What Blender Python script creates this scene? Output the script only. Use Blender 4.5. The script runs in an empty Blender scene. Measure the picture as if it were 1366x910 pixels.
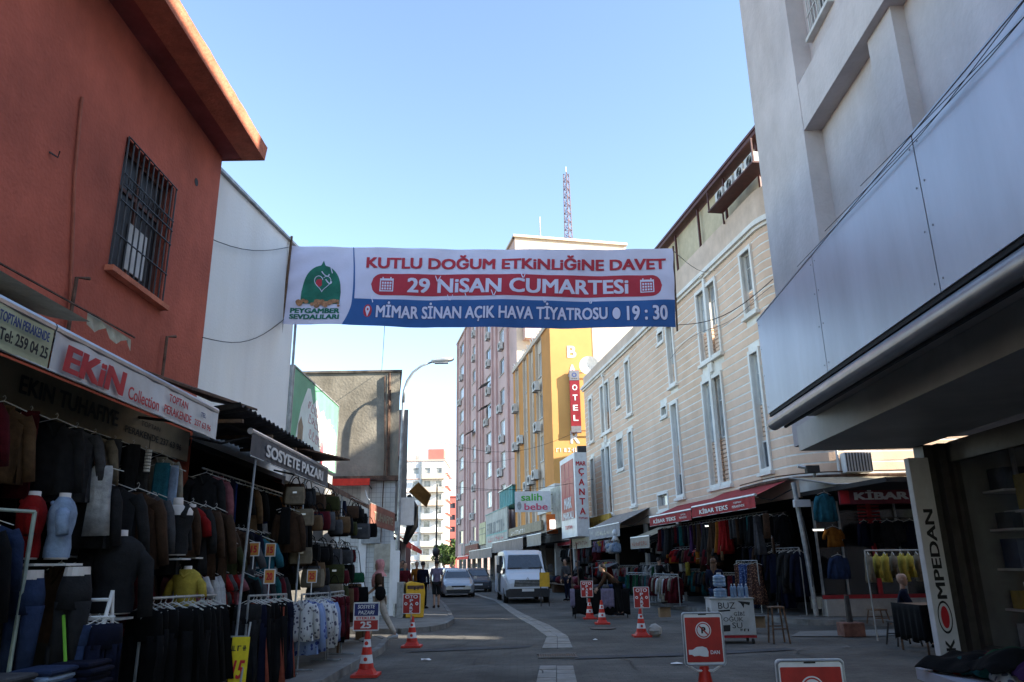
import bpy, bmesh, math, random
from mathutils import Vector, Matrix, noise
SC = bpy.context.scene
COL = SC.collection
rnd = random.Random(7)
# ---------------------------------------------------------------- camera
cam_d = bpy.data.cameras.new("camera"); cam = bpy.data.objects.new("camera", cam_d); COL.objects.link(cam)
SC.camera = cam
cam_d.sensor_width = 36.0; cam_d.lens = 36.0*1000/1366; cam_d.clip_start = 0.05; cam_d.clip_end = 3000
up = Vector((-53, 3345, -1000)).normalized(); fw = Vector((0, 0, -1))
yy = (fw-up*fw.dot(up)).normalized(); xx = yy.cross(up)
R3 = Matrix((xx, yy, up))
cam.matrix_world = Matrix.Translation((0, 0, 1.6)) @ R3.to_4x4()
# ---------------------------------------------------------------- sky, sun, exposure
SUN = Vector((2.1, -0.72, 1.2)).normalized()           # towards the sun
EL = math.asin(SUN.z); AZ = math.atan2(SUN.x, SUN.y)
W = bpy.data.worlds.new("World"); SC.world = W; W.use_nodes = True
nt = W.node_tree; nt.nodes.clear()
sky = nt.nodes.new("ShaderNodeTexSky"); sky.sky_type = 'NISHITA'; sky.sun_disc = False
sky.sun_elevation = EL; sky.sun_rotation = AZ; sky.altitude = 20; sky.air_density = 1.0; sky.dust_density = 0.25; sky.ozone_density = 0.8
bg = nt.nodes.new("ShaderNodeBackground"); bg.inputs[1].default_value = 0.12
ow = nt.nodes.new("ShaderNodeOutputWorld")
nt.links.new(sky.outputs[0], bg.inputs[0]); nt.links.new(bg.outputs[0], ow.inputs[0])
sl = bpy.data.lights.new("sun", 'SUN'); so = bpy.data.objects.new("sun", sl); COL.objects.link(so)
sl.energy = 4.8; sl.angle = math.radians(0.55); sl.color = (1.0, 0.93, 0.80)
so.rotation_euler = SUN.to_track_quat('Z', 'Y').to_euler(); so.location = (30, -10, 40)
SC.view_settings.view_transform = 'Standard'; SC.view_settings.look = 'None'; SC.view_settings.exposure = 1.9
SC.cycles.max_bounces = 6; SC.cycles.diffuse_bounces = 4

# ---------------------------------------------------------------- materials
MATS = {}
def mat(name, col, rough=0.8, var=0.12, scale=6.0, bump=0.0, bscale=None, metal=0.0, alpha=None, spec=0.4, col2=None, streak=False, dirt=0.0):
    if name in MATS: return MATS[name]
    m = bpy.data.materials.new(name); m.use_nodes = True; n = m.node_tree; N = n.nodes; L = n.links
    b = N["Principled BSDF"]; b.inputs["Roughness"].default_value = rough; b.inputs["Metallic"].default_value = metal
    b.inputs["Specular IOR Level"].default_value = spec
    tc = N.new("ShaderNodeTexCoord"); mp = N.new("ShaderNodeMapping"); L.new(tc.outputs["Object"], mp.inputs[0])
    if streak: mp.inputs["Scale"].default_value = (1, 1, 0.12)
    nz = N.new("ShaderNodeTexNoise"); nz.inputs["Scale"].default_value = scale; nz.inputs["Detail"].default_value = 7; nz.inputs["Roughness"].default_value = 0.62
    L.new(mp.outputs[0], nz.inputs[0])
    c2 = col2 or tuple(c*(1-var*2.2) for c in col)
    c1 = tuple(min(1, c*(1+var*0.6)) for c in col)
    rp = N.new("ShaderNodeValToRGB"); rp.color_ramp.elements[0].position = 0.32; rp.color_ramp.elements[1].position = 0.68
    rp.color_ramp.elements[0].color = (*c2, 1); rp.color_ramp.elements[1].color = (*c1, 1)
    L.new(nz.outputs[0], rp.inputs[0])
    last = rp.outputs[0]
    if dirt > 0:
        n2 = N.new("ShaderNodeTexNoise"); n2.inputs["Scale"].default_value = scale*0.23; n2.inputs["Detail"].default_value = 9; n2.inputs["Roughness"].default_value = 0.7
        mp2 = N.new("ShaderNodeMapping"); mp2.inputs["Scale"].default_value = (1, 1, 0.45); L.new(tc.outputs["Object"], mp2.inputs[0]); L.new(mp2.outputs[0], n2.inputs[0])
        r2 = N.new("ShaderNodeValToRGB"); r2.color_ramp.elements[0].position = 0.42; r2.color_ramp.elements[1].position = 0.66
        r2.color_ramp.elements[0].color = (1, 1, 1, 1); k = 1-dirt; r2.color_ramp.elements[1].color = (k, k*0.97, k*0.92, 1)
        L.new(n2.outputs[0], r2.inputs[0])
        mx = N.new("ShaderNodeMix"); mx.data_type = 'RGBA'; mx.blend_type = 'MULTIPLY'; mx.inputs[0].default_value = 1
        L.new(last, mx.inputs[6]); L.new(r2.outputs[0], mx.inputs[7]); last = mx.outputs[2]
    L.new(last, b.inputs["Base Color"])
    if bump > 0:
        nb = N.new("ShaderNodeTexNoise"); nb.inputs["Scale"].default_value = bscale or scale*6; nb.inputs["Detail"].default_value = 5
        L.new(tc.outputs["Object"], nb.inputs[0])
        bp = N.new("ShaderNodeBump"); bp.inputs["Strength"].default_value = bump; bp.inputs["Distance"].default_value = 0.02
        L.new(nb.outputs[0], bp.inputs["Height"]); L.new(bp.outputs[0], b.inputs["Normal"])
    if alpha is not None:
        b.inputs["Alpha"].default_value = alpha
    MATS[name] = m
    return m
def glass(name, col, alpha, rough=0.05):
    m = mat(name, col, rough=rough, var=0.02, alpha=alpha, spec=0.8); return m
def cloth(name, col, **k): return mat('cloth_'+name, col, rough=0.92, var=0.18, scale=9, bump=0.25, bscale=60, spec=0.15, **k)
def printed(name, base, spots, sc=14):
    if name in MATS: return MATS[name]
    m = cloth(name, base); N = m.node_tree.nodes; L = m.node_tree.links; b = N["Principled BSDF"]
    tc = N.new("ShaderNodeTexCoord"); v = N.new("ShaderNodeTexVoronoi"); v.inputs["Scale"].default_value = sc; L.new(tc.outputs["Object"], v.inputs[0])
    r = N.new("ShaderNodeValToRGB"); r.color_ramp.interpolation = 'CONSTANT'; r.color_ramp.elements[0].color = (*spots, 1); r.color_ramp.elements[1].color = (*base, 1); r.color_ramp.elements[1].position = 0.33
    L.new(v.outputs["Distance"], r.inputs[0]); L.new(r.outputs[0], b.inputs["Base Color"]); MATS[name] = m
    return m
def emit(name, col, s):
    m = mat(name, col); b = m.node_tree.nodes["Principled BSDF"]; b.inputs["Emission Color"].default_value = (*col, 1); b.inputs["Emission Strength"].default_value = s; return m

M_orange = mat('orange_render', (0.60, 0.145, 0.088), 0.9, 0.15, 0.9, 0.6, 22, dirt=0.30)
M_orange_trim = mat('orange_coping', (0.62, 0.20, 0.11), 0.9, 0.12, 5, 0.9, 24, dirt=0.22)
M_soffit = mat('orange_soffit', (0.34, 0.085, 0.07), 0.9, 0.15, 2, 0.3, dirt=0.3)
M_whitewall = mat('white_render', (0.84, 0.82, 0.78), 0.85, 0.05, 0.8, 0.25, 20, streak=True, dirt=0.06)
M_white = mat('white_paint', (0.78, 0.78, 0.78), 0.55, 0.05, 3, dirt=0.1)
M_offwhite = mat('off_white_trim', (0.66, 0.66, 0.64), 0.7, 0.08, 4, dirt=0.15)
M_greywall = mat('grey_render', (0.60, 0.54, 0.525), 0.9, 0.09, 0.8, 0.5, 14, dirt=0.26)
M_silver = mat('silver_panel', (0.68, 0.70, 0.74), 0.36, 0.10, 0.8, 0.14, 1.8, metal=0.3, dirt=0.22, streak=True)
M_alu = mat('aluminium', (0.45, 0.45, 0.47), 0.35, 0.1, 4, metal=0.7)
M_darkmetal = mat('dark_metal', (0.045, 0.042, 0.042), 0.5, 0.2, 6, metal=0.4)
M_black = mat('plain_black', (0.012, 0.012, 0.012), 0.7)
M_galv = mat('galvanised_steel', (0.40, 0.42, 0.43), 0.45, 0.2, 5, metal=0.5, dirt=0.2)
M_rust = mat('rusty_tin', (0.16, 0.09, 0.06), 0.85, 0.35, 5, 0.5, dirt=0.4)
M_tin = mat('old_corrugated_tin', (0.13, 0.12, 0.115), 0.7, 0.3, 3, 0.2, dirt=0.4)
M_conc = mat('bare_concrete', (0.33, 0.295, 0.235), 0.95, 0.17, 1.2, 0.8, 12, dirt=0.35)
M_concL = mat('light_concrete', (0.42, 0.40, 0.37), 0.95, 0.14, 2, 0.5, 16, dirt=0.3)
M_pave = mat('pavement_concrete', (0.19, 0.18, 0.165), 0.95, 0.16, 1.5, 0.5, 30, dirt=0.3)
M_asph = mat('asphalt', (0.145, 0.134, 0.118), 0.88, 0.24, 0.7, 0.8, 70, dirt=0.5)
M_patch = mat('asphalt_patch', (0.075, 0.075, 0.08), 0.92, 0.2, 2, 0.7, 70)
M_slab = mat('pale_drain_slab', (0.30, 0.285, 0.26), 0.92, 0.14, 4, 0.4, 40, dirt=0.2)
M_kerb = mat('kerb_stone', (0.21, 0.205, 0.195), 0.9, 0.2, 4, 0.4, dirt=0.3)
M_siding = mat('pink_beige_board', (0.76, 0.545, 0.40), 0.85, 0.06, 1.6, 0.25, 30, dirt=0.12)
M_parapet = mat('beige_parapet_render', (0.68, 0.53, 0.42), 0.85, 0.08, 1.6, 0.25, 30, dirt=0.15)
M_cornice = mat('cream_cornice', (0.82, 0.80, 0.75), 0.75, 0.06, 3, dirt=0.15)
M_pink = mat('pink_tower_render', (0.62, 0.44, 0.41), 0.9, 0.08, 0.5, 0.2, 10, dirt=0.14)
M_pinkd = mat('dusty_rose_pilaster', (0.58, 0.39, 0.37), 0.9, 0.08, 0.5, dirt=0.12)
M_cream = mat('cream_render', (0.62, 0.52, 0.42), 0.9, 0.05, 0.5, dirt=0.06)
M_ochre = mat('ochre_render', (0.60, 0.27, 0.07), 0.9, 0.06, 0.7, dirt=0.12)
M_yellow = mat('yellow_render', (0.66, 0.36, 0.12), 0.9, 0.05, 0.4, dirt=0.08)
M_redcanvas = mat('red_canvas', (0.36, 0.025, 0.03), 0.85, 0.12, 6, 0.15, dirt=0.15)
M_brightred = mat('bright_red_canvas', (0.72, 0.04, 0.02), 0.8, 0.1, 6)
M_greycanvas = mat('charcoal_canvas', (0.085, 0.08, 0.085), 0.85, 0.15, 6, 0.15)
M_beigecanvas = mat('beige_canvas', (0.36, 0.31, 0.22), 0.85, 0.15, 6, 0.2, dirt=0.25)
M_browncanvas = mat('brown_canvas', (0.24, 0.09, 0.06), 0.85, 0.15, 6, 0.2, dirt=0.25)
M_glassd = glass('dark_window_glass', (0.06, 0.07, 0.085), 1.0, 0.06)
M_curtain = mat('curtained_glass', (0.38, 0.38, 0.37), 0.12, 0.35, 1.2, spec=0.8)
M_palewin = mat('pale_window_glass', (0.50, 0.53, 0.56), 0.12, 0.2, 0.9, spec=0.8)
M_red = mat('red_paint', (0.52, 0.02, 0.018), 0.5, 0.1, 6)
M_signred = mat('sign_red', (0.42, 0.015, 0.012), 0.45, 0.12, 9, dirt=0.15)
M_signwhite = mat('sign_white', (0.72, 0.72, 0.72), 0.5, 0.06, 5, dirt=0.12)
M_signcream = mat('sign_yellow_green', (0.55, 0.58, 0.36), 0.5, 0.1, 2, dirt=0.25)
M_navy = mat('sign_navy', (0.012, 0.02, 0.14), 0.5)
M_ink = mat('black_ink', (0.02, 0.02, 0.02), 0.7)
M_blueink = mat('navy_ink', (0.03, 0.06, 0.22), 0.6)
M_redink = mat('red_ink', (0.55, 0.02, 0.03), 0.6)
M_whiteink = mat('white_ink', (0.75, 0.75, 0.75), 0.6)
M_coner = mat('cone_red', (0.62, 0.03, 0.015), 0.55, 0.15, 8, dirt=0.25)
M_conew = mat('cone_white', (0.7, 0.7, 0.7), 0.5, 0.1, 8, dirt=0.2)
M_yelplastic = mat('yellow_plastic', (0.75, 0.42, 0.02), 0.5, 0.1, 4, dirt=0.25)
M_wood = mat('worn_wood', (0.16, 0.09, 0.05), 0.75, 0.3, 6, 0.3, dirt=0.2)
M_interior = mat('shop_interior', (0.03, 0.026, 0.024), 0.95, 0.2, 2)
M_skin = mat('skin', (0.42, 0.25, 0.17), 0.6, 0.06, 12)
M_wire = mat('black_cable', (0.02, 0.02, 0.02), 0.6)
M_tyre = mat('tyre_rubber', (0.025, 0.025, 0.025), 0.85)
M_mann = mat('mannequin_plastic', (0.62, 0.56, 0.52), 0.45, 0.05)
M_leaf = mat('leaf_green', (0.09, 0.15, 0.03), 0.8, 0.5, 1.5)
M_bark = mat('bark', (0.12, 0.09, 0.06), 0.95, 0.3, 6)
M_farred = mat('far_red_render', (0.55, 0.16, 0.13), 0.9, 0.05, 0.3)
M_farpink = mat('far_pink_render', (0.62, 0.42, 0.36), 0.9, 0.05, 0.3)

# ---------------------------------------------------------------- building helpers
OFF = {}
class MB:
    def __init__(s): s.v = []; s.f = []
    def add(s, vs, fs):
        k = len(s.v); s.v += [Vector(p) for p in vs]; s.f += [tuple(i+k for i in f) for f in fs]; return s
    def box(s, a, b):
        x0, y0, z0 = a; x1, y1, z1 = b
        return s.add([(x0,y0,z0),(x1,y0,z0),(x1,y1,z0),(x0,y1,z0),(x0,y0,z1),(x1,y0,z1),(x1,y1,z1),(x0,y1,z1)],
              [(0,3,2,1),(4,5,6,7),(0,1,5,4),(1,2,6,5),(2,3,7,6),(3,0,4,7)])
    def fbox(s, fn, u0, u1, z0, z1, o0, o1):
        P = [fn(u, z, o) for z in (z0, z1) for (u, o) in ((u0,o0),(u1,o0),(u1,o1),(u0,o1))]
        return s.add(P, [(0,3,2,1),(4,5,6,7),(0,1,5,4),(1,2,6,5),(2,3,7,6),(3,0,4,7)])
    def cyl(s, p, q, r0, r1=None, n=10):
        return s.tube([p, q], [r0, r0 if r1 is None else r1], n)
    def tube(s, pts, r, n=6):
        pts = [Vector(p) for p in pts]
        if not isinstance(r, (list, tuple)): r = [r]*len(pts)
        rings = []; ref = None
        for i, p in enumerate(pts):
            d = (pts[min(i+1, len(pts)-1)]-pts[max(i-1, 0)]).normalized()
            if ref is None: ref = d.orthogonal().normalized()
            ref = (ref-d*ref.dot(d)); ref = ref.normalized() if ref.length > 1e-5 else d.orthogonal().normalized()
            b = d.cross(ref)
            rings.append([p+(ref*math.cos(t)+b*math.sin(t))*r[i] for t in [2*math.pi*k/n for k in range(n)]])
        return s.loft(rings)
    def loft(s, rings, caps=True):
        n = len(rings[0]); k = len(s.v)
        for rg in rings: s.v += [Vector(p) for p in rg]
        for i in range(len(rings)-1):
            for j in range(n):
                a = k+i*n+j; b = k+i*n+(j+1) % n
                s.f.append((a, b, b+n, a+n))
        if caps:
            s.f.append(tuple(k+j for j in reversed(range(n)))); s.f.append(tuple(k+(len(rings)-1)*n+j for j in range(n)))
        return s
    def ell(s, c, rx, ry, rz, nu=12, nv=7, rot=0.0):
        c = Vector(c); rings = []; cr, sr = math.cos(rot), math.sin(rot)
        for i in range(nv+1):
            t = -math.pi/2+math.pi*(0.02+0.96*i/nv)
            ring = []
            for j in range(nu):
                x = rx*math.cos(t)*math.cos(2*math.pi*j/nu); y = ry*math.cos(t)*math.sin(2*math.pi*j/nu)
                ring.append(c+Vector((x*cr-y*sr, x*sr+y*cr, rz*math.sin(t))))
            rings.append(ring)
        return s.loft(rings)
    def poly(s, pts): return s.add(pts, [tuple(range(len(pts)))])
    def prism(s, fn, pts, o0, o1):          # pts = (u, z) outline
        n = len(pts)
        return s.add([fn(u, z, o0) for u, z in pts]+[fn(u, z, o1) for u, z in pts],
                     [tuple(reversed(range(n))), tuple(range(n, 2*n))]+[(i, (i+1) % n, n+(i+1) % n, n+i) for i in range(n)])
    def holes(s, fn, U0, U1, Z0, Z1, hs, o=0.0, depth=0.2):
        us = sorted({U0, U1, *[h[0] for h in hs], *[h[1] for h in hs]}); zs = sorted({Z0, Z1, *[h[2] for h in hs], *[h[3] for h in hs]})
        us = [u for u in us if U0 <= u <= U1]; zs = [z for z in zs if Z0 <= z <= Z1]
        for a, b in zip(us, us[1:]):
            for c, d in zip(zs, zs[1:]):
                mu, mz = (a+b)/2, (c+d)/2
                if any(h[0] < mu < h[1] and h[2] < mz < h[3] for h in hs): continue
                s.poly([fn(a, c, o), fn(b, c, o), fn(b, d, o), fn(a, d, o)])
        for h in hs:
            a, b, c, d = h[:4]
            for (p, q) in (((a,c),(b,c)), ((b,c),(b,d)), ((b,d),(a,d)), ((a,d),(a,c))):
                s.poly([fn(*p, o), fn(*q, o), fn(*q, o-depth), fn(*p, o-depth)])
        return s
    def mesh(s, name, off=Vector((0,0,0)), smooth=False):
        me = bpy.data.meshes.new(name); me.from_pydata([p-off for p in s.v], [], s.f); me.update()
        if smooth: me.shade_smooth()
        return me
    def build(s, name, m, parent=None, smooth=False, label=None, kind=None, bevel=0):
        off = OFF.get(parent.name, Vector((0,0,0))) if parent else Vector((0,0,0))
        o = bpy.data.objects.new(name, s.mesh(name, off, smooth)); o.data.materials.append(m); COL.objects.link(o)
        if parent: o.parent = parent; OFF[o.name] = off
        if label: o['label'] = label
        if kind: o['kind'] = kind
        if bevel:
            md = o.modifiers.new('bevel', 'BEVEL'); md.width = bevel; md.segments = 2; md.limit_method = 'ANGLE'
        return o
def thing(name, label, cat, loc=(0,0,0), group=None):
    o = bpy.data.objects.new(name, None); COL.objects.link(o); o.location = loc; OFF[o.name] = Vector(loc); o.empty_display_size = 0.2
    o['label'] = label; o['category'] = cat
    if group: o['group'] = group
    return o
def tag(o, label, cat, group=None):
    o['label'] = label; o['category'] = cat
    if group: o['group'] = group
    return o
def recentre(o):                             # put the origin of a one-mesh thing at its base
    if not o.data.vertices: return o
    vs = [v.co for v in o.data.vertices]; c = Vector((sum(v.x for v in vs)/len(vs), sum(v.y for v in vs)/len(vs), min(v.z for v in vs)))
    o.data.transform(Matrix.Translation(-c)); o.location = c; return o
def solo(mb, name, m, label, cat, group=None, smooth=False):
    return tag(recentre(mb.build(name, m, smooth=smooth)), label, cat, group)
def copy_tree(o, parent=None):
    c = o.copy(); COL.objects.link(c); c.parent = parent
    for ch in [x for x in bpy.data.objects if x.parent == o]: copy_tree(ch, c)
    return c
def kids_map():
    d = {}
    for x in bpy.data.objects:
        if x.parent: d.setdefault(x.parent.name, []).append(x)
    return d
def copy_fast(o, km, parent=None):
    c = o.copy(); COL.objects.link(c); c.parent = parent
    for ch in km.get(o.name, []): copy_fast(ch, km, c)
    return c
def frame(p, d):                             # facade frame: u along d, z up, o outwards (to the left of d when flip)
    p = Vector((p[0], p[1])); d = Vector(d).normalized()
    def mk(side):
        n = Vector((d.y, -d.x))*side
        def fn(u, z, o=0.0):
            q = p+d*u+n*o; return Vector((q.x, q.y, z))
        fn.n = Vector((n.x, n.y, 0)); fn.d = Vector((d.x, d.y, 0)); return fn
    return mk
def onface(fn, uc, zc, o):                   # mapping for print on a facade, readable from outside
    r = Vector((0,0,1)).cross(fn.n); s = 1 if r.dot(fn.d) > 0 else -1
    return lambda a, b, e=0.0: fn(uc+s*a, zc+b, o+e)
TXT = {}
def text(s, mp, w, h, m, parent, bold=0.0, off=0.006, name='lettering', shear=0.0, cx=0.0, cy=0.0, skew=0.0):
    key = (s, bold, shear)
    if key not in TXT:
        c = bpy.data.curves.new('t', 'FONT'); c.body = s; c.resolution_u = 3; c.shear = shear; c.size = 1
        o = bpy.data.objects.new('t', c); COL.objects.link(o)
        dg = bpy.context.evaluated_depsgraph_get(); me = bpy.data.meshes.new_from_object(o.evaluated_get(dg))
        vs = [(v.co.x, v.co.y, 0) for v in me.vertices]; fs = [tuple(p.vertices) for p in me.polygons]
        if bold > 0:                              # heavier strokes: shifted copies, each a hair apart
            b0, f0 = list(vs), list(fs); vs, fs = [], []
            for q, (dx, dy) in enumerate(((-1,-.6),(1,-.6),(-1,.6),(1,.6),(0,0))):
                k = len(vs); vs += [(x+dx*bold, y+dy*bold, q*.0005) for x, y, _ in b0]; fs += [tuple(i+k for i in f) for f in f0]
        bpy.data.objects.remove(o); bpy.data.curves.remove(c)
        x0 = min(v[0] for v in vs); x1 = max(v[0] for v in vs); y0 = min(v[1] for v in vs); y1 = max(v[1] for v in vs)
        TXT[key] = ([((v[0]-x0)/(x1-x0)-.5, (v[1]-y0)/(y1-y0)-.5, v[2]) for v in vs], fs)
    vs, fs = TXT[key]; mb = MB()
    mb.add([mp(cx+x*w, cy+y*h+skew*x*w, off+z) for x, y, z in vs], fs)
    return mb.build(name, m, parent)
def scribble(mp, w, h, m, parent, seed, rows=1, off=0.006, name='faded_lettering', cx=0, cy=0, n=9):
    r = random.Random(seed); mb = MB()
    for k in range(rows):
        y0 = cy+h/2-h*(k+1)/rows; hh = h/rows*0.72
        for i in range(n):
            x0 = cx-w/2+w*i/n; ww = w/n*0.72; t = min(ww, hh)*0.24
            for q in range(3):
                c = r.choice('vhd')
                if c == 'v': a = x0+r.random()*(ww-t); rect = (a, y0, a+t, y0+hh)
                elif c == 'h': a = y0+r.choice((0, .5, 1))*(hh-t); rect = (x0, a, x0+ww, a+t)
                else: rect = (x0, y0, x0+t, y0+hh)
                a, b, c_, d = rect
                e = off+0.0006*(q+1)
                mb.poly([mp(a, b, e), mp(c_, b, e), mp(c_, d, e), mp(a, d, e)])
    return mb.build(name, m, parent)
def disc(mp, cx, cy, rx, ry, m, parent, off, name='print', n=28, hole=0.0):
    mb = MB(); P = [(cx+rx*math.cos(2*math.pi*k/n), cy+ry*math.sin(2*math.pi*k/n)) for k in range(n)]
    if hole:
        Q = [(cx+(x-cx)*hole, cy+(y-cy)*hole) for x, y in P]
        for k in range(n): mb.poly([mp(*P[k], off), mp(*P[(k+1) % n], off), mp(*Q[(k+1) % n], off), mp(*Q[k], off)])
    else: mb.poly([mp(x, y, off) for x, y in P])
    return mb.build(name, m, parent)
def shape(mp, pts, m, parent, off, name='print'):
    return MB().poly([mp(x, y, off) for x, y in pts]).build(name, m, parent)
def window(fn, u0, u1, z0, z1, parent, fm, gm, fw=0.07, proud=0.04, rec=0.14, mull=1, sill=True, base=0.0, trans=None, surround=0.0, sm=None):
    f = MB()
    for a, b, c, d in ((u0,u0+fw,z0,z1),(u1-fw,u1,z0,z1),(u0+fw,u1-fw,z0,z0+fw),(u0+fw,u1-fw,z1-fw,z1)): f.fbox(fn, a, b, c, d, base-rec-.03, base-rec+.04)
    for k in range(mull):
        u = u0+(u1-u0)*(k+1)/(mull+1); f.fbox(fn, u-fw*.35, u+fw*.35, z0+fw, z1-fw, base-rec-.02, base-rec+.03)
    if trans: z = z0+(z1-z0)*trans; f.fbox(fn, u0+fw, u1-fw, z-fw*.35, z+fw*.35, base-rec-.022, base-rec+.028)
    o = f.build('window', fm, parent)
    MB().fbox(fn, u0+fw*.5, u1-fw*.5, z0+fw*.5, z1-fw*.5, base-rec-.012, base-rec+.006).build('pane', gm, o)
    if sill: MB().fbox(fn, u0-.06, u1+.06, z0-.07, z0-.005, base-.05, base+proud+.06).build('sill', sm or fm, o)
    if surround:
        w = surround; g = MB()
        for a, b, c, d in ((u0-w,u0,z0-w,z1+w),(u1,u1+w,z0-w,z1+w),(u0,u1,z0-w,z0),(u0,u1,z1,z1+w)): g.fbox(fn, a, b, c, d, base-rec-.04, base+proud)
        g.fbox(fn, u0-w-.04, u1+w+.04, z0-w-.09, z0-w-.002, base+.0, base+proud+.06)
        g.build('surround', sm or fm, o)
    return o
def ac_unit(fn, u, z, parent, o=0.0, s=1.0, name='air_conditioner'):
    b = MB().fbox(fn, u-.42*s, u+.42*s, z, z+.58*s, o+.10, o+.42).build(name, M_offwhite, parent)
    g = MB(); c = fn(u-.08*s, z+.29*s, o+.426); r = fn.d; n = 14
    for k in range(4):
        rr = .23*s*(k+1)/4
        P = [(math.cos(2*math.pi*j/n), math.sin(2*math.pi*j/n)) for j in range(n)]
        g.tube([fn(u-.08*s+rr*x, z+.29*s+rr*y, o+.43) for x, y in P+[P[0]]], .012, 3)
    g.build('fan_grille', M_darkmetal, b)
    MB().fbox(fn, u-.38*s, u-.32*s, z-.05, z-.002, o+.0, o+.45).fbox(fn, u+.32*s, u+.38*s, z-.05, z-.002, o, o+.45).build('bracket', M_darkmetal, b)
    return b
ORD = ['first','second','third','fourth','fifth','sixth','seventh','eighth','ninth','tenth','eleventh','twelfth','thirteenth','fourteenth','fifteenth','sixteenth','seventeenth','eighteenth','nineteenth','twentieth','twenty-first','twenty-second','twenty-third','twenty-fourth','twenty-fifth','twenty-sixth','twenty-seventh','twenty-eighth','twenty-ninth','thirtieth']
# ================================================================ THE SETTING
def struct(o): o['kind'] = 'structure'; return o
gm = MB(); gm.poly([(-900,-300,0),(900,-300,0),(900,2500,0),(-900,2500,0)])
struct(gm.build('ground', M_asph))
# road sheet with real surface unevenness near the camera
def grid(x0, x1, y0, y1, nx, ny, zf):
    mb = MB(); vs = [(x0+(x1-x0)*i/nx, y0+(y1-y0)*j/ny) for j in range(ny+1) for i in range(nx+1)]
    mb.add([(x, y, zf(x, y)) for x, y in vs], [(j*(nx+1)+i, j*(nx+1)+i+1, (j+1)*(nx+1)+i+1, (j+1)*(nx+1)+i) for j in range(ny) for i in range(nx)])
    return mb
road = grid(-4.2, 14, -6, 60, 90, 300, lambda x, y: 0.006+0.007*noise.noise(Vector((x*1.3, y*1.1, 0)))+0.004*noise.noise(Vector((x*5, y*5, 3)))).build('road', M_asph, smooth=True)
struct(road)
# paving look of the roadway: small setts in the material near the crossing
N = M_asph.node_tree.nodes; L = M_asph.node_tree.links; b = N["Principled BSDF"]
br = N.new("ShaderNodeTexBrick"); br.inputs["Scale"].default_value = 1.0; br.inputs["Brick Width"].default_value = 0.24; br.inputs["Row Height"].default_value = 0.12; br.inputs["Mortar Size"].default_value = 0.008
br.inputs["Color1"].default_value = (1,1,1,1); br.inputs["Color2"].default_value = (.72,.72,.72,1); br.inputs["Mortar"].default_value = (.42,.42,.42,1)
tc = N.new("ShaderNodeTexCoord"); L.new(tc.outputs["Object"], br.inputs["Vector"])
mx = N.new("ShaderNodeMix"); mx.data_type = 'RGBA'; mx.blend_type = 'MULTIPLY'; mx.inputs[0].default_value = 0.6
src = b.inputs["Base Color"].links[0].from_socket; L.new(src, mx.inputs[6]); L.new(br.outputs["Color"], mx.inputs[7]); L.new(mx.outputs[2], b.inputs["Base Color"])
def slabpoly(pts, z0, z1, name, m, kerb=True, skip=()):
    p = thing(name, '', ''); del p['label']; del p['category']; p['kind'] = 'structure'
    mb = MB(); n = len(pts)
    mb.add([(x, y, z1) for x, y in pts], [tuple(range(n))]).build('paving', m, p)
    for i in range(n-1):
        if i in skip: continue
        a, c = Vector(pts[i]), Vector(pts[i+1]); L_ = (c-a).length; k = max(1, int(L_/0.8)); d = (c-a)/L_; nn = Vector((d.y, -d.x))
        for j in range(k):
            s0, s1 = L_*j/k+.006, L_*(j+1)/k-.006; jz = rnd.uniform(-.006, .006); jo = rnd.uniform(-.006, .006)
            P = []
            for z in (z0, z1+.012+jz):
                for (s_, o_) in ((s0, jo), (s1, jo), (s1, .13+jo), (s0, .13+jo)):
                    q = a+d*s_+nn*o_; P.append((q.x, q.y, z))
            MB().add(P, [(0,3,2,1),(4,5,6,7),(0,1,5,4),(1,2,6,5),(2,3,7,6),(3,0,4,7)]).build('kerb_block', M_kerb, p)
    return p
# outline runs so that the street side is on its right hand (first segments get kerb blocks)
slabpoly([(-3.2,18.0),(-2.85,17.2),(-2.72,15.5),(-2.8,12),(-2.85,6),(-2.85,-5),(-9,-5),(-9,18.2)][::-1][1:]+[(-9,-5)], 0.0, 0.12, 'pavement', M_pave, skip=(0,))
slabpoly([(-5.3,20.6),(-4.0,20.2),(-2.95,20.0),(-2.3,20.5),(-2.0,21.4),(-1.95,23.4),(-2.35,27),(-3.1,33),(-4.5,42),(-5.6,60),(-14,60),(-14,20.6)][::-1][2:]+[(-14,60)] if False else [(-14,60),(-5.6,60),(-4.5,42),(-3.1,33),(-2.35,27),(-1.95,23.4),(-2.0,21.4),(-2.3,20.5),(-2.95,20.0),(-4.0,20.2),(-14,20.6)][::-1], 0.0, 0.12, 'pavement', M_pave)
cladF = frame((8.19,22.16), (-.1512,.9885))(-1)
shopF = frame((2.9,47.0), (-.185,1))(-1)
def xy(fn, u, o): q = fn(u, 0, o); return (q.x, q.y)
slabpoly([(22,19.4),(9.4,19.9),(7.5,20.6),xy(cladF,1.0,1.6),xy(cladF,10,1.3),xy(cladF,24,1.2),xy(shopF,3,1.4),xy(shopF,60,1.2),xy(shopF,60,-8),(22,40)], 0.0, 0.13, 'pavement', M_pave)
slabpoly([(7,9.9),(4.9,9.9),(4.55,9.2),(4.35,4),(4.2,-6),(7,-6)], 0.0, 0.10, 'pavement', M_pave)
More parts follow.
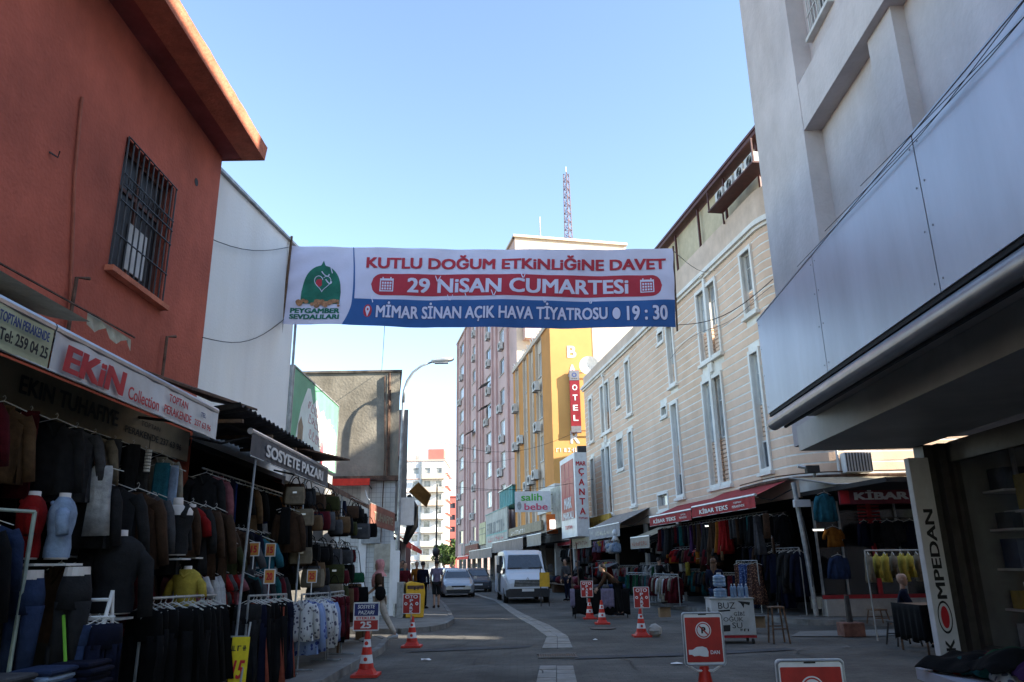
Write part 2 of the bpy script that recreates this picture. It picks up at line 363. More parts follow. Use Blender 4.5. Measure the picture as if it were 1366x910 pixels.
# pale drain strip of slabs that bends up the street
strip = thing('drain_strip', '', ''); del strip['label']; del strip['category']; strip['kind'] = 'structure'
C_ = [(0.40,8.0,.30),(0.50,10.5,.29),(0.64,13.2,.27)]; D_ = [(0.80,15.9,.30),(0.93,18.4,.24),(0.68,21.5,.24),(0.30,24.6,.21),(-0.07,28.1,.18),(-0.50,33,.15),(-0.86,37,.14),(-1.95,43.2,.13),(-3.2,52,.12)]
slab_me = {}
for seg in (C_, D_):
    for i in range(len(seg)-1):
        (x0,y0,w0),(x1,y1,w1) = seg[i], seg[i+1]; a = Vector((x0,y0)); c = Vector((x1,y1)); L_ = (c-a).length; d = (c-a)/L_; n_ = Vector((d.y,-d.x)); k = max(1, int(L_/0.4))
        for j in range(k):
            for side in (-1, 1):
                if y0 > 30 and side == -1: pass
                s0, s1 = L_*j/k+.008, L_*(j+1)/k-.008; z = .024+rnd.uniform(-.004,.004); P = []
                for zz in (0.0, z):
                    for s_, q in ((s0,.006),(s1,.006),(s1,1),(s0,1)):
                        w = (w0+(w1-w0)*s_/L_); p = a+d*s_+n_*(side*(q*w if q == 1 else q)); P.append((p.x,p.y,zz))
                MB().add(P, [(0,3,2,1),(4,5,6,7),(0,1,5,4),(1,2,6,5),(2,3,7,6),(3,0,4,7)]).build('slab', M_slab, strip)
g = thing('drain_grate', 'low iron drain grate crossing the gap in the pale slab strip', 'grate', (0.72,14.6,0))
for k in range(16): MB().box((0.40+k*.043,14.35,.012),(0.425+k*.043,14.85,.03)).build('grate_bar', M_darkmetal, g)
MB().box((0.37,14.28,.01),(1.09,14.35,.032)).build('frame', M_kerb, g); MB().box((0.37,14.86,.01),(1.09,14.93,.033)).build('frame', M_kerb, g)
pt = MB().add([(1.0,14.1,.020),(3.4,14.4,.020),(5.2,15.0,.020),(5.1,15.35,.020),(3.2,14.75,.020),(1.1,14.5,.020)], [(0,1,2,3,4,5)]).build('road_patch', M_patch); struct(pt)
pt = MB().add([(-2.2,15.6,.018),(0.2,16.1,.018),(0.35,16.5,.018),(-1.6,16.3,.018)], [(0,1,2,3)]).build('road_patch', M_patch); struct(pt)
mc = thing('manhole_cover', 'round iron manhole cover in the road left of the water cart', 'manhole', (2.2,20.4,0.012))
r_ = MB().tube([(2.2,20.4,.012),(2.2,20.4,.03)], .33, 24).build('cover', M_darkmetal, mc)

# ================================================================ CLADDED BUILDING (right, with horizontal boards)
RC, UC = 1.4, 0.6; TH = 1.42
def clad(u, z, o=0.0):
    if u >= UC: return cladF(u, z, o)
    n = cladF.n; d = cladF.d; C = cladF(UC, 0, -RC)
    th = min((UC-u)/RC, TH); nn = n*math.cos(th)-d*math.sin(th); q = C+nn*(RC+o)
    ex = (UC-u)-RC*th
    if ex > 0: q = q+(-n*math.sin(th)-d*math.cos(th))*ex
    return Vector((q.x, q.y, z))
clad.n = cladF.n; clad.d = cladF.d
UE = -9.0
def path_us(u0, u1):
    us = [u0]+[UC-RC*TH*k/9 for k in range(9, -1, -1)]+[u1]
    return [u for u in sorted(set(us)) if u0 <= u <= u1]
def pbox(mb, u0, u1, z0, z1, o0, o1, fn=None):
    fn = fn or clad
    us = path_us(u0, u1)
    for a, c in zip(us, us[1:]): mb.fbox(fn, a, c, z0, z1, o0, o1)
    return mb
B = thing('clad_hotel_building', 'three storey building clad in pinkish beige boards with white window surrounds and rounded corner', 'building', (12,34,0))
WIN = [(0.97,1.86,9.45,11.75,1),(1.2,1.95,4.3,8.25,3),(3.9,5.85,8.85,11.75,2),(4.15,6.0,4.2,8.2,2),(8.5,9.35,8.8,11.55,1),(9.95,10.75,7.7,8.25,0),(9.7,10.55,11.0,11.6,0),(8.65,9.5,4.15,8.1,3),(10.6,12.0,3.75,4.55,0),
       (14.75,15.6,8.75,11.6,1),(14.95,15.75,4.3,8.0,1),(16.65,17.55,9.5,11.25,0),(16.7,17.95,6.25,7.95,0),(18.65,20.6,8.6,11.45,2),(19.05,20.9,4.15,7.9,2),(22.4,23.35,8.6,11.3,1),(22.6,23.5,4.2,7.7,1)]
hs = [(a+.1,b_-.1,c+.1,d_-.1) for a,b_,c,d_,k in WIN]
wl = MB(); wl.holes(clad, UC, 24.45, 3.5, 12.2, hs, 0.0, .32)
us = path_us(UE, UC)
for a, c in zip(us, us[1:]): wl.poly([clad(a,3.5),clad(c,3.5),clad(c,13.42),clad(a,13.42)])
wl.poly([clad(24.45,0),clad(24.45,0,-12),clad(24.45,12.9,-12),clad(24.45,12.9)])
wl.poly([clad(24.45,12.9,-.2),clad(24.45,12.9,-12),clad(UE,13.4,-14),clad(-.4,13.0,-.2),clad(UC,13.0,-.2)])
wl.poly([clad(UC,12.2,-.31),clad(24.45,12.2,-.31),clad(24.45,3.4,-.31),clad(UC,3.4,-.31)] if False else [clad(24.45,3.5,-.02),clad(24.45,3.5,-4),clad(UC,3.5,-4),clad(UC,3.5,-.02)])
wl.build('wall', M_cornice, B)
wl = MB(); wl.poly([clad(24.45,0,-12),clad(UE,0,-12),clad(UE,13,-12),clad(24.45,12.9,-12)]); wl.poly([clad(UE,0,0),clad(UE,0,-14),clad(UE,13.4,-14),clad(UE,13.4,0)]); wl.fbox(cladF, 1, 24.3, 3.6, 12, -4.2, -4.0); wl.build('rear_wall', M_cornice, B)
pw = MB(); pbox(pw, UE, 10.2, 12.3, 13.42, -.2, .012); pw.fbox(clad, 10.2, 24.45, 12.3, 12.95, -.2, .011); pbox(pw, 0.0, 24.4, 3.36, 3.98, -.1, .02)
pw.build('parapet', M_parapet, B)
# boards, one object a row
z = 4.02; row = 0
while z < 11.95:
    h = min(.245, 12.0-z)
    cuts = sorted([(a-.03, b_+.03) for a,b_,c,d_,k in WIN if c-.12 < z+h and d_+.02 > z])
    u = UE; segs = []
    for a, b_ in cuts:
        if a > u: segs.append((u, a))
        u = max(u, b_)
    segs.append((u, 24.4))
    for a, b_ in segs:
        if b_-a < .05: continue
        pbox(MB(), a, b_, z, z+h, .0, .010).build('siding_board', M_siding, B)
    z += .30; row += 1
cn = MB(); pbox(cn, UE, 24.6, 12.03, 12.14, 0, .10); pbox(cn, UE, 24.6, 12.143, 12.27, 0, .20); pbox(cn, UE, 24.6, 12.273, 12.36, 0, .13)
cn.build('cornice', M_cornice, B)
for a, b_, c, d_, kind in WIN:
    i0, i1, j0, j1 = a+.1, b_-.1, c+.1, d_-.1
    if kind == 0:
        w_ = window(clad, i0, i1, j0, j1, B, M_offwhite, M_curtain, fw=.05, rec=.14, mull=0, sill=False, surround=.1, sm=M_cornice); continue
    frac = .42 if kind == 2 else .36
    cols = [(i0, i1)] if kind != 2 else [(i0, (i0+i1)/2-.09), ((i0+i1)/2+.09, i1)]
    sr = MB()
    for p0, p1, q0, q1 in ((a-.02,a+.1,c-.02,d_+.03),(b_-.1,b_+.02,c-.02,d_+.03),(i0,i1,c-.02,j0),(i0,i1,j1,d_+.03)): sr.fbox(clad, p0, p1, q0, q1, -.05, .075)
    sr.fbox(clad, a-.1, b_+.1, c-.13, c-.022, 0, .16)
    if kind == 2: sr.fbox(clad, cols[0][1], cols[1][0], c-.5 if c > 8 else c, d_+.35 if d_ > 11 else d_+.6, -.03, .10); sr.fbox(clad, cols[0][1]-.06, cols[1][0]+.06, d_+.35, d_+.5, .0, .16) if d_ > 11 else None
    sr.build('window_surround', M_cornice, B)
    for p0, p1 in cols:
        zs = j0+(j1-j0)*frac
        if kind == 3: zs = j0+(j1-j0)*.55
        w_ = window(clad, p0+.002, p1-.002, zs, j1-.002, B, M_offwhite, rnd.choice((M_curtain, M_palewin, M_palewin)), fw=.05, rec=.16, mull=0, sill=False, trans=.62)
        inf = MB(); zz = j0+(.9 if kind == 3 else 0)
        while zz < zs-.03: inf.fbox(clad, p0+.002, p1-.002, zz, min(zz+.12, zs-.03), -.22, -.12); zz += .15
        inf.build('infill_board', M_siding, w_)
        if kind == 3:
            w2 = window(clad, p0+.002, p1-.002, j0, j0+.88, B, M_offwhite, M_glassd, fw=.05, rec=.10, mull=1, sill=False)
dp = MB().tube([clad(8.05,3.6,.09),clad(8.05,7.4,.10),clad(7.98,7.7,.10),clad(7.98,12.0,.09)], .035, 8); 
MB().tube([clad(-1.15,3.6,.1),clad(-1.15,5.2,.1)], .04, 8).build('downpipe', M_offwhite, B)
# roof terrace with pergola
tr = MB(); tr.fbox(clad, .2, 9.9, 13.43, 15.08, -.3, -.2); tr.build('terrace_screen', mat('terrace_screen', (.62,.53,.36), .8, .1, 1.5, dirt=.2), B)
M_perg = mat('maroon_steel', (0.10, 0.028, 0.022), .6, .15, 5)
rf = MB(); rf.fbox(cladF, -1.0, 10.3, 15.16, 15.3, -5, .10); rf.fbox(cladF, -1.0, 10.3, 15.303, 15.40, .0, .14); rf.build('pergola_roof', M_perg, B)
for u in (0.1, 2.6, 5.1, 7.6, 9.9): MB().fbox(clad, u, u+.08, 13.43, 15.11, -.12, -.04).build('post', M_perg, B)
MB().tube([clad(-1.1,15.9,.1),clad(-.3,15.65,.2)], .04, 6).build('roof_pipe', M_rust, B)
lg = MB().fbox(cladF, -.9, 2.7, 13.72, 13.78, .05, .62); 
for u in (-.9, 2.65): lg.fbox(cladF, u, u+.05, 13.782, 14.55, .55, .6); lg.fbox(cladF, u, u+.05, 13.3, 13.718, .03, .08)
lg.fbox(cladF, -.9, 2.7, 14.552, 14.6, .54, .61); lg.build('air_conditioner_ledge', M_perg, B)
for u in (-.45, .3, 1.1, 1.9): ac_unit(cladF, u, 13.79, B, .1, .72)
# ground floor shops
fl = MB(); fl.fbox(clad, -6.0, 24.4, .135, .30, -6, -.15); fl.build('shop_floor', M_concL, B)
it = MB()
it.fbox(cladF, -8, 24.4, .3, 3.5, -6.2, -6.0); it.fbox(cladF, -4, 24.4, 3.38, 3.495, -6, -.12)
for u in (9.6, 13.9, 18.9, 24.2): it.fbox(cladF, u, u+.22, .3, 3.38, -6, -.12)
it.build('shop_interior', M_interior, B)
for u in (9.62, 13.92, 18.92, 24.15): MB().fbox(cladF, u, u+.3, .13, 3.37, -.115, .02).build('pier', M_concL, B)
pl = MB(); pbox(pl, -7.5, .2, .30, .62, -.35, -.1); pl.build('plinth', M_concL, B)

# ================================================================ TALL GREY BUILDING (right foreground)
tF = frame((4.9,13.1), (.03,1))(-1)
T = thing('grey_office_building', 'tall grey rendered building with deep beam and pier above the silver shop fascia', 'building', (8,5,0))
fp = [(4.9,13.1),(5.2,13.0),(13,9.9),(13,-14),(4.1,-14)]
m_ = MB(); Z1 = 20.0
m_.fbox(tF, -2.3, 0, 3.5, Z1, -.3, 0.0)
m_.poly([(4.9,13.1,3.5),(13,9.9,3.5),(13,9.9,Z1),(4.9,13.1,Z1)]); m_.poly([tF(-.01,3.5,-.01),(13,9.9,3.5),(13,-14,3.5),tF(-27,3.5,-.3)]); m_.poly([tF(0,Z1,-.01),(13,9.9,Z1),(13,4.55,Z1),tF(-5.7,Z1,-.3)]); m_.poly([tF(-5.7,13.08,-.3),(13,4.55,13.08),(13,-14,13.08),tF(-27,13.08,-.3)]); m_.poly([tF(-5.7,13.08,-.3),(13,4.55,13.08),(13,4.55,Z1),tF(-5.7,Z1,-.3)]); m_.poly([(13,9.9,0),(13,-14,0),(13,-14,13.08),(13,9.9,13.0)]); m_.poly([(13,9.9,13),(13,4.55,13),(13,4.55,Z1),(13,9.9,Z1)])  # unseen roof step and slanted walls shaped to let sun reach the left side
m_.build('pier_wall', M_greywall, T)
tw = [(-3.35,-2.5,10.0,11.5),(-9.2,-7.2,10.0,11.6),(-9.2,-7.2,5.6,7.4)]
wm = MB().holes(tF, -27, -5.7, 3.5, 13.08, tw[1:], -.3, .25).holes(tF, -5.7, -2.3, 3.5, Z1, tw[:1], -.3, .25); wm.build('wall', M_greywall, T)
for a, b_, c, d_ in tw:
    w_ = window(tF, a, b_, c, d_, T, M_offwhite, M_glassd, rec=.18, base=-.3, proud=.05)
    gr = MB()
    for k in range(7): u = a+(b_-a)*(k+.5)/7; gr.tube([tF(u, c-.02, -.24), tF(u, d_, -.24)], .012, 4)
    for k in range(5): zz = c+(d_-c)*k/4; gr.tube([tF(a, zz, -.235), tF(b_, zz, -.235)], .012, 4)
    gr.build('window_bars', M_offwhite, w_)
for z0 in (8.35,): MB().fbox(tF, -27, -2.302, z0, z0+.85, -.3, -.01).build('beam', M_greywall, T)
for u in (-5.15, -12.2):
    for z0, z1 in ((3.5,8.349),(9.201,12.9)): MB().fbox(tF, u, u+.68, z0, z1, -.3, -.13).build('pilaster', M_greywall, T)
# shop front under it
fF = frame((3.2,9.31), (.05,1))(-1)
cp = MB(); cp.fbox(fF, -16, 0, 3.40, 4.58, -1.9, -.05); cp.build('canopy_box', M_greywall, T)
for k in range(7):
    a = -2.17-2.25*k if k else 0; b0 = (-2.17-2.25*(k-1) if k > 1 else (-2.17 if k == 1 else 0)); 
    u1 = 0 if k == 0 else -2.17-2.25*(k-1); u0 = -2.17-2.25*k
    MB().fbox(fF, u0+.008, u1-.008, 3.37, 4.60, -.048, 0.0).build('fascia_panel', M_silver, T)
MB().fbox(fF, -16, 0.01, 4.602, 4.617, -.06, .006).build('fascia_edge', M_alu, T)
MB().fbox(fF, -16, -.03, 3.33, 3.368, -.2, -.012).build('gap_shade_strip', M_black, T)  # solid black strip stands in for shade in the gap below the panels
MB().tube([fF(.02,3.25,-.07), fF(-16,3.25,-.07)], .085, 16).build('awning_roller', M_alu, T, smooth=True)
MB().tube([fF(-.1,3.19,-.17), fF(-16,3.19,-.17)], .02, 6).build('awning_bar', M_darkmetal, T)
sb = MB().fbox(fF, -16, .75, 3.0, 3.328, -2.05, -.58).fbox(fF, -16, .0, 3.332, 3.398, -1.9, -.15); sb.build('soffit_box', mat('soffit_metal', (.52,.49,.44), .45, .1, 1.5, dirt=.2), T)
M_frame = mat('bronze_frame', (.10,.092,.085), .45, .15, 4, metal=.5, dirt=.2)
kx = 5.32
for (x0, x1, y0, y1) in ((5.24,5.36,9.62,9.86),(5.365,5.46,9.5,9.8),(5.465,5.62,9.42,9.75)): MB().box((x0,y0,.1),(x1,y1,2.998)).build('front_column', M_frame, T)
sf = frame((5.45,9.4), (.03,1))(-1)
fr_ = MB()
for u in (-2.7, -5.4, -8.1, -11): fr_.fbox(sf, u-.04, u+.04, .62, 2.75, -.08, 0)
fr_.fbox(sf, -12, 0, 2.75, 3.0, -.08, .0); fr_.fbox(sf, -12, 0, .55, .62, -.09, .01); fr_.build('shopfront_frame', M_frame, T)
MB().fbox(sf, -12, 0, .1, .549, -.1, .0).build('stall_riser', M_concL, T)
gl = glass('shop_glass', (.05,.055,.06), .12, .03); M_shopin = mat('shop_wall_pale', (.20,.20,.19), .9, .15, 2)
for a, c in ((-2.66,-.01),(-5.36,-2.74),(-8.06,-5.44)): MB().fbox(sf, a, c, .62, 2.75, -.05, -.038).build('shop_window', gl, T)
MB().add([(5.55,9.4,.1),(12,9.4,.1),(12,9.4,3),(5.55,9.4,3)], [(0,1,2,3)]).add([(12,9.4,.1),(12,-8,.1),(12,-8,3),(12,9.4,3)], [(0,1,2,3)]).add([(5.5,9.4,.12),(12,9.4,.12),(12,-8,.12),(5.1,-8,.12)], [(0,1,2,3)]).add([(5.55,9.4,2.99),(12,9.4,2.99),(12,-8,2.99),(5.1,-8,2.99)], [(0,1,2,3)]).build('shop_interior', M_shopin, T)
MB().box((6.7,-8,.13),(6.8,8.4,2.98)).build('shelf_back', M_shopin, T)
for z0 in (.55,1.0,1.45,1.9,2.35): MB().box((5.75,8.95,z0),(11.5,9.38,z0+.025)).build('shelf', M_offwhite, T)
for x0 in (5.9,7.1,8.3,9.5): MB().box((x0,8.93,.13),(x0+.04,8.97,2.9)).build('shelf_upright', M_alu, T)
MB().box((11,8.6,8),(16,11.95,15.0)).box((11,8.7,0),(16,11.9,8)).build('rear_wing', M_greywall, T)  # unseen mass added to keep the sun off the banner
for z0 in (.9, 1.5, 2.1): MB().box((5.85,2.0,z0),(6.2,9.2,z0+.03)).build('shelf', M_offwhite, T)
# sign column
K = thing('column_sign', 'tall white light box with black vertical lettering and red oval logo on the corner column', 'sign', (5.1,9.5,.45))
MB().box((4.97,9.5,.42),(5.22,9.62,2.82)).build('light_box', M_signwhite, K, bevel=.008)
kf = frame((4.97,9.5), (1,0))(1)
cm = lambda a, b_, e=0: kf(.115-b_, 1.63+a, e)      # lettering runs upwards
text("MPEDAN", lambda a, b_, e=0: Vector((5.10-b_, 9.5-e, 1.66+a)), 1.05, .115, M_ink, K, bold=.03)
text("K", lambda a, b_, e=0: Vector((5.10-b_, 9.5-e, .62+a)), .13, .11, M_ink, K, bold=.03)
km_ = lambda a, b_, e=0: Vector((5.095+a, 9.5-e, .93+b_))
disc(km_, 0, 0, .085, .185, M_ink, K, .004, 'logo_ring', hole=.86); disc(km_, 0, 0, .048, .125, M_redink, K, .006, 'logo_centre')

# cables crossing the fascia
for k, (z0, z1, o) in enumerate(((4.63,4.36,.03),(4.60,4.33,.04),(4.59,4.30,.05))):
    pts = [fF(-1.8-.9*k-u, 4.63-(.17+.03*k)*math.sin(min(1.6, u/3.2*(1+.1*k)))+.09*max(0,u-3), o) for u in [i*.4 for i in range(22)]]
    solo(MB().tube(pts, .003, 5), 'cable', M_wire, ['upper cable running along the silver fascia','middle cable sagging along the silver fascia','lowest cable sagging across the silver fascia'][k], 'cable', 'cables on the silver fascia')

# ================================================================ ORANGE BUILDING (left foreground)
oF = frame((-4.6,0), (0,1))(1)
O = thing('orange_building', 'terracotta orange rendered building with barred window and overhanging flat roof', 'building', (-7,4,0))
w0 = MB(); hole = (7.93,9.24,4.94,6.62)
w0.holes(oF, -8, 10.66, 3.5, 7.93, [hole], 0, .25)
w0.poly([oF(10.66,0),oF(10.66,0,-7),oF(10.66,7.93,-7),oF(10.66,7.93)]); w0.poly([oF(-8,3.4,0),oF(10.66,3.4,0),oF(10.66,3.4,-7),oF(-8,3.4,-7)]); w0.poly([oF(-8,0,0),oF(-8,0,-7),oF(-8,7.9,-7),oF(-8,7.9)])
w0.build('wall', M_orange, O)
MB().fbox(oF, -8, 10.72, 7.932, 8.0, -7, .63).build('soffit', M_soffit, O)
# coping with a rough top edge
cp = MB()
def cop(y, o): return 8.28+.012*noise.noise(Vector((y*3, o, 1)))+.02*noise.noise(Vector((y*9, o, 5)))
ys = [-8+18.74*i/150 for i in range(151)]
for a, c in zip(ys, ys[1:]):
    P = [oF(a,7.915,.655),oF(c,7.915,.655),oF(c,cop(c,0)-.13,.68+.01*noise.noise(Vector((c*6,0,0)))),oF(a,cop(a,0)-.13,.68+.01*noise.noise(Vector((a*6,0,0)))),oF(a,cop(a,0),.60+.02*noise.noise(Vector((a*8,3,0)))),oF(c,cop(c,0),.60+.02*noise.noise(Vector((c*8,3,0)))),oF(c,8.22,-3),oF(a,8.22,-3)]
    cp.add(P, [(0,1,2,3),(3,2,5,4),(4,5,6,7)])
cp.fbox(oF, -8, 10.72, 7.915, 7.931, .3, .655)
cp.poly([oF(10.741,7.915,-6.9),oF(10.741,7.915,.655),oF(10.741,8.15,.68),oF(10.741,8.27,.60),oF(10.741,8.22,-6.9)])
cp.build('roof_coping', M_orange_trim, O)
w_ = window(oF, *hole, O, mat('brown_frame', (.12,.045,.03), .7), mat('dull_dark_pane', (.025,.025,.028), .45, spec=.25), fw=.07, rec=.16, mull=1, trans=.68, sill=True, sm=M_orange_trim)  # pane made dark and dull so it mirrors little of the sky
gb = MB()
for k in range(11): u = hole[0]+(hole[1]-hole[0])*k/10; gb.tube([oF(u,hole[2]+.0,.03),oF(u,hole[3]-.0,.03)], .011, 5)
for zz in (4.93, 5.35, 5.78, 5.98, 6.12, 6.60): gb.tube([oF(hole[0],zz,.045),oF(hole[1],zz,.045)], .010, 5)
for zz in (5.98,):
    for k in range(10): u = hole[0]+(hole[1]-hole[0])*(k+.5)/10; gb.tube([oF(u+.05*math.cos(t),zz+.07+.06*math.sin(t),.045) for t in [q*math.pi/4 for q in range(9)]], .006, 4)
gb.build('window_bars', M_darkmetal, w_)
MB().fbox(oF, 8.5, 8.95, 5.15, 5.75, -.14, -.125).build('blind', M_offwhite, w_)
MB().tube([oF(9.86,7.06,.004),oF(9.86,7.06,-.2)], .06, 14).build('vent_hole', M_black, O)
MB().tube([oF(6.95,6.49,.02),oF(7.05,5.6,.02),oF(7.2,4.9,.02),oF(7.32,4.3,.02),oF(7.38,3.6,.03)], .016, 6).build('conduit', mat('painted_conduit', (.42,.13,.08), .8), O)
for u in (7.3, 9.42):
    MB().tube([oF(u,3.55,.06),oF(u,4.55,.06),oF(u+.16,4.6,.1)], .02, 6).build('iron_bracket', M_rust, O)
MB().tube([oF(6.62,5.63,.0),oF(6.68,5.6,.06),oF(6.66,5.66,.08)], .01, 4).build('hook', M_darkmetal, O)
for k, zz in enumerate((3.78, 3.72, 3.86)):
    MB().tube([oF(4.5+i*.5, zz+.03*math.sin(i*1.3+k), .05+.02*k) for i in range(13)], .013, 5).build('wall_cable', M_wire, O)
# shop volume below
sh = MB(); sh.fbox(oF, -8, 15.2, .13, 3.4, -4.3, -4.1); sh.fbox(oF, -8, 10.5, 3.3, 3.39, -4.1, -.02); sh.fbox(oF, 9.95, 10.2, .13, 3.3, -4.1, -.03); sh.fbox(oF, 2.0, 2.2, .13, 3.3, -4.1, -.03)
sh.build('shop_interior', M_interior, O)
for z0 in (1.0,1.5,2.0): MB().fbox(oF, 2.4, 9.9, z0, z0+.03, -3.2, -2.8).build('shelf', M_wood, O)

# ================================================================ WHITE BUILDING
Wb = thing('white_building', 'plain white rendered side wall of the building behind the orange one', 'building', (-8,13,0))
w1 = MB(); P = lambda y, z, x=-4.7: (x, y, z)
w1.poly([P(10.67,0+3.3),P(15.32,3.3),P(15.32,8.34),P(10.67,7.75)]); w1.poly([P(15.32,0),P(15.32,0,-12),P(15.32,8.34,-12),P(15.32,8.34)]); w1.poly([P(10.67,7.75),P(15.32,8.34),P(15.32,8.34,-12),P(10.67,7.75,-12)])
w1.build('wall', M_whitewall, Wb)
MB().add([(-4.72,10.67,7.755),(-4.64,10.67,7.755),(-4.64,15.36,8.35),(-4.72,15.36,8.35),(-4.72,10.67,7.81),(-4.64,10.67,7.81),(-4.64,15.36,8.40),(-4.72,15.36,8.40)], [(0,1,2,3),(4,5,6,7),(0,1,5,4),(1,2,6,5),(2,3,7,6),(3,0,4,7)]).build('roof_trim', M_galv, Wb)
MB().tube([(-4.66,15.36,3.4),(-4.66,15.36,8.3)], .03, 8).build('corner_pipe', M_galv, Wb)
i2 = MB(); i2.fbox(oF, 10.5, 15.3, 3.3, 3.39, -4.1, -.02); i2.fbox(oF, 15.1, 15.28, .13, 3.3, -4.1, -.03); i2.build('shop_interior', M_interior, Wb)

# ================================================================ LOW SHOP + GREEN SIGN
Lb = thing('low_shop_building', 'low dark shop under the big green sign at the side lane', 'building', (-7,18,0))
MB().box((-9,15.35,3.4),(-4.85,20.2,3.95)).box((-9,20.0,.12),(-4.9,20.2,3.39)).box((-9,15.36,.12),(-8.8,19.99,3.39)).build('wall', M_concL, Lb)
MB().box((-4.95,19.9,.12),(-4.7,20.15,3.38)).build('pier', M_concL, Lb)
GS = thing('green_billboard', 'large green and white billboard with a dome and red script above the shop', 'billboard', (-4.7,17.9,4.0))
M_gb = mat('billboard_green', (.16,.42,.26), .6, .1, 1.5, dirt=.15)
gsF = frame((-4.72,15.7), (-.005,1))(1)
MB().fbox(gsF, 0, 4.28, 4.0, 5.79, -.08, 0).build('panel', M_gb, GS)
MB().fbox(gsF, -.03, 4.31, 5.792, 5.83, -.09, .02).fbox(gsF, 4.282, 4.32, 4.0, 5.79, -.09, .02).fbox(gsF, -.04, -.002, 4.0, 5.79, -.09, .02).build('frame', M_galv, GS)
gmf = lambda a, b_, e=0: gsF(a, b_, e)
M_pw = mat('print_pale', (.70,.76,.70), .6, .08, 2); M_pb = mat('print_brown', (.30,.22,.14), .7); M_pr = mat('print_red', (.55,.12,.14), .7)
sky_ = [(.3,4.02),(4.2,4.02),(4.2,4.95),(3.9,5.1),(3.65,5.02),(3.4,5.28),(3.0,5.16),(2.7,5.36),(2.3,5.22),(2.0,5.48),(1.7,5.3),(1.4,5.62),(1.15,5.58),(.95,5.35),(.7,5.05),(.5,4.6)]
shape(gmf, sky_, M_pw, GS, .004, 'printed_sky'); shape(gmf, [(.55,4.02),(.95,4.02),(.95,4.65),(.75,4.85),(.55,4.65)], M_pb, GS, .008, 'printed_dome')
shape(gmf, [(2.6,4.02),(2.9,4.02),(2.9,4.5),(2.75,4.65),(2.6,4.5)], M_pr, GS, .008, 'printed_minaret')
for j in range(3):
    mb = MB(); r2 = random.Random(j+3)
    for i in range(9 if j != 1 else 7):
        u = 1.3+i*.28+j*.1; zc = (5.22,4.92,4.58)[j]-i*.02
        pts = [gsF(u+.11*math.cos(t)+.02*t, zc+.11*math.sin(t*r2.choice((1,1.4))), .012) for t in [q*.8 for q in range(8)]]
        mb.tube(pts, .006, 3)
    mb.build('script_lettering', mat('print_glare_red', (.62,.30,.30), .7), GS)  # red paled in its colour to look overexposed by the sun

# ================================================================ CONCRETE BUILDING WITH LAMP SHADOW
Cb = thing('concrete_building', 'bare stained concrete building above a white tiled lower wall at the lane corner', 'building', (-8,30,0))
cc = MB(); slant = lambda z0, z1, x, y1, e=0: ([(-14,25.5+e,z0),(x,25.5+e,z0),(x-.17*(y1-25.5),y1,z0),(-14,y1,z0),(-14,25.5+e,z1),(x,25.5+e,z1),(x-.17*(y1-25.5),y1,z1),(-14,y1,z1)], [(0,3,2,1),(4,5,6,7),(0,1,5,4),(1,2,6,5),(2,3,7,6),(3,0,4,7)]); cc.add(*slant(4.55,8.14,-3.93,33)); cc.build('wall', M_conc, Cb)
MB().add(*slant(8.142,8.22,-3.86,33,-.06)).build('roof_edge', mat('dark_stained_edge', (.12,.10,.08), .95, .3, 4), Cb)
MB().box((-14,25.40,4.38),(-3.9,25.6,4.548)).build('ledge', M_rust, Cb)
MB().add(*slant(.12,4.379,-4.0,33,.06)).build('lower_wall', mat('white_tiles', (.60,.61,.60), .5, .06, 2, dirt=.2), Cb)
tn = MATS['white_tiles'].node_tree; tb = tn.nodes["Principled BSDF"]
bb = tn.nodes.new("ShaderNodeTexBrick"); bb.offset = 0; bb.inputs["Scale"].default_value = 1; bb.inputs["Brick Width"].default_value = .16; bb.inputs["Row Height"].default_value = .16; bb.inputs["Mortar Size"].default_value = .008
bb.inputs["Color1"].default_value = (1,1,1,1); bb.inputs["Color2"].default_value = (.93,.93,.93,1); bb.inputs["Mortar"].default_value = (.6,.6,.6,1)
mpn = tn.nodes.new("ShaderNodeMapping"); mpn.inputs["Rotation"].default_value = (math.pi/2, 0, 0); tcn = tn.nodes.new("ShaderNodeTexCoord"); tn.links.new(tcn.outputs["Object"], mpn.inputs[0]); tn.links.new(mpn.outputs[0], bb.inputs["Vector"])
mxx = tn.nodes.new("ShaderNodeMix"); mxx.data_type = 'RGBA'; mxx.blend_type = 'MULTIPLY'; mxx.inputs[0].default_value = 1
tn.links.new(tb.inputs["Base Color"].links[0].from_socket, mxx.inputs[6]); tn.links.new(bb.outputs["Color"], mxx.inputs[7]); tn.links.new(mxx.outputs[2], tb.inputs["Base Color"])
MB().box((-5.05,25.38,2.35),(-4.42,25.55,2.95)).build('utility_box', M_galv, Cb); MB().box((-4.6,25.36,1.52),(-4.05,25.55,2.33)).build('utility_box', mat('cream_metal', (.5,.47,.4), .6, dirt=.2), Cb)
MB().box((-5.15,25.52,.12),(-4.9,25.555,4.3)).build('downpipe', M_white, Cb)
MB().box((-4.05,25.2,.12),(-3.86,25.52,2.45)).build('corner_post', M_white, Cb)
MB().tube([(-4.28,25.44,4.56),(-4.30,25.42,8.1)], .05, 6).tube([(-4.42,25.44,2.4),(-4.36,25.42,5.2),(-4.46,25.42,8.0)], .02, 5).tube([(-4.2,25.43,4.5),(-4.24,25.42,7.5)], .015, 5).build('wall_pipe', M_rust, Cb)
sm_ = MB(); sm_.tube([(-5.75+.4*t, 25.54, 1.88-.10*math.sin(t*math.pi)) for t in [i/8 for i in range(9)]], .016, 4); sm_.tube([(-5.62,25.54,2.0),(-5.60,25.54,1.93)], .016, 4).build('graffiti_smile', M_redink, Cb)
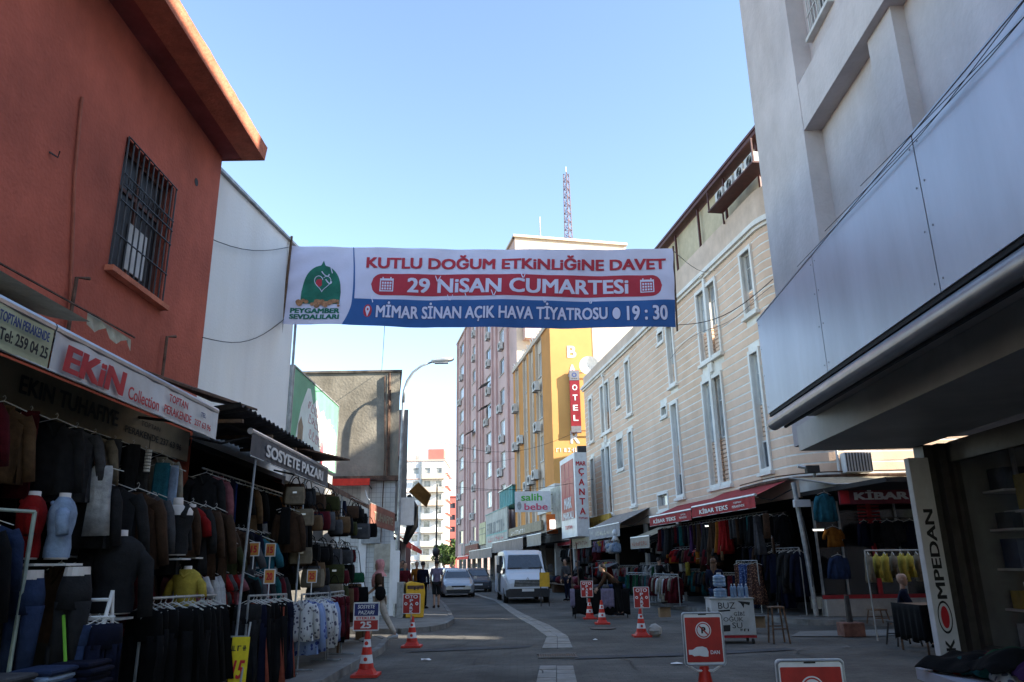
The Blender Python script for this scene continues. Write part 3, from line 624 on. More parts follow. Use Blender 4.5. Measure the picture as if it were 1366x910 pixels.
MB().add(*[(v if i else [(x,y+(3.4 if y < 26 else 0),z) for x,y,z in v]) for i, v in enumerate(slant(3.4,7.5,-4.1,36.5))]).build('rear_wing', M_concL, Cb)
rF = frame((-3.98,26), (-.17,1))(1)
for u in (.9, 3.2): 
    MB().fbox(rF, u, u+1.2, 5.4, 6.9, -.02, .03).build('shutter', M_farpink, Cb)

WS = thing('hanging_lightbox', 'blank white projecting lightbox on the corner building above the bin', 'sign', (-3.8,27,3.0))
MB().box((-4.02,27.0,3.0),(-3.56,27.16,3.95)).build('box', M_signwhite, WS); MB().box((-4.3,27.03,3.3),(-4.022,27.1,3.4)).build('bracket', M_darkmetal, WS)
aw = MB(); aw.add([(-4.35,31.4,4.6),(-3.95,31.3,4.95),(-3.5,32.0,4.5),(-3.75,32.6,4.05),(-4.35,31.4,4.55),(-3.95,31.3,4.9),(-3.5,32.0,4.45),(-3.75,32.6,4.0)], [(0,1,2,3),(7,6,5,4),(0,1,5,4),(1,2,6,5),(2,3,7,6),(3,0,4,7)])
solo(aw, 'tarpaulin', mat('ochre_tarpaulin', (.40,.20,.06), .85), 'torn ochre tarpaulin flapping from the corner building above the red awning', 'tarpaulin')
dk = MB(); dk.tube([(-4.3,31.0,4.4),(-4.1,31,3.9),(-4.15,31.2,3.2),(-4.45,31.3,2.5)], [.08,.2,.24,.1], 8)
solo(dk, 'rolled_cover', M_black, 'black rolled cover sagging below the ochre tarpaulin', 'cover')
# ================================================================ FAR BUILDINGS
hF = frame((2.64,50), (-.185,1))(-1); h2 = frame((2.64,50), (1,.0))(1)
H = thing('yellow_hotel', 'yellow and ochre painted hotel with large white letters down its sunlit end wall', 'building', (6,56,0))
HT = 18.0
bays = [(3.0,4.6),(5.9,7.1),(8.4,9.6),(11.9,12.9)]
floors = [5.2, 8.2, 11.3, 14.4]
hh = [(a+.25,b_-.25,f+.5,f+2.3) for a,b_ in bays for f in floors]
MB().holes(hF, 0, 14.2, 3.2, HT, hh, -.15, .2).build('bay_wall', M_cream, H)
ps = MB()
for a, b_ in ((0,2.7),(4.85,5.7),(7.3,8.2),(9.8,11.7),(13.1,14.2)): ps = MB().fbox(hF, a, b_, 3.2, HT-.3, -.14, 0); ps.build('pilaster', M_ochre, H)
for a in (2.72, 4.78, 5.72, 7.22, 8.22, 9.72, 11.72, 13.02): MB().fbox(hF, a, a+.07, 3.2, HT-.3, -.14, .03).build('pilaster_edge', M_cream, H)
for h_ in hh: window(hF, *h_, H, M_offwhite, rnd.choice((M_palewin,M_curtain,M_glassd)), fw=.06, rec=.12, mull=1, base=-.15)
MB().add([h2(0,3.2),h2(9,3.2),h2(9,HT),h2(0,HT)], [(0,1,2,3)]).add([h2(9,3.2),hF(14.2,3.2,-9),hF(14.2,HT,-9),h2(9,HT)], [(0,1,2,3)]).build('end_wall', M_yellow, H)
MB().add([hF(14.2,0,0),hF(14.2,0,-9),hF(14.2,HT,-9),hF(14.2,HT,0)], [(0,1,2,3)]).build('rear_wall', M_cream, H)
MB().add([h2(2.95,8,-.0)+Vector((0,-.02,0)),h2(9,8)+Vector((0,-.02,0)),h2(9,HT)+Vector((0,-.02,0)),h2(2.95,HT)+Vector((0,-.02,0))], [(0,1,2,3)]).build('end_wall_panel', M_cream, H)
MB().add([hF(0,HT,0),h2(9,HT),hF(14.2,HT,-9),hF(14.2,HT,0)], [(0,1,2,3)]).fbox(hF, -.05, 14.2, HT-.3, HT+.02, -.1, .12).build('roof', M_cream, H)
nt_ = MB(); r2 = random.Random(3)
for k in range(22): u = .4+k*.62; nt_.tube([hF(u,HT,.05),hF(u+r2.uniform(-.15,.2),HT+r2.uniform(.1,.5),.15)], .05, 4)
nt_.build('roof_clutter', M_galv, H)
ux = lambda x: x-2.64
ml = onface(h2, ux(4.25), 0, .0); 
for s_, z_ in (("B",15.7),("A",14.35),("R",9.75)):
    text(s_, onface(h2, ux(4.12), z_, .0), .62, .85, M_whiteink, H, bold=.03, off=.02, name='painted_letter')
scribble(onface(h2, ux(3.85), 8.95, 0), 2.0, .38, M_whiteink, H, 5, 1, .02, 'painted_lettering', n=8)
for (u, z_) in ((3.9,13.8),(3.9,10.8),(10.3,10.9),(12.4,13.9),(12.6,10.7),(4.9,7.5),(6.6,7.3),(8.2,7.0)): ac_unit(hF, u, z_, H, .0, 1.15)
HS = thing('hotel_sign', 'red vertical hotel sign with white letters O T E L hanging on the yellow wall', 'sign', (4.2,49.8,10.0))
MB().box((3.87,49.72,10.0),(4.55,49.9,14.3)).build('box', mat('dark_sign_red', (.26,.012,.02), .5), HS)
for z0, z1 in ((13.6,14.28),(10.02,10.45)): MB().box((3.875,49.70,z0),(4.545,49.718,z1)).build('end_plate', mat('dull_plate', (.20,.20,.22), .6), HS)
hm = lambda z_: (lambda a, b_, e=0: Vector((4.21+a, 49.72-e, z_+b_)))
for s_, z_ in (("O",13.1),("T",12.4),("E",11.7),("L",11.0)): text(s_, hm(z_), .34, .40, M_whiteink, HS, bold=.03, off=.01)
disc(hm(13.95), 0, .03, .16, .16, M_blueink, HS, .025, 'crescent', hole=.6); text("***", hm(13.72), .4, .09, M_ink, HS, off=.025, name='stars')
MB().box((4.5,49.75,14.1),(5.6,49.8,14.15)).box((4.5,49.75,10.1),(5.6,49.8,10.15)).build('bracket', M_darkmetal, HS)
SD = thing('satellite_dish', 'white satellite dish at the roof edge beside the hotel sign', 'satellite dish', (4.9,46.9,13.2))
d_ = MB(); rings = []
for k in range(6):
    r = .62*(k+.2)/5.2; rings.append([Vector((4.9+r*math.cos(t), 46.4-.22*(r/.62)**2+.16, 13.75+r*math.sin(t))) for t in [2*math.pi*q/20 for q in range(20)]])
d_.loft(rings, caps=False).build('dish', M_offwhite, SD, smooth=True); MB().tube([(4.9,46.8,13.0),(4.9,46.7,13.7),(4.9,46.5,13.75)], .03, 6).tube([(4.9,46.5,13.2),(4.85,45.9,13.7)], .015, 5).build('mount', M_galv, SD)

# pink tower
pF = frame((.44,68), (-.225,1))(-1); p2 = frame((.44,68), (1,.225))(1)
PT = thing('pink_tower_block', 'tall dusty pink apartment tower with columns of windows and air conditioners', 'building', (0,85,0))
PZ = 32.6; levels = [3.2*k+3.6 for k in range(9)]
cols = [(5.9,8.1,1),(12.7,16.0,1),(22.3,25.2,1),(32.4,36.0,1)]
small = [(10.1,10.9),(19.3,20.2),(28.6,29.6)]
wins = []
for (a, b_, k) in cols:
    for zl in levels: wins.append((a,b_,zl+.75,zl+2.45))
for a, b_ in small:
    for zl in levels: wins.append((a,b_,zl+1.2,zl+2.5))
MB().holes(pF, 0, 38.4, 2.8, PZ, wins, 0, .22).build('wall', M_pink, PT)
for a, b_, c, d_ in wins:
    big = b_-a > 1.5
    window(pF, a, b_, c, d_, PT, M_offwhite, rnd.choice((M_palewin,M_palewin,M_curtain,M_glassd)) if big else M_glassd, fw=.09 if big else .05, rec=.14, mull=1 if big else 0, sill=big)
for u in (3.4,9.1,11.4,17.3,18.6,21.2,26.6,27.8,30.6,37.2):
    MB().fbox(pF, u, u+.55, 2.8, PZ, 0, .22).build('pilaster', M_pinkd, PT)
cr = random.Random(11)
for (a, b_, k) in cols:
    for zl in levels:
        if cr.random() < .62: ac_unit(pF, a+(b_-a)*(.25 if cr.random() < .5 else .7), zl+.05, PT, .0, 1.35)
for (u, zz, w) in ((13,17.9,2.6),(23,16.8,2.6),(12.8,20.4,2.6)):
    MB().add([pF(u,zz+.8,.0),pF(u+w,zz+.8,.0),pF(u+w,zz+.2,1.1),pF(u,zz+.2,1.1)], [(0,1,2,3)]).build('window_awning', M_darkmetal, PT)
ew = MB().holes(p2, 0, 11.6, 2.8, PZ, [], 0, .2).add([p2(11.6,2.8),p2(11.6,2.8,-14),p2(11.6,PZ,-14),p2(11.6,PZ)], [(0,1,2,3)]); ew.build('end_wall', M_cream, PT)
MB().add([pF(38.4,2.8,0),pF(38.4,2.8,-14),pF(38.4,PZ,-14),pF(38.4,PZ)], [(0,1,2,3)]).add([pF(0,PZ,0),p2(11.6,PZ,0),p2(11.6,PZ,-30),pF(38.4,PZ)], [(0,1,2,3)]).build('rear_wall', M_pink, PT)
MB().fbox(p2, .6, 3.4, 22.0, 23.6, 0, 1.0).build('balcony', M_farpink, PT)
MB().fbox(p2, -.2, 11.7, PZ, PZ+.25, -.4, .25).fbox(pF, 0, 38.5, PZ, PZ+.22, -.3, .2).build('parapet', M_cream, PT)
ac_unit(p2, 2.3, 24.3, PT, .1, 1.6); MB().fbox(p2, 9.0, 11.2, 20.0, 21.6, -.02, .05).build('window', M_palewin, PT)
MB().fbox(p2, 8.4, 11.5, 21.62, 21.8, 0, .3).build('lintel', M_offwhite, PT)
MB().tube([p2(3.0,PZ,-1.5),p2(3.0,PZ+3.2,-1.5)], .06, 6).build('roof_aerial', M_galv, PT)
M_mast = mat('mast_grey_red', (.16,.09,.09), .7, .2, 3)
RM = thing('lattice_mast', 'tall thin triangular lattice radio mast on the cream roof', 'mast', (6.3,75,32.7))
base = Vector((6.35,75,32.7)); mh = 10.8
leg = lambda k, t: base+Vector((.52*math.cos(2.094*k+.5)*(1-.35*t), .52*math.sin(2.094*k+.5)*(1-.35*t), mh*t))
for k in range(3): MB().tube([leg(k,0),leg(k,1)], .05, 5).build('mast_leg', M_mast, RM)
n_ = 11
for i in range(n_):
    mb = MB()
    for k in range(3): mb.tube([leg(k,i/n_),leg((k+1)%3,(i+.5)/n_)], .03, 4).tube([leg((k+1)%3,(i+.5)/n_),leg(k,(i+1)/n_)], .03, 4).tube([leg(k,i/n_),leg((k+1)%3,i/n_)], .03, 4)
    mb.build('brace', M_mast, RM)
MB().tube([base+Vector((0,0,mh)),base+Vector((0,0,mh+.8))], .03, 5).build('tip', M_galv, RM)

# low shops in front of hotel and tower
LS = thing('shop_row_building', 'row of low shop fronts with painted signs below the hotel and pink tower', 'building', (1,60,0))
MB().fbox(shopF, -2.3, 58, 3.0, 4.2, -5, -.1).build('wall', M_concL, LS)
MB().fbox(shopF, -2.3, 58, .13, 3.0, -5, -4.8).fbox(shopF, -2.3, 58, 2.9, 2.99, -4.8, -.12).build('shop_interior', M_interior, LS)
for u in [i*4.6-2.2 for i in range(14)]: MB().fbox(shopF, u, u+.35, .13, 2.89, -.5, -.1).build('pier', M_concL, LS)
MB().fbox(shopF, 2.8, 8.3, 5.0, 6.7, -2.5, -.25).fbox(shopF, 2.8, 8.3, 4.21, 5.0, -2.5, -2.3).fbox(shopF,8.3,17,4.21,6.2,-3,-.8).build('upper_wall', M_offwhite, LS)
def wallsign(name, fn, u0, u1, z0, z1, o, m, label, cat='sign', th=.12):
    s_ = thing(name, label, cat, fn((u0+u1)/2, z0, o)); MB().fbox(fn, u0, u1, z0, z1, o-th, o).build('panel', m, s_); return s_
gp = wallsign('stone_panel', shopF, -.3, 2.7, 3.7, 6.3, .05, mat('grey_green_panel', (.42,.42,.36), .7, .2, 1.2, dirt=.25), 'weathered grey green facade panel with faded marks beside the red shop sign', 'panel')
scribble(onface(shopF, 1.2, 5.0, .05), 2.4, 2.0, M_concL, gp, 8, 3, .012, 'faded_mark', n=3)
bg_ = wallsign('grey_billboard', shopF, 18.6, 31.3, 3.0, 6.4, .15, mat('grey_board', (.34,.37,.37), .6, .15, 1, dirt=.3), 'large grey billboard with faint vertical drawings and red writing behind the van', 'billboard')
M_pg = mat('print_grey', (.16,.18,.19), .7); M_tealp = mat('print_teal', (.18,.38,.36), .7)
scribble(onface(shopF, 25, 5.2, .15), 10.5, 1.5, M_pg, bg_, 21, 1, .015, 'faded_drawing', n=9); scribble(onface(shopF, 25, 4.0, .15), 9, .5, M_pr, bg_, 22, 1, .015, 'red_lettering', n=8)
MB().fbox(shopF, 18.9, 31.0, 4.35, 4.5, .152, .165).build('stripe', M_tealp, bg_)
MB().fbox(shopF, 18.6, 31.3, 6.402, 6.47, 0, .2).build('frame', M_tealp, bg_)
ys_ = wallsign('yellow_shop_sign', shopF, 32.1, 36.6, 3.7, 5.9, .1, mat('pale_yellow_board', (.55,.52,.30), .7, .2, 1), 'pale yellow lit shop sign at the foot of the pink tower', 'sign')
MB().fbox(shopF, 32.1, 36.6, 4.7, 4.75, .102, .12).fbox(shopF, 32.1, 36.6, 5.3, 5.35, .102, .12).build('joint', M_pg, ys_)
bs_ = wallsign('brown_shop_sign', shopF, 37.2, 48.5, 2.7, 3.9, .2, M_browncanvas, 'brown shop sign with pale writing at the far end of the shop row', 'sign'); scribble(onface(shopF, 43, 3.4, .2), 8, .6, M_beigecanvas, bs_, 31, 1, .02, n=7)
tb_ = thing('teal_balcony', 'teal boarded balcony box on the pink tower above the billboard', 'balcony', shopF(20,6.4,0)); MB().fbox(shopF, 17, 23.8, 6.5, 8.0, -1.5, -.05).build('box', mat('teal_board', (.03,.23,.25), .7, .15, 1), tb_); MB().fbox(shopF, 16.8, 24, 8.01, 8.1, -1.6, .05).build('cap', M_galv, tb_)
for k in range(8): MB().fbox(shopF, 17.1+k*.85, 17.15+k*.85, 6.5, 8.0, -.048, -.02).build('batten', M_tealp, tb_)
sl_ = thing('baby_shop_sign', 'white projecting shop sign with green word over pink word above the van', 'sign', (1.5,47,4.8))
MB().box((.02,49.2,4.85),(2.35,49.34,6.15)).build('panel', M_signwhite, sl_)
smf = lambda a, b_, e=0: Vector((1.15+a, 49.2-e, 5.5+b_))
text("salih", smf, 1.35, .46, mat('green_ink', (.10,.45,.06), .6), sl_, bold=.02, cy=.28, cx=-.05, off=.012); text("bebe", smf, 1.5, .42, mat('pink_ink', (.70,.10,.18), .6), sl_, bold=.02, cy=-.32, cx=.22, off=.012)
disc(smf, -.85, -.25, .14, .26, M_galv, sl_, .01, 'printed_figure')
MB().box((2.351,49.25,5.9),(3.6,49.3,5.95)).box((2.351,49.25,5.0),(3.6,49.3,5.05)).build('bracket', M_darkmetal, sl_)
os_ = thing('orange_lightbox', 'small orange and white lit sign below the baby shop sign', 'sign', (2.4,48.5,3.4))
MB().box((2.0,48.6,3.45),(2.75,48.75,4.65)).build('box', mat('orange_plastic', (.75,.16,.02), .5), os_); MB().box((2.2,48.58,3.75),(2.75,48.598,4.3)).build('white_patch', emit('lit_white_plastic', (1,.93,.85), .7), os_)
# MAR CANTA box sign
MC = thing('bag_shop_sign', 'tall white and red box sign with vertical red lettering on its front edge', 'sign', (3.7,42,3.0))
mcF = frame((3.38,42.0), (-.152,.988))(-1)
MB().fbox(mcF, 0, 3.9, 3.05, 7.6, -.7, 0).build('box', M_signwhite, MC)
MB().fbox(mcF, .35, 3.6, 4.05, 7.3, .001, .02).build('red_panel', mat('faded_red_panel', (.50,.13,.09), .6, .15, 1, dirt=.15), MC)
for z_ in (5.3, 6.3): MB().fbox(mcF, .35, 3.6, z_, z_+.03, .021, .03).build('joint', M_pr, MC)
for u in (1.4, 2.5): MB().fbox(mcF, u, u+.04, 4.05, 7.3, .021, .03).build('joint', M_pr, MC)
mq = onface(mcF, 1.9, 0, .03)
text("MARK", mq, 1.9, .62, M_whiteink, MC, bold=.04, cy=4.95, off=.01, skew=0); text("MARKALI", mq, 2.6, .42, M_whiteink, MC, bold=.04, cy=4.25, off=.01); text("TOPTAN", mq, 1.8, .2, M_redink, MC, bold=.03, cy=3.6, off=.01)
mm = lambda z_: (lambda a, b_, e=0: Vector((3.73+a, 42.0-.105-e+.0, z_+b_)))
edge = frame((3.38,42.0), (.988,.152))(1)
em = lambda z_: onface(edge, .35, z_, 0)
text("MAR", em(6.98), .56, .24, M_redink, MC, bold=.03, off=.02); 
for s_, z_ in (("Ç",6.5),("A",5.95),("N",5.42),("T",4.9),("A",4.38)): text(s_, em(z_), .32, .44 if s_ == "Ç" else .36, M_redink, MC, bold=.03, off=.02)
text("TOPTAN", em(4.0), .5, .12, M_redink, MC, bold=.02, off=.02)
MB().box((3.6,42.3,7.6),(4.1,42.8,8.0)).build('mount', M_darkmetal, MC)

# ------------------------------------------------ left side distance
def block(name, label, x0, x1, y, depth, z1, m, floors, cols, wm, side=None, base=0, parent=None, balc=False):
    t = thing(name, label, 'building', ((x0+x1)/2, y+depth/2, 0)); fn = frame((x0,y), (1,0))(1)
    ws = []; fh = (z1-base-1)/floors; cw = (x1-x0)/cols
    for f in range(floors):
        for c in range(cols): ws.append((x0-x0+cw*(c+.25), cw*(c+.75), base+fh*f+fh*.38, base+fh*f+fh*.82))
    MB().holes(fn, 0, x1-x0, 0, z1, ws, 0, .3).build('wall', m, t)
    MB().box((x0,y+.001,0),(x0+.01,y+depth,z1)).box((x1-.01,y+.002,0),(x1,y+depth,z1)).box((x0,y+depth-.02,0),(x1,y+depth,z1)).box((x0-.2,y-.2,z1),(x1+.2,y+depth,z1+.35)).build('side_wall', side or m, t)
    for w in ws: 
        o = MB().fbox(fn, w[0], w[1], w[2], w[3], -.28, -.22).build('window', wm, t)
    return t, fn, fh, cw
A, afn, fh, cw = block('white_apartment_block', 'sunlit white apartment block with balconies closing the left side of the street', -26, -15.6, 170, 14, 24.4, M_white, 8, 4, M_curtain, side=M_farpink)
for f in range(1, 8):
    MB().fbox(afn, 5.4, 10.4, fh*f-.15, fh*f+.0, .0, 1.2).build('balcony_slab', M_cream, A); MB().fbox(afn, 5.4, 10.4, fh*f+.001, fh*f+1.0, 1.08, 1.2).build('balcony_parapet', rnd.choice((M_white,M_white,M_cream)), A)
    MB().fbox(afn, 0.3, 4.8, fh*f-.12, fh*f+.05, .0, .18).build('string_course', M_farpink, A)
MB().fbox(afn, 5.0, 5.35, 0, 24.3, 0, .4).build('downpipe', M_galv, A); MB().box((-19.5,170.5,24.75),(-15.9,175,27.2)).build('roof_room', M_farred, A); MB().box((-22.5,171,24.75),(-21.7,172,25.9)).build('chimney', M_concL, A)
for f in range(8):
    for k in range(4): MB().box((-15.6,171+k*3.2,fh*f+1.2),(-14.9,172.6+k*3.2,fh*f+1.35)).build('ledge', M_farred, A)
block('far_cream_block', 'distant cream block with red roof beyond the tree', -24, -12, 262, 10, 15.5, M_cream, 5, 5, M_glassd)
F_ = block('far_red_block', 'narrow red block behind the white apartment block', -17.2, -14.6, 196, 8, 18.6, M_farred, 6, 1, M_glassd)
block('far_pale_block', 'small pale block above the tree at the street end', -19.0, -11.5, 215, 8, 11.5, M_farpink, 4, 4, M_curtain)
# closing buildings right of street end, hidden mostly by the tower
block('end_building', 'low building closing the street beyond the parked cars', -16, 8, 300, 10, 9, M_farpink, 3, 8, M_glassd)
# tree
def leafball(mb, c, r, n, s, rr):
    for i in range(n):
        d = Vector((rr.gauss(0,1), rr.gauss(0,1), rr.gauss(0,1))).normalized()*r*(rr.random()**.4)
        p = Vector(c)+d; a = Vector((rr.gauss(0,1), rr.gauss(0,1), rr.gauss(0,1))).normalized(); b_ = a.orthogonal().normalized(); q = a.cross(b_); k = s*rr.uniform(.6,1.3)
        mb.add([p-b_*k, p+q*k*.6, p+b_*k, p-q*k*.6], [(0,1,2,3)])
def tree(x, y, h, r, label, seed):
    rr = random.Random(seed); t = thing('street_tree', label, 'tree', (x,y,0), 'trees at the street end')
    tk = MB().tube([(x,y,0),(x+.1,y,h*.3),(x,y,h*.6)], [.28,.2,.1], 7)
    for k in range(6): a = k*1.05; tk.tube([(x,y,h*.35+.1*k),(x+math.cos(a)*r*.6,y+math.sin(a)*r*.6,h*.65)], [.1,.03], 5)
    tk.build('trunk', M_bark, t); mb = MB()
    for k in range(26):
        a = rr.random()*6.28; q = rr.random()**.5*r; leafball(mb, (x+math.cos(a)*q, y+math.sin(a)*q, h*rr.uniform(.42,.95)), r*.36, 70, .22, rr)
    mb.build('crown', M_leaf, t)
tree(-9.6, 118, 5.4, 1.7, 'round green street tree between the white block and the pink tower', 1)
tree(-12.0, 130, 5.0, 1.6, 'green tree half hidden behind the leftmost parked cars', 2)
# left red awning row
RA = thing('red_awning_shops', 'low left hand shops with faded red tiled awning beyond the yellow bin', 'building', (-6,42,0))
MB().add([(-10,34.5,.12),(-6.0,34.5,.12),(-9.4,70,.12),(-14,70,.12),(-10,34.5,3.3),(-6.0,34.5,3.3),(-9.4,70,3.3),(-14,70,3.3)], [(0,3,2,1),(4,5,6,7),(0,1,5,4),(1,2,6,5),(2,3,7,6),(3,0,4,7)]).build('wall', mat('dark_pink_wall', (.22,.09,.08), .9), RA)
for y0, y1 in ((34.9,40.6),(40.8,47.2),(47.4,58)):
    x0 = -6.05-(y0-34.9)*.09; x1 = -6.05-(y1-34.9)*.09
    ra = MB().add([(x0,y0,3.45),(x0+1.15,y0,2.75),(x1+1.15,y1,2.75),(x1,y1,3.45),(x0,y0,3.38),(x0+1.15,y0,2.68),(x1+1.15,y1,2.68),(x1,y1,3.38)], [(0,1,2,3),(7,6,5,4),(0,1,5,4),(1,2,6,5),(2,3,7,6),(3,0,4,7)])
    ra.build('awning', M_brightred if y0 < 38 else M_browncanvas, RA)
    MB().add([(x0+1.16,y0,2.75),(x1+1.16,y1,2.75),(x1+1.16,y1,2.45),(x0+1.16,y0,2.45)], [(0,1,2,3)]).build('valance', M_brightred, RA)
MB().box((-5.3,36,.12),(-5.1,36.2,2.7)).build('post', M_offwhite, RA)
# far lamp
FL = thing('far_street_lamp', 'dark thin street lamp in front of the white apartment block', 'street lamp', (-5.9,58,0))
MB().tube([(-5.9,58,0),(-5.9,58,7.6)], [.09,.05], 8).build('pole', M_darkmetal, FL); MB().ell((-5.9,58,2.6), .28,.28,.35).build('base_globe', M_darkmetal, FL)

# ------------------------------------------------ unseen blocks added right of the frame, shaped to shade the crossing
XB = thing('added_shade_block', 'plain pale unseen block added far right to shade the crossing', 'building', (33,0,0))
def xprism(pts, z0, z1, name, m, t):
    n = len(pts); MB().add([(x,y,z0) for x,y in pts]+[(x,y,z1) for x,y in pts], [tuple(reversed(range(n))),tuple(range(n,2*n))]+[(i,(i+1)%n,n+(i+1)%n,n+i) for i in range(n)]).build(name, m, t)
xprism([(25,-30),(40,-30),(40,4.16),(25,9.30)],0,20.8,'wall',M_cream,XB); xprism([(25,9.301),(40,4.161),(40,4.919),(25,10.059)],0,14.6,'sun_gap_base',M_cream,XB); xprism([(25,10.06),(40,4.92),(40,10.7),(25,10.7)],0,20.8,'wall',M_cream,XB)  # slanted gap above the low part lets a strip of sun through
XC = thing('added_shade_block', 'plain grey unseen block added beside the pale one to shape shadows', 'building', (33,14,0))
xprism([(25,10.701),(40,10.701),(40,10.86),(25,16.0)],0,22.8,'wall',M_greywall,XC)  # added shadow caster, north face slanted to let sun onto the corner wall
for yb in (-24,-18,-12,-6,0,5,12.5):
    for zb in (3,6.2,9.4,12.6,15.8): MB().box((24.9,yb,zb),(24.999,yb+1.8,zb+1.6)).build('window', M_glassd, XC if yb > 11 else XB)
# ================================================================ AWNINGS
def awning(fn, u0, u1, zw, zf, out, vh, cm, vm, label, name='awning', group=None, tube=True, text_fn=None, open_end=False, sag=0.0, wm=0.0):
    t = thing(name, label, 'awning', fn((u0+u1)/2, zf-vh, out), group)
    mb = MB(); nU = max(2, int((u1-u0)/.5)); 
    for k in range(nU):
        a = u0+(u1-u0)*k/nU; b_ = u0+(u1-u0)*(k+1)/nU
        zz = lambda f, u: zw+(zf-zw)*f-sag*math.sin(math.pi*f)*(.6+.4*math.sin(u*4))
        for j in range(4): f0, f1 = j/4, (j+1)/4; mb.poly([fn(a,zz(f0,a),wm+(out-wm)*f0),fn(b_,zz(f0,b_),wm+(out-wm)*f0),fn(b_,zz(f1,b_),wm+(out-wm)*f1),fn(a,zz(f1,a),wm+(out-wm)*f1)])
    mb.build('canopy', cm, t)
    v = MB(); n = max(3, int((u1-u0)*5)); rr = random.Random(int(u0*100)+7)
    wob = lambda u, f: .012*math.sin(u*5.3)*f+.006*math.sin(u*17)
    for k in range(n):
        a = u0+(u1-u0)*k/n; b_ = u0+(u1-u0)*(k+1)/n
        for q0, q1 in ((0,.5),(.5,1)): v.poly([fn(a,zf-vh*q0,out+.02+wob(a,q0)),fn(b_,zf-vh*q0,out+.02+wob(b_,q0)),fn(b_,zf-vh*q1,out+.02+wob(b_,q1)),fn(a,zf-vh*q1,out+.02+wob(a,q1))])
    v.build('valance', vm, t)
    if tube: MB().tube([fn(u0,zf+.02,out-.01),fn(u1,zf+.02,out-.01)], .045, 10).build('front_bar', M_alu, t)
    MB().tube([fn(u0,zf-vh,out+.02),fn(u1,zf-vh,out+.02)], .008, 5).build('hem_bar', M_offwhite if tube else M_darkmetal, t)
    for u in (u0+.15, u1-.15): MB().tube([fn(u,zw-.35,wm+.03),fn(u,zf-.12,out*.55),fn(u,zf-.02,out)], .018, 5).build('arm', M_darkmetal, t)
    return t
# left
mpt = lambda fn, uc, zc, o: onface(fn, uc, zc, o)
a1 = awning(oF, 2.2, 5.58, 3.72, 3.42, 1.0, .32, M_offwhite, M_signcream, 'yellow green sign awning with faded blue and black writing at the left edge', 'sign_awning')
text("TOPTAN PERAKENDE", mpt(oF, 5.20, 3.325, 1.045), .58, .075, M_blueink, a1, bold=.03)
text("Tel: 259 04 25", mpt(oF, 5.22, 3.20, 1.045), .56, .09, M_ink, a1, bold=.03)
a2 = awning(oF, 5.6, 8.95, 3.72, 3.42, 1.0, .32, M_offwhite, M_signwhite, 'white awning with large red shop name and Collection beside it', 'sign_awning')
text("EKiN", mpt(oF, 6.20, 3.235, 1.045), .98, .22, M_redink, a2, bold=.045, shear=.1)
text("Collection", mpt(oF, 7.06, 3.185, 1.045), .62, .12, M_redink, a2, bold=.015)
text("TOPTAN", mpt(oF, 7.80, 3.315, 1.045), .46, .08, M_redink, a2, bold=.02); text("PERAKENDE", mpt(oF, 7.82, 3.185, 1.045), .66, .085, M_redink, a2, bold=.02)
text("TEL", mpt(oF, 8.46, 3.30, 1.045), .14, .05, M_blueink, a2, bold=.02); text("237 63 96", mpt(oF, 8.47, 3.185, 1.045), .46, .07, M_redink, a2, bold=.02)
bb_ = thing('shop_name_board', 'old beige board with dark faded shop name hanging behind the white awning', 'sign', (-4.4,8,2.95))
MB().fbox(oF, 5.3, 10.25, 3.02, 3.42, .08, .14).build('board', mat('old_beige_board', (.27,.22,.15), .85, .15, 2, dirt=.35), bb_)
text("EKIN TUHAFIYE", mpt(oF, 7.45, 3.24, .14), 1.75, .17, M_ink, bb_, bold=.03, off=.012); text("TOPTAN", mpt(oF, 9.1, 3.30, .14), .5, .06, M_ink, bb_, off=.012); text("PERAKENDE 237 63 96", mpt(oF, 9.25, 3.17, .14), 1.5, .08, M_ink, bb_, bold=.02, off=.012)
a3 = awning(oF, 10.2, 14.5, 3.75, 3.40, 1.0, .32, M_greycanvas, mat('charcoal_valance', (.10,.095,.10), .8, .1, 5), 'charcoal awning with pale grey shop name under the corrugated roof', 'sign_awning')
text("SOSYETE PAZARI", mpt(oF, 12.4, 3.235, 1.045), 3.3, .18, M_signwhite, a3, bold=.04)
old = thing('torn_awning', 'small torn cream fabric awning on iron brackets on the orange wall', 'awning', (-4.3,6.3,3.8))
def tc_(u, f): return oF(u, 3.98-.13*f-.03*math.sin(f*math.pi), .02+.62*f)
mb = MB()
for k in range(8):
    a, b_ = 4.6+k*.26, 4.6+(k+1)*.26
    for j in range(3): mb.poly([tc_(a,j/3),tc_(b_,j/3),tc_(b_,(j+1)/3),tc_(a,(j+1)/3)])
mb.build('canopy', M_beigecanvas, old)
mb = MB(); rr = random.Random(4)
for k in range(12):
    a, b_ = 6.68+k*.07-.0, 6.68+(k+1)*.07; la, lb = .10+.05*math.sin(k*1.1), .10+.05*math.sin((k+1)*1.1)
    f = lambda u: (u-6.68)/.84
    mb.poly([oF(a,3.95-.02*f(a),.60),oF(b_,3.95-.02*f(b_),.60),oF(b_,3.93-lb,.62+.02*math.sin(b_*30)),oF(a,3.93-la,.62+.02*math.sin(a*30))])
mb.build('torn_valance', mat('torn_cream_fabric', (.50,.46,.34), .9, .1, 8, dirt=.3), old); MB().tube([oF(4.4,3.88,.64),oF(7.55,3.96,.62)], .010, 5).build('front_bar', M_rust, old)
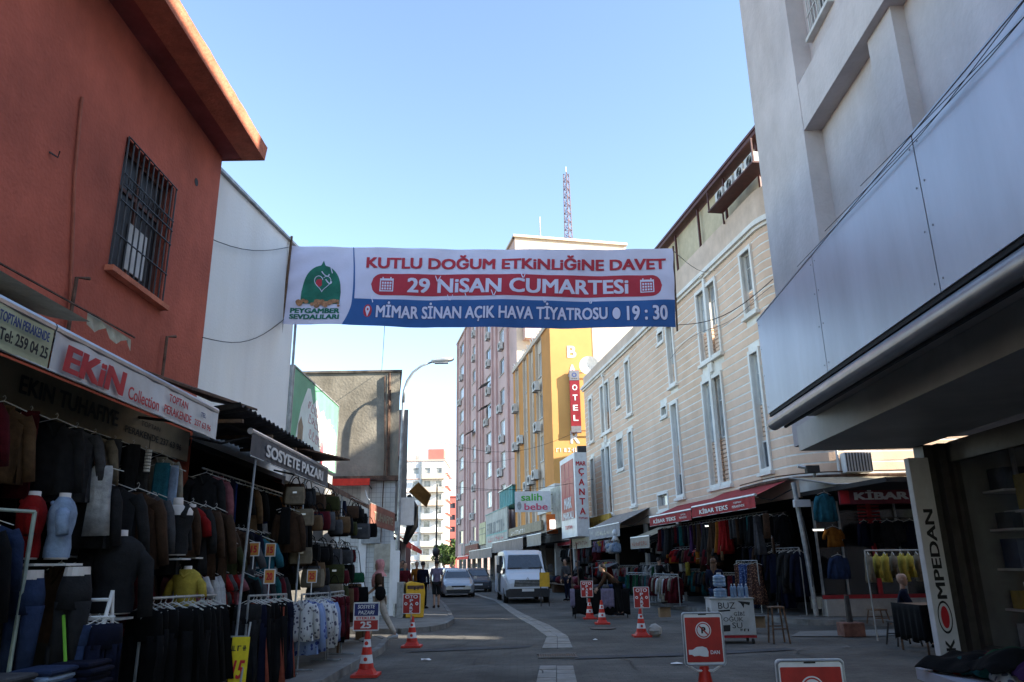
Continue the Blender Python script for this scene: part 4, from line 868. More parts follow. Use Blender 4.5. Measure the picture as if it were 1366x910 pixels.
# corrugated roof
CR = thing('corrugated_roof', 'dark corrugated tin canopy with wavy front edge above the charcoal awning', 'roof', (-4.2,12,3.6))
def corr(u0, u1, z0, z1, o0, o1, name):
    mb = MB(); n = int((u1-u0)/.035); pts = []
    for i in range(n+1):
        u = u0+(u1-u0)*i/n; w = .028*math.sin(u*2*math.pi/.21)
        pts.append((oF(u,z0+w,o0), oF(u,z1+w,o1)))
    for i in range(n): mb.poly([pts[i][0],pts[i+1][0],pts[i+1][1],pts[i][1]])
    return mb.build(name, M_tin, CR)
for k in range(5): corr(9.9+k*.78, 9.9+(k+1)*.78+.05, 3.60+.004*k, 3.74-.008*k, -.08, .92, 'corrugated_sheet')
for u in (10.1,11.4,12.7,13.7): MB().fbox(oF, u, u+.06, 3.52, 3.57, -.05, .9).build('purlin', M_wood, CR)
def sheet(name, pts, th, m, label, cat):
    mb = MB(); n = len(pts); mb.add(pts+[(x,y,z-th) for x,y,z in pts], [tuple(range(n)),tuple(reversed(range(n,2*n)))]+[(i,n+i,n+(i+1)%n,(i+1)%n) for i in range(n)]); return solo(mb, name, m, label, cat)
sheet('rusty_sheet', [(-4.55,8.9,3.98),(-3.95,9.0,3.76),(-3.66,10.55,3.80),(-4.4,10.7,3.98)], .03, M_rust, 'loose rusty roof sheet between the orange wall and the corrugated canopy', 'roof sheet')
sheet('rusty_sheet', [(-4.3,13.2,3.70),(-3.66,13.35,3.64),(-3.12,14.3,3.58),(-4.2,14.5,3.60)], .03, M_rust, 'loose rusty roof sheet sticking out past the end of the charcoal awning', 'roof sheet')
# red awning on side lane and brown hanging sign
def lane(u, z, o=0): return Vector((-6.6+u, 25.35-o, z))
lane.n = Vector((0,-1,0)); lane.d = Vector((1,0,0))
awl = awning(lane, -.2, 2.0, 4.45, 4.32, 1.2, .22, M_brightred, M_brightred, 'bright red sunlit awning in the side lane behind the bags', 'red_awning', tube=False)
sheet('dark_red_canopy_edge', [(-3.62,14.6,3.20),(-3.56,14.6,3.16),(-3.62,19.2,3.08),(-3.68,19.2,3.12)], .10, M_rust, 'thin rusty canopy rail running from the charcoal awning to the brown sign', 'rail')
rs = thing('red_cloth_canopy', 'dark red cloth canopy above the hanging bags', 'awning', (-4.2,16,3.2)); MB().add([(-4.7,14.7,3.25),(-4.0,14.7,3.0),(-4.05,16.2,2.95),(-4.7,16.2,3.2)], [(0,1,2,3)]).build('canopy', M_redcanvas, rs)
bs = thing('brown_hanging_sign', 'brown banner sign with worn pale lettering hanging beside the street lamp', 'sign', (-3.6,21.3,2.6))
bF = frame((-3.62,19.2), (0,1))(1)
MB().fbox(bF, 0, 3.9, 2.62, 3.14, -.02, .02).build('panel', mat('brown_red_banner', (.26,.10,.07), .85, .15, 3, dirt=.2), bs); text("TUHAFIYE", onface(bF, 1.95, 2.87, .02), 3.1, .22, M_beigecanvas, bs, bold=.03, off=.01)
MB().tube([bF(-.1,3.15,0),bF(4.0,3.15,0)], .02, 6).build('top_bar', M_galv, bs)
# right
k1 = awning(cladF, 0.05, 4.92, 3.95, 3.42, 1.25, .34, M_redcanvas, M_redcanvas, 'long red awning with white lettering nearest the building corner', 'kibar_awning' if False else 'red_awning', group=None)
text("KİBAR TEKS", onface(cladF, 3.05, 3.25, 1.29), 2.3, .19, M_signwhite, k1, bold=.025); text("TOPTAN", onface(cladF, 1.2, 3.31, 1.29), .55, .06, M_signwhite, k1, bold=.01); text("PERAKENDE", onface(cladF, 1.15, 3.20, 1.29), .85, .07, M_signwhite, k1, bold=.01)
k2 = awning(cladF, 5.0, 9.55, 3.85, 3.36, 1.25, .34, M_redcanvas, M_redcanvas, 'red awning with white lettering at the far end of the clothes shop', 'red_awning')
text("KİBAR TEKS", onface(cladF, 7.75, 3.19, 1.29), 2.5, .18, M_signwhite, k2, bold=.025); text("TOPTAN", onface(cladF, 5.75, 3.25, 1.29), .5, .06, M_signwhite, k2); text("PERAKENDE", onface(cladF, 5.75, 3.15, 1.29), .7, .07, M_signwhite, k2)
a5 = awning(cladF, 9.7, 12.3, 3.1, 2.64, 1.25, .44, M_beigecanvas, mat('washed_beige', (.40,.35,.29), .8, .1, 4, dirt=.15), 'short beige awning with worn rust coloured writing right of the hanging toys shop', 'beige_awning'); scribble(onface(cladF, 11.0, 2.42, 1.29), 2.1, .22, mat('rust_ink', (.38,.13,.08), .7), a5, 4, 1, .01, n=8)
a6 = awning(cladF, 13.2, 18.9, 4.05, 3.35, 1.45, .55, mat('grey_stripe_canvas', (.32,.29,.27), .85, .15, 7, dirt=.25), mat('grey_valance', (.34,.33,.34), .8, .1, 4, dirt=.15), 'long grey awning with faint lettering in the middle of the clad building', 'grey_awning'); scribble(onface(cladF, 16.2, 3.08, 1.49), 4.4, .26, M_galv, a6, 5, 1, .01, n=10)
a7 = awning(cladF, 19.1, 23.6, 3.55, 3.0, 1.3, .55, M_beigecanvas, M_beigecanvas, 'beige awning with dark writing beyond the long grey awning', 'beige_awning'); scribble(onface(cladF, 21.4, 2.74, 1.34), 3.4, .26, M_browncanvas, a7, 6, 1, .01, n=8)
a8 = awning(cladF, 23.9, 28.3, 3.5, 3.1, 1.3, .4, M_brightred, M_redcanvas, 'red awning at the far end below the bag shop sign', 'red_awning')
yS = wallsign('yellow_fascia_sign', cladF, 18.8, 24.6, 3.5, 4.15, .35, mat('mustard_board', (.50,.32,.05), .7, .12, 2, dirt=.2), 'mustard yellow fascia sign with dark orange writing above the beige awning', 'sign'); scribble(onface(cladF, 21.7, 3.82, .35), 4.6, .32, M_rust, yS, 12, 1, .015, n=9)
a9 = awning(shopF, 4.9, 18.2, 3.8, 3.35, 1.5, .75, M_greycanvas, mat('brown_grey_valance', (.30,.24,.21), .8, .12, 2, dirt=.2), 'long brown grey awning behind the white van', 'long_awning')
a10 = awning(shopF, 18.6, 34.0, 3.3, 3.0, 1.5, .75, M_greycanvas, MATS['brown_grey_valance'], 'long brown grey awning under the grey billboard', 'long_awning')
a11 = awning(shopF, .2, 4.6, 3.8, 3.4, 1.3, .65, M_beigecanvas, MATS['washed_beige'], 'beige awning below the stone coloured panel', 'beige_awning')
a12 = awning(shopF, 37, 48, 2.9, 2.6, 1.2, .3, M_brightred, M_brightred, 'narrow red awning below the brown shop sign far up the street', 'red_awning')
rl = thing('cafe_sign', 'cream shop fascia with curly pale lettering between the billboard and the lit sign', 'sign', shopF(12,4.3,.2)); MB().fbox(shopF, 5.5, 18.3, 3.85, 4.5, -.05, .12).build('panel', M_beigecanvas, rl); scribble(onface(shopF, 14, 4.15, .12), 6, .4, M_signwhite, rl, 2, 1, .015, n=9)
# corner shop sign facing the camera and its canopy
ks = thing('corner_shop_sign', 'red corner sign reading KIBAR in white facing the camera', 'sign', (10,20.4,3.0))
MB().box((8.70,20.45,3.02),(12.6,20.53,3.50)).build('panel', mat('wine_board', (.20,.03,.045), .7, .12, 4, dirt=.2), ks)
text("KİBAR", lambda a, b_, e=0: Vector((9.81+a, 20.45-e, 3.26+b_)), 1.46, .26, M_signwhite, ks, bold=.05, off=.01); MB().box((8.72,20.44,3.04),(8.95,20.449,3.48)).build('red_square', M_redink, ks)
cc2 = thing('cream_canopy', 'flat cream canopy over the corner shop sign', 'canopy', (10,21,3.6)); MB().add([(8.35,21.7,3.86),(12.6,21.6,3.86),(12.6,20.4,3.56),(8.6,20.45,3.56),(7.6,21.0,3.80)], [(0,1,2,3,4)]).build('canvas', M_beigecanvas, cc2); MB().tube([(7.6,21.0,3.80),(8.6,20.42,3.55),(12.6,20.38,3.55)], .025, 6).build('edge_bar', M_galv, cc2)
mbk = MB(); pts = [clad(u, 3.88-.0, .28+.1*math.sin(u)) for u in (-6,-4,-2.5,-1.5,-.8,-.2,.4,1.4,3)]; mbk.tube(pts, .05, 6).tube([p+Vector((0,0,.12)) for p in pts], .02, 5)
solo(mbk, 'rolled_tarpaulin', M_rust, 'rolled dirty tarpaulin and cables along the ledge above the corner shop', 'tarpaulin')
cl = thing('corner_post', 'leaning pale steel post at the shop corner with a small white lamp', 'post', (8.19,21.9,.14)); MB().tube([(8.18,21.75,.14),(8.12,21.8,2.0),(8.02,21.85,3.75)], .07, 10).build('post', M_galv, cl); MB().box((7.9,21.6,3.05),(8.35,21.75,3.25)).build('lamp', M_signwhite, cl); MB().tube([(8.12,21.7,2.8),(8.2,21.65,1.8),(8.15,21.7,.9)], .012, 5).build('cable', M_wire, cl)
fl_ = thing('floodlight', 'black floodlight on a bracket above the cream canopy', 'floodlight', (8.4,21.3,3.9)); MB().box((8.2,21.15,3.95),(8.55,21.35,4.15)).build('housing', M_black, fl_); MB().tube([(8.5,21.5,3.8),(8.45,21.25,4.05),(8.0,21.3,4.15)], .05, 6).build('bracket', M_galv, fl_)
acw = thing('wall_air_conditioner', 'white air conditioner behind a black grille on the sunlit corner wall', 'air conditioner', (9.8,21.3,3.9)); MB().box((9.3,21.15,3.95),(10.05,21.5,4.5)).build('housing', M_offwhite, acw)
gg = MB()
for k in range(9): gg.box((9.32+k*.085,21.12,3.97),(9.345+k*.085,21.148,4.48))
gg.build('grille', M_darkmetal, acw)

# ================================================================ BANNER
BN = thing('street_banner', 'wide white banner with red and blue bands strung across the street on poles', 'banner', (0,14.6,6.2))
BX0, BX1 = -4.66, 3.42; PW = (BX1-BX0)/512.0; PH = 1.735/106
M_ban = mat('banner_cloth', (.70,.67,.80), .85, .03, 2, .15, 20, spec=.1)
M_bblue = mat('banner_blue', (.05,.13,.33), .85, .04, 3, spec=.1); M_bred = mat('banner_red', (.50,.055,.075), .85, .04, 3, spec=.1); M_bwhite = mat('banner_print_white', (.70,.67,.80), .85, .02)
M_bgreen = mat('banner_green', (.02,.17,.11), .8, .15, 4); M_bbrown = mat('banner_rose_brown', (.50,.24,.12), .8, .3, 12); M_bnavy = mat('banner_navy_edge', (.02,.05,.18), .8)
def ban(px, py, e=0.0):                      # px, py: banner print units from its top left corner
    u = px/512.0; v = py/106.0
    x = BX0+(BX1-BX0)*u+.05*(1-v)*(0 if u > .5 else (1-u))*0; z = 8.15-.21*u-1.735*v-.05*math.sin(math.pi*u)+.012*math.sin(u*29)*(1 if v < .03 or v > .97 else 0)*0*(.4+.6*v)+.05*(1-math.exp(-((u-.0)*9)**2))*0
    y = 14.6+.05*math.sin(u*17+v*2)*(.3+.7*v)+.012*math.sin(u*47+v*5)+.05*math.sin(v*3.1)*math.sin(u*9)
    crease = .010*noise.noise(Vector((u*26,v*5,0)))+.016*math.sin(v*24+u*46)*math.exp(-u*8)+.016*math.sin(v*20-u*60)*math.exp(-(1-u)*12)
    return Vector((x-.05*v*(1 if u < .5 else 1.4), y+crease-e, z))
mb = MB(); nx, ny = 150, 24
mb.add([ban(512*i/nx, 106*j/ny) for j in range(ny+1) for i in range(nx+1)], [(j*(nx+1)+i, j*(nx+1)+i+1, (j+1)*(nx+1)+i+1, (j+1)*(nx+1)+i) for j in range(ny) for i in range(nx)])
mb.build('cloth', M_ban, BN, smooth=True)
def bstrip(x0, x1, y0, y1, e, name, m, n=None):  # printed band following the cloth; y0/y1 may be functions
    mb = MB(); n = n or max(2, int((x1-x0)/4)); f0 = y0 if callable(y0) else (lambda x: y0); f1 = y1 if callable(y1) else (lambda x: y1); q = 5
    for i in range(n):
        a, b_ = x0+(x1-x0)*i/n, x0+(x1-x0)*(i+1)/n
        for j in range(q):
            g = lambda x, t: f0(x)+(f1(x)-f0(x))*t
            mb.poly([ban(a,g(a,j/q),e),ban(b_,g(b_,j/q),e),ban(b_,g(b_,(j+1)/q),e),ban(a,g(a,(j+1)/q),e)])
    return mb.build(name, m, BN, smooth=True)
def divx(y): return 85+5*math.sin(min(1, y/75)*1.6)-(10*((y-75)/31)**1.6 if y > 75 else 0)
mb = MB()
for j in range(30):
    y0, y1 = 106*j/30, 106*(j+1)/30
    w = lambda y: 1.2+1.8*min(1, y/75)
    mb.poly([ban(divx(y0)-w(y0)/2,y0,.006),ban(divx(y0)+w(y0)/2,y0,.006),ban(divx(y1)+w(y1)/2,y1,.006),ban(divx(y1)-w(y1)/2,y1,.006)])
mb.build('printed_divider', M_bblue, BN)
# blue band from the divider to the right end, below y=70
mb = MB(); nn = 110
for i in range(nn):
    for j in range(8):
        ya, yb = 70+36*j/8, 70+36*(j+1)/8
        X = lambda t, y: divx(y)+(512-divx(y))*t
        mb.poly([ban(X(i/nn,ya),ya,.005),ban(X((i+1)/nn,ya),ya,.005),ban(X((i+1)/nn,yb),yb,.005),ban(X(i/nn,yb),yb,.005)])
mb.build('printed_blue_band', M_bblue, BN, smooth=True)
def pill(x):
    r = 14.5
    if x < 112+r: d = 112+r-x
    elif x > 496-r: d = x-(496-r)
    else: d = 0
    return math.sqrt(max(0, r*r-d*d))
bstrip(112, 496, lambda x: 50-pill(x), lambda x: 50+pill(x), .006, 'printed_red_pill', M_bred, 160)
def btext(s, x0, x1, y0, y1, m, bold=.02, e=.010, out=None):
    cx, cy, w, h = (x0+x1)/2, (y0+y1)/2, x1-x0, y1-y0
    if out: text(s, lambda a, b_, q=0: ban(cx+a, cy-b_, q), w*1.006, h*1.06, out, BN, bold=bold+.03, off=e-.002, name='lettering_edge')
    return text(s, lambda a, b_, q=0: ban(cx+a, cy-b_, q), w, h, m, BN, bold=bold, off=e)
btext("KUTLU DOĞUM ETKiNLiĞiNE DAVET", 104, 502, 8.5, 28.5, M_bred, .035, .013)
btext("29 NiSAN CUMARTESi", 160, 452, 41, 60.5, M_bwhite, .03, .013)
btext("MİMAR SİNAN AÇIK HAVA TİYATROSU", 121, 424, 73, 98.5, M_bwhite, .03, .012, M_bnavy)
btext("19 : 30", 449, 502, 77, 97, M_bwhite, .03, .012, M_bnavy)
btext("PEYGAMBER", 8, 74, 84, 91, M_bgreen, .05); btext("SEVDALILARI", 8, 74, 92.5, 99, M_bgreen, .05)
bmap = lambda a, b_, e=0: ban(a, b_, e)
disc(bmap, 435.5, 87, 5.2, 8, M_bwhite, BN, .012, 'printed_dot'); disc(bmap, 435.5, 87, 6.2, 9, M_bnavy, BN, .010, 'printed_dot_edge')
disc(bmap, 110, 86, 5.5, 8.5, M_bred, BN, .009, 'printed_pin'); disc(bmap, 110, 84, 3, 4.5, M_bwhite, BN, .011, 'printed_pin_centre'); disc(bmap, 110, 84, 1.2, 1.8, M_bred, BN, .013, 'printed_pin_dot')
shape(bmap, [(107.6,87),(112.4,87),(110,94)], M_bwhite, BN, .0115, 'printed_pin_tip')
dome = [(20,77)]+[(20+1.0,72),(21,60)]+[(22+24*(1-math.cos(t))*1.0, 60-33*math.sin(t)**.9) for t in [k*math.pi/2/9 for k in range(1,9)]]+[(45.5,25),(46.2,18),(46.9,25)]+[(94-22-24*(1-math.cos(t))-1.5, 60-33*math.sin(t)**.9) for t in [k*math.pi/2/9 for k in range(8,0,-1)]]+[(71.5,60),(71.5,72),(73,77)]
def dtop(x):
    t = abs(x-46.5)/26.5
    return 62-36*math.sqrt(max(0, 1-min(1, t/.97)**2.2))-(7*max(0, 1-t*9))
bstrip(20.5, 72.5, dtop, lambda x: 78, .008, 'printed_dome', M_bgreen, 40)
ht = [(16*math.sin(t)**3*.62, -(13*math.cos(t)-5*math.cos(2*t)-2*math.cos(3*t)-math.cos(4*t))*.75) for t in [2*math.pi*k/40 for k in range(41)]]
mb = MB(); mb.tube([ban(47+x*1.1, 49+y, .012) for x, y in ht[3:]], .008, 4); mb.tube([ban(50+5*math.cos(t), 37+3*math.sin(t*1.5), .012) for t in [k*.5 for k in range(9)]], .014, 4).tube([ban(55+4*math.cos(t), 47+3*math.sin(t*1.5), .012) for t in [k*.5 for k in range(9)]], .014, 4)
mb.build('printed_heart_outline', M_bwhite, BN); disc(bmap, 42.5, 49, 4.6, 5.5, M_bred, BN, .011, 'printed_heart')
mb = MB(); rr = random.Random(9)
for k in range(30):
    cx_, cy_ = 12+rr.random()*60, 74+rr.random()*7; r = rr.uniform(2.6,4.6)
    if cx_ < 18 or cx_ > 66: r *= .7
    mb.poly([ban(cx_+r*math.cos(t), cy_+r*.8*math.sin(t), .016+.0004*k) for t in [q*.785 for q in range(8)]])
mb.build('printed_roses', M_bbrown, BN)
for cx_ in (132.5, 476.5):
    mb = MB(); 
    def fr(x0, x1, y0, y1, e): mb.poly([ban(x0,y0,e),ban(x1,y0,e),ban(x1,y1,e),ban(x0,y1,e)])
    fr(cx_-9,cx_+9,42,44.8,.012); fr(cx_-9,cx_-7.6,42,59.5,.0125); fr(cx_+7.6,cx_+9,42,59.5,.0125); fr(cx_-9,cx_+9,58.2,59.5,.013); fr(cx_-6,cx_-4.4,40,42,.012); fr(cx_+4.4,cx_+6,40,42,.012)
    for i in range(4):
        for j in range(3): fr(cx_-6.3+i*3.4, cx_-3.9+i*3.4, 46.5+j*3.9, 49.2+j*3.9, .0135)
    mb.build('printed_calendar', M_bwhite, BN)
for (x, y) in ((60,33),(200,42),(275,62),(217,68),(313,38),(342,70),(402,70),(94+23,72),(240,66)):   # cut wind flaps
    s_ = MB().add([ban(x-4,y-5,.014),ban(x-3.0,y-5,.014),ban(x,y+3,.05),ban(x-.9,y+4,.05)], [(0,1,2,3)])
    if x not in (60,117,240): s_.add([ban(x+4,y-5,.014),ban(x+3.2,y-5,.014),ban(x,y+3,.05),ban(x+.9,y+4,.05)], [(0,1,2,3)])
    s_.build('wind_flap', M_bwhite, BN)
pl1 = [ban(0,-5,0)+Vector((.02,0,.12)), ban(-1.0,112,0)+Vector((0,0,-.12))]
MB().tube(pl1, .028, 8).build('pole', M_wood, BN); MB().tube([ban(512,0,0)+Vector((.01,0,.05)), ban(513,108,0)+Vector((.01,0,-.05))], .02, 8).build('pole', M_wood, BN)
for (a, b_, lab) in (((BX0,14.6,8.12),(-4.62,9.3,6.2),'upper left guy cable from the banner to the barred window'),((BX0-.02,14.6,6.5),(-4.58,10.6,4.9),'lower left guy cable from the banner to the orange wall'),((BX1,14.6,7.9),(7.6,26,12.0),'upper right guy cable from the banner to the clad building'),((BX1-.05,14.6,6.25),(4.85,13.0,6.6),'lower right guy cable from the banner to the silver canopy side'),((-2.6,14.6,6.4),(-4.6,25.5,8.2),'slack cable from the banner to the concrete building')):
    A_, B_ = Vector(a), Vector(b_); solo(MB().tube([A_+(B_-A_)*t+Vector((0,0,-.25*math.sin(math.pi*t))) for t in [k/10 for k in range(11)]], .008, 4), 'cable', M_wire, lab, 'cable')
for (a, b_, sg, lab) in (((-4.3,44,8.6),(4.0,47,9.6),.9,'upper cable sagging across the street before the yellow hotel'),((-4.0,40,5.7),(4.5,43,6.2),.4,'lower cable crossing the street at the bag shop sign'),((-6,64,10.4),(1.0,66,10.8),.5,'far cable crossing in front of the pink tower'),((-6,62,7.8),(2,64,7.9),.3,'lowest far cable crossing before the pink tower'),((-3.6,19,3.2),(-5.0,25.4,4.2),.1,'white cable from the billboard to the lane wall')):
    A_, B_ = Vector(a), Vector(b_); solo(MB().tube([A_+(B_-A_)*t+Vector((0,0,-sg*math.sin(math.pi*t))) for t in [k/16 for k in range(17)]], .014 if a[1] > 30 else .012, 4), 'cable', M_wire if a[1] > 20 else M_offwhite, lab, 'cable')

# ================================================================ STREET LAMP
SL = thing('street_lamp', 'tall galvanised street lamp with curved arm at the corner of the side lane', 'street lamp', (-3.77,24.8,0.12))
MB().tube([(-3.77,24.8,.12),(-3.76,24.8,1.2),(-3.74,24.8,4.5),(-3.70,24.8,6.9)], [.068,.066,.056,.046], 12).build('pole', M_galv, SL)
arm = [(-3.70,24.8,6.9),(-3.68,24.8,7.3),(-3.58,24.8,7.65),(-3.40,24.8,7.95),(-3.12,24.8,8.17),(-2.75,24.8,8.31)]
MB().tube(arm, [.052,.05,.045,.04,.035,.032], 10).build('arm', M_galv, SL, smooth=True)
hd = MB(); rings = []
for t, w, h_ in ((0,.05,.04),(.08,.11,.07),(.45,.13,.09),(.7,.11,.07),(.78,.04,.03)):
    c = Vector((-2.78+t, 24.8, 8.33+t*.09)); rings.append([c+Vector((0, w*math.cos(q), h_*math.sin(q))) for q in [2*math.pi*k/12 for k in range(12)]])
hd.loft(rings).build('lamp_head', M_offwhite, SL, smooth=True); MB().box((-2.66,24.72,8.25),(-2.2,24.88,8.29)).build('lens', M_curtain, SL)
MB().box((-3.85,24.70,2.6),(-3.70,24.78,3.0)).build('band', M_galv, SL)
MB().box((-3.88,24.69,.5),(-3.66,24.70,2.1)).build('white_paint_band', M_white, SL)

# ================================================================ CONES AND SIGN BOARDS
def make_cone(x, y, label, h=.62, z=.01, base=.02):
    t = thing('traffic_cone', label, 'traffic cone', (x,y,z), 'red and white parking cones')
    b_ = MB(); b_.box((x-.20,y-.20,z),(x+.20,y+.20,z+.04)); 
    b_.add([(x-.14,y-.14,z+.04),(x+.14,y-.14,z+.04),(x+.14,y+.14,z+.04),(x-.14,y+.14,z+.04),(x-.10,y-.10,z+.11),(x+.10,y-.10,z+.11),(x+.10,y+.10,z+.11),(x-.10,y+.10,z+.11)], [(0,3,2,1),(4,5,6,7),(0,1,5,4),(1,2,6,5),(2,3,7,6),(3,0,4,7)])
    b_.build('base', M_coner, t)
    R = lambda s: .115-(.115-.028)*s
    for k, (s0, s1, m) in enumerate(((.0,.14,M_coner),(.14,.36,M_conew),(.36,.56,M_coner),(.56,.76,M_conew),(.76,1.0,M_coner))):
        H_ = h-.11; MB().tube([(x,y,z+.11+H_*s0),(x,y,z+.11+H_*s1)], [R(s0),R(s1)], 16).build('band', m, t, smooth=False)
        if m is M_conew:
            mp = lambda a, c, e=0: Vector((x+a, y-R((s0+s1)/2)-.004-e, z+.11+H_*(s0+s1)/2+c)); disc(mp, 0, 0, .03, .03, M_coner, t, .004, 'dot', 10)
    return t
def board(x, y, z0, w, h, rot, label, name='sign_board'):
    t = thing(name, label, 'sign', (x,y,z0)); c, s_ = math.cos(rot), math.sin(rot)
    mp = lambda a, b_, e=0: Vector((x+a*c+e*s_, y+a*s_-e*c, z0+h/2+b_))
    return t, mp
def rrect(w, h, r, n=5):
    P = []
    for cx_, cy_, a0 in ((w/2-r,h/2-r,0),(-w/2+r,h/2-r,90),(-w/2+r,-h/2+r,180),(w/2-r,-h/2+r,270)):
        for k in range(n+1): a = math.radians(a0+90*k/n); P.append((cx_+r*math.cos(a), cy_+r*math.sin(a)))
    return P
def plate(mp, w, h, r, m, parent, e0, e1, name):
    P = rrect(w, h, r); n = len(P)
    return MB().add([mp(a, b_, e0) for a, b_ in P]+[mp(a, b_, e1) for a, b_ in P], [tuple(reversed(range(n))),tuple(range(n,2*n))]+[(i,(i+1)%n,n+(i+1)%n,n+i) for i in range(n)]).build(name, m, parent)
make_cone(-2.31,12.42,'nearest red and white cone carrying the blue and red clothes price sign',.66)
t, mp = board(-2.33,12.36,.66,.40,.42,.0,'blue white and red price sign reading 25 on the nearest cone')
plate(mp,.40,.42,.015,M_signwhite,t,-.012,.0,'plate'); MB().add([mp(-.185,.01,.004),mp(.185,.01,.004),mp(.185,.19,.004),mp(-.185,.19,.004)],[(0,1,2,3)]).build('blue_field',M_navy,t); MB().add([mp(-.185,-.19,.004),mp(.185,-.19,.004),mp(.185,-.055,.004),mp(-.185,-.055,.004)],[(0,1,2,3)]).build('red_field',M_signred,t)
text("SOSYETE", mp, .27, .055, M_whiteink, t, bold=.02, cy=.145, shear=.2, off=.008); text("PAZARI", mp, .25, .055, M_whiteink, t, bold=.02, cy=.06, shear=.2, off=.008); text("ETEKLER", mp, .30, .04, M_redink, t, bold=.03, cy=-.022, off=.008); text("25", mp, .17, .10, M_whiteink, t, bold=.04, cy=-.122, off=.008)
def otopark(x, y, z0, w, h, label, rot=0):
    t, mp = board(x, y, z0, w, h, rot, label, 'parking_sign'); plate(mp,w,h,.02,M_signwhite,t,-.012,0,'plate'); plate(mp,w-.03,h-.03,.015,M_signred,t,.001,.004,'red_field')
    text("OTO", mp, w*.72, h*.17, M_whiteink, t, bold=.03, cy=h*.34, off=.008)
    for k, ch in enumerate("PARK"): text(ch, mp, w*.2, h*.15, M_whiteink, t, bold=.05, cy=h*(.15-.18*k), off=.008)
    for sx in (-1,1): disc(mp, sx*w*.31, 0, w*.09, w*.09, M_whiteink, t, .007, 'emblem', 10, hole=.45)
    MB().tube([mp(0,-h/2-.01,-.02), mp(0,-h/2-.16,-.02)], .015, 6).build('stem', M_galv, t)
    return t
make_cone(-2.17,16.63,'red and white cone near the lane corner in front of the yellow bin',.60); otopark(-2.19,16.58,.66,.37,.40,'small red parking sign on the cone in front of the yellow bin')
make_cone(2.82,18.12,'rightmost red and white cone beside the grey lump of concrete',.60); otopark(2.86,18.06,.62,.36,.46,'small red parking sign on the rightmost cone')
make_cone(2.36,22.0,'bare red and white cone with no sign in front of the clothes table',.62)
make_cone(2.22,24.1,'red and white cone furthest up the street at the table corner',.58); otopark(2.10,23.4,.66,.36,.46,'small red parking sign behind the bare cone')
def noparking(x, y, z0, w, h, label, rot, extra):
    t, mp = board(x, y, z0, w, h, rot, label, 'no_parking_sign'); plate(mp,w,h,.03,M_signwhite,t,-.018,0,'plate'); 
    rf = MB(); P = rrect(w-.02,h-.02,.03); rf.tube([mp(a,b_,.002) for a,b_ in P+[P[0]]], .008, 5); rf.build('rim', M_galv, t)
    plate(lambda a,b_,e=0: mp(a,b_-.008,e),w-.055,h-.085,.008,M_signred,t,.001,.005,'red_field')
    cy = h*.16; disc(mp,0,cy,.078,.078,M_whiteink,t,.009,'white_disc'); disc(mp,0,cy,.069,.069,M_signred,t,.011,'ring',hole=.86); disc(mp,0,cy,.056,.056,M_signwhite,t,.012,'centre')
    text("P", mp, .045, .06, M_ink, t, bold=.06, cy=cy, off=.014); s_ = MB().add([mp(-.045,cy+.035,.016),mp(-.035,cy+.045,.016),mp(.045,cy-.035,.016),mp(.035,cy-.045,.016)],[(0,1,2,3)]); s_.build('slash', M_signred, t)
    MB().add([mp(-.04,h/2-.028,.003),mp(.04,h/2-.028,.003),mp(.04,h/2-.016,.003),mp(-.04,h/2-.016,.003)],[(0,1,2,3)]).build('handle_slot', M_ink, t)
    if extra:
        pts = [(-.16,-.10),(-.12,-.10),(-.08,-.075),(-.02,-.07),(.02,-.085),(.035,-.12),(.03,-.165),(-.01,-.165),(-.06,-.155),(-.11,-.16),(-.13,-.145),(-.16,-.145)]
        shape(mp, [(a+.0,b_-.0) for a,b_ in pts], M_signwhite, t, .009, 'torn_sticker'); text("DAN", mp, .09, .035, M_whiteink, t, bold=.02, cx=.10, cy=-.125, off=.009)
    return t
noparking(1.86,8.0,.62,.41,.50,'red no parking sign with white torn sticker on a cone',0,True)
MB0 = thing('sign_cone', 'red cone carrying the no parking sign with the torn sticker', 'traffic cone', (1.86,8.05,0)); MB().tube([(1.86,8.08,.04),(1.86,8.08,.66)], [.15,.035], 16).build('body', M_coner, MB0); MB().box((1.66,7.88,.0),(2.06,8.28,.04)).build('base', M_coner, MB0)
MB().tube([(1.70,8.03,.62),(1.78,8.05,.57),(1.94,8.05,.57),(2.02,8.03,.62)], .012, 6).build('cradle', M_signwhite, MB0)
noparking(1.98,5.5,.42,.46,.54,'grey rimmed red no parking sign cut off by the bottom of the picture',-.03,False)
MB1 = thing('sign_cone', 'red cone below the grey rimmed no parking sign at the bottom edge', 'traffic cone', (1.98,5.6,0)); MB().tube([(1.98,5.62,.04),(1.98,5.62,.45)], [.14,.05], 16).build('body', M_coner, MB1); MB().box((1.78,5.42,.0),(2.18,5.82,.04)).build('base', M_coner, MB1)
lump = MB(); rr = random.Random(2)
lump.ell((3.12,18.05,.14),.16,.15,.15,10,6); lump.v = [v+Vector((rr.uniform(-.02,.02),rr.uniform(-.02,.02),rr.uniform(-.01,.01))) for v in lump.v]
solo(lump, 'concrete_lump', M_concL, 'rough grey lump of concrete beside the rightmost cone', 'concrete block')
# yellow barrier sign by the van
bs2 = thing('small_barrier_sign', 'small yellow board on a thin stand in front of the van', 'sign', (1.15,31.5,.0)); MB().box((.95,31.48,.75),(1.35,31.52,1.3)).build('board', M_yelplastic, bs2)
for dx in (-.16,.16): MB().tube([(1.15+dx,31.5,1.55),(1.15+dx,31.5,.02)], .02, 6).build('leg', M_darkmetal, bs2)
MB().tube([(1.95,29,0),(1.95,29,2.9)], .035, 8)
po = thing('thin_post', 'thin dark pair of posts standing on the road right of the van', 'post', (2.1,27,0))
for dx in (0,.22): MB().tube([(1.95+dx,27.0,.01),(1.9+dx,27.0,2.3)], .022, 6).build('post', M_rust, po)

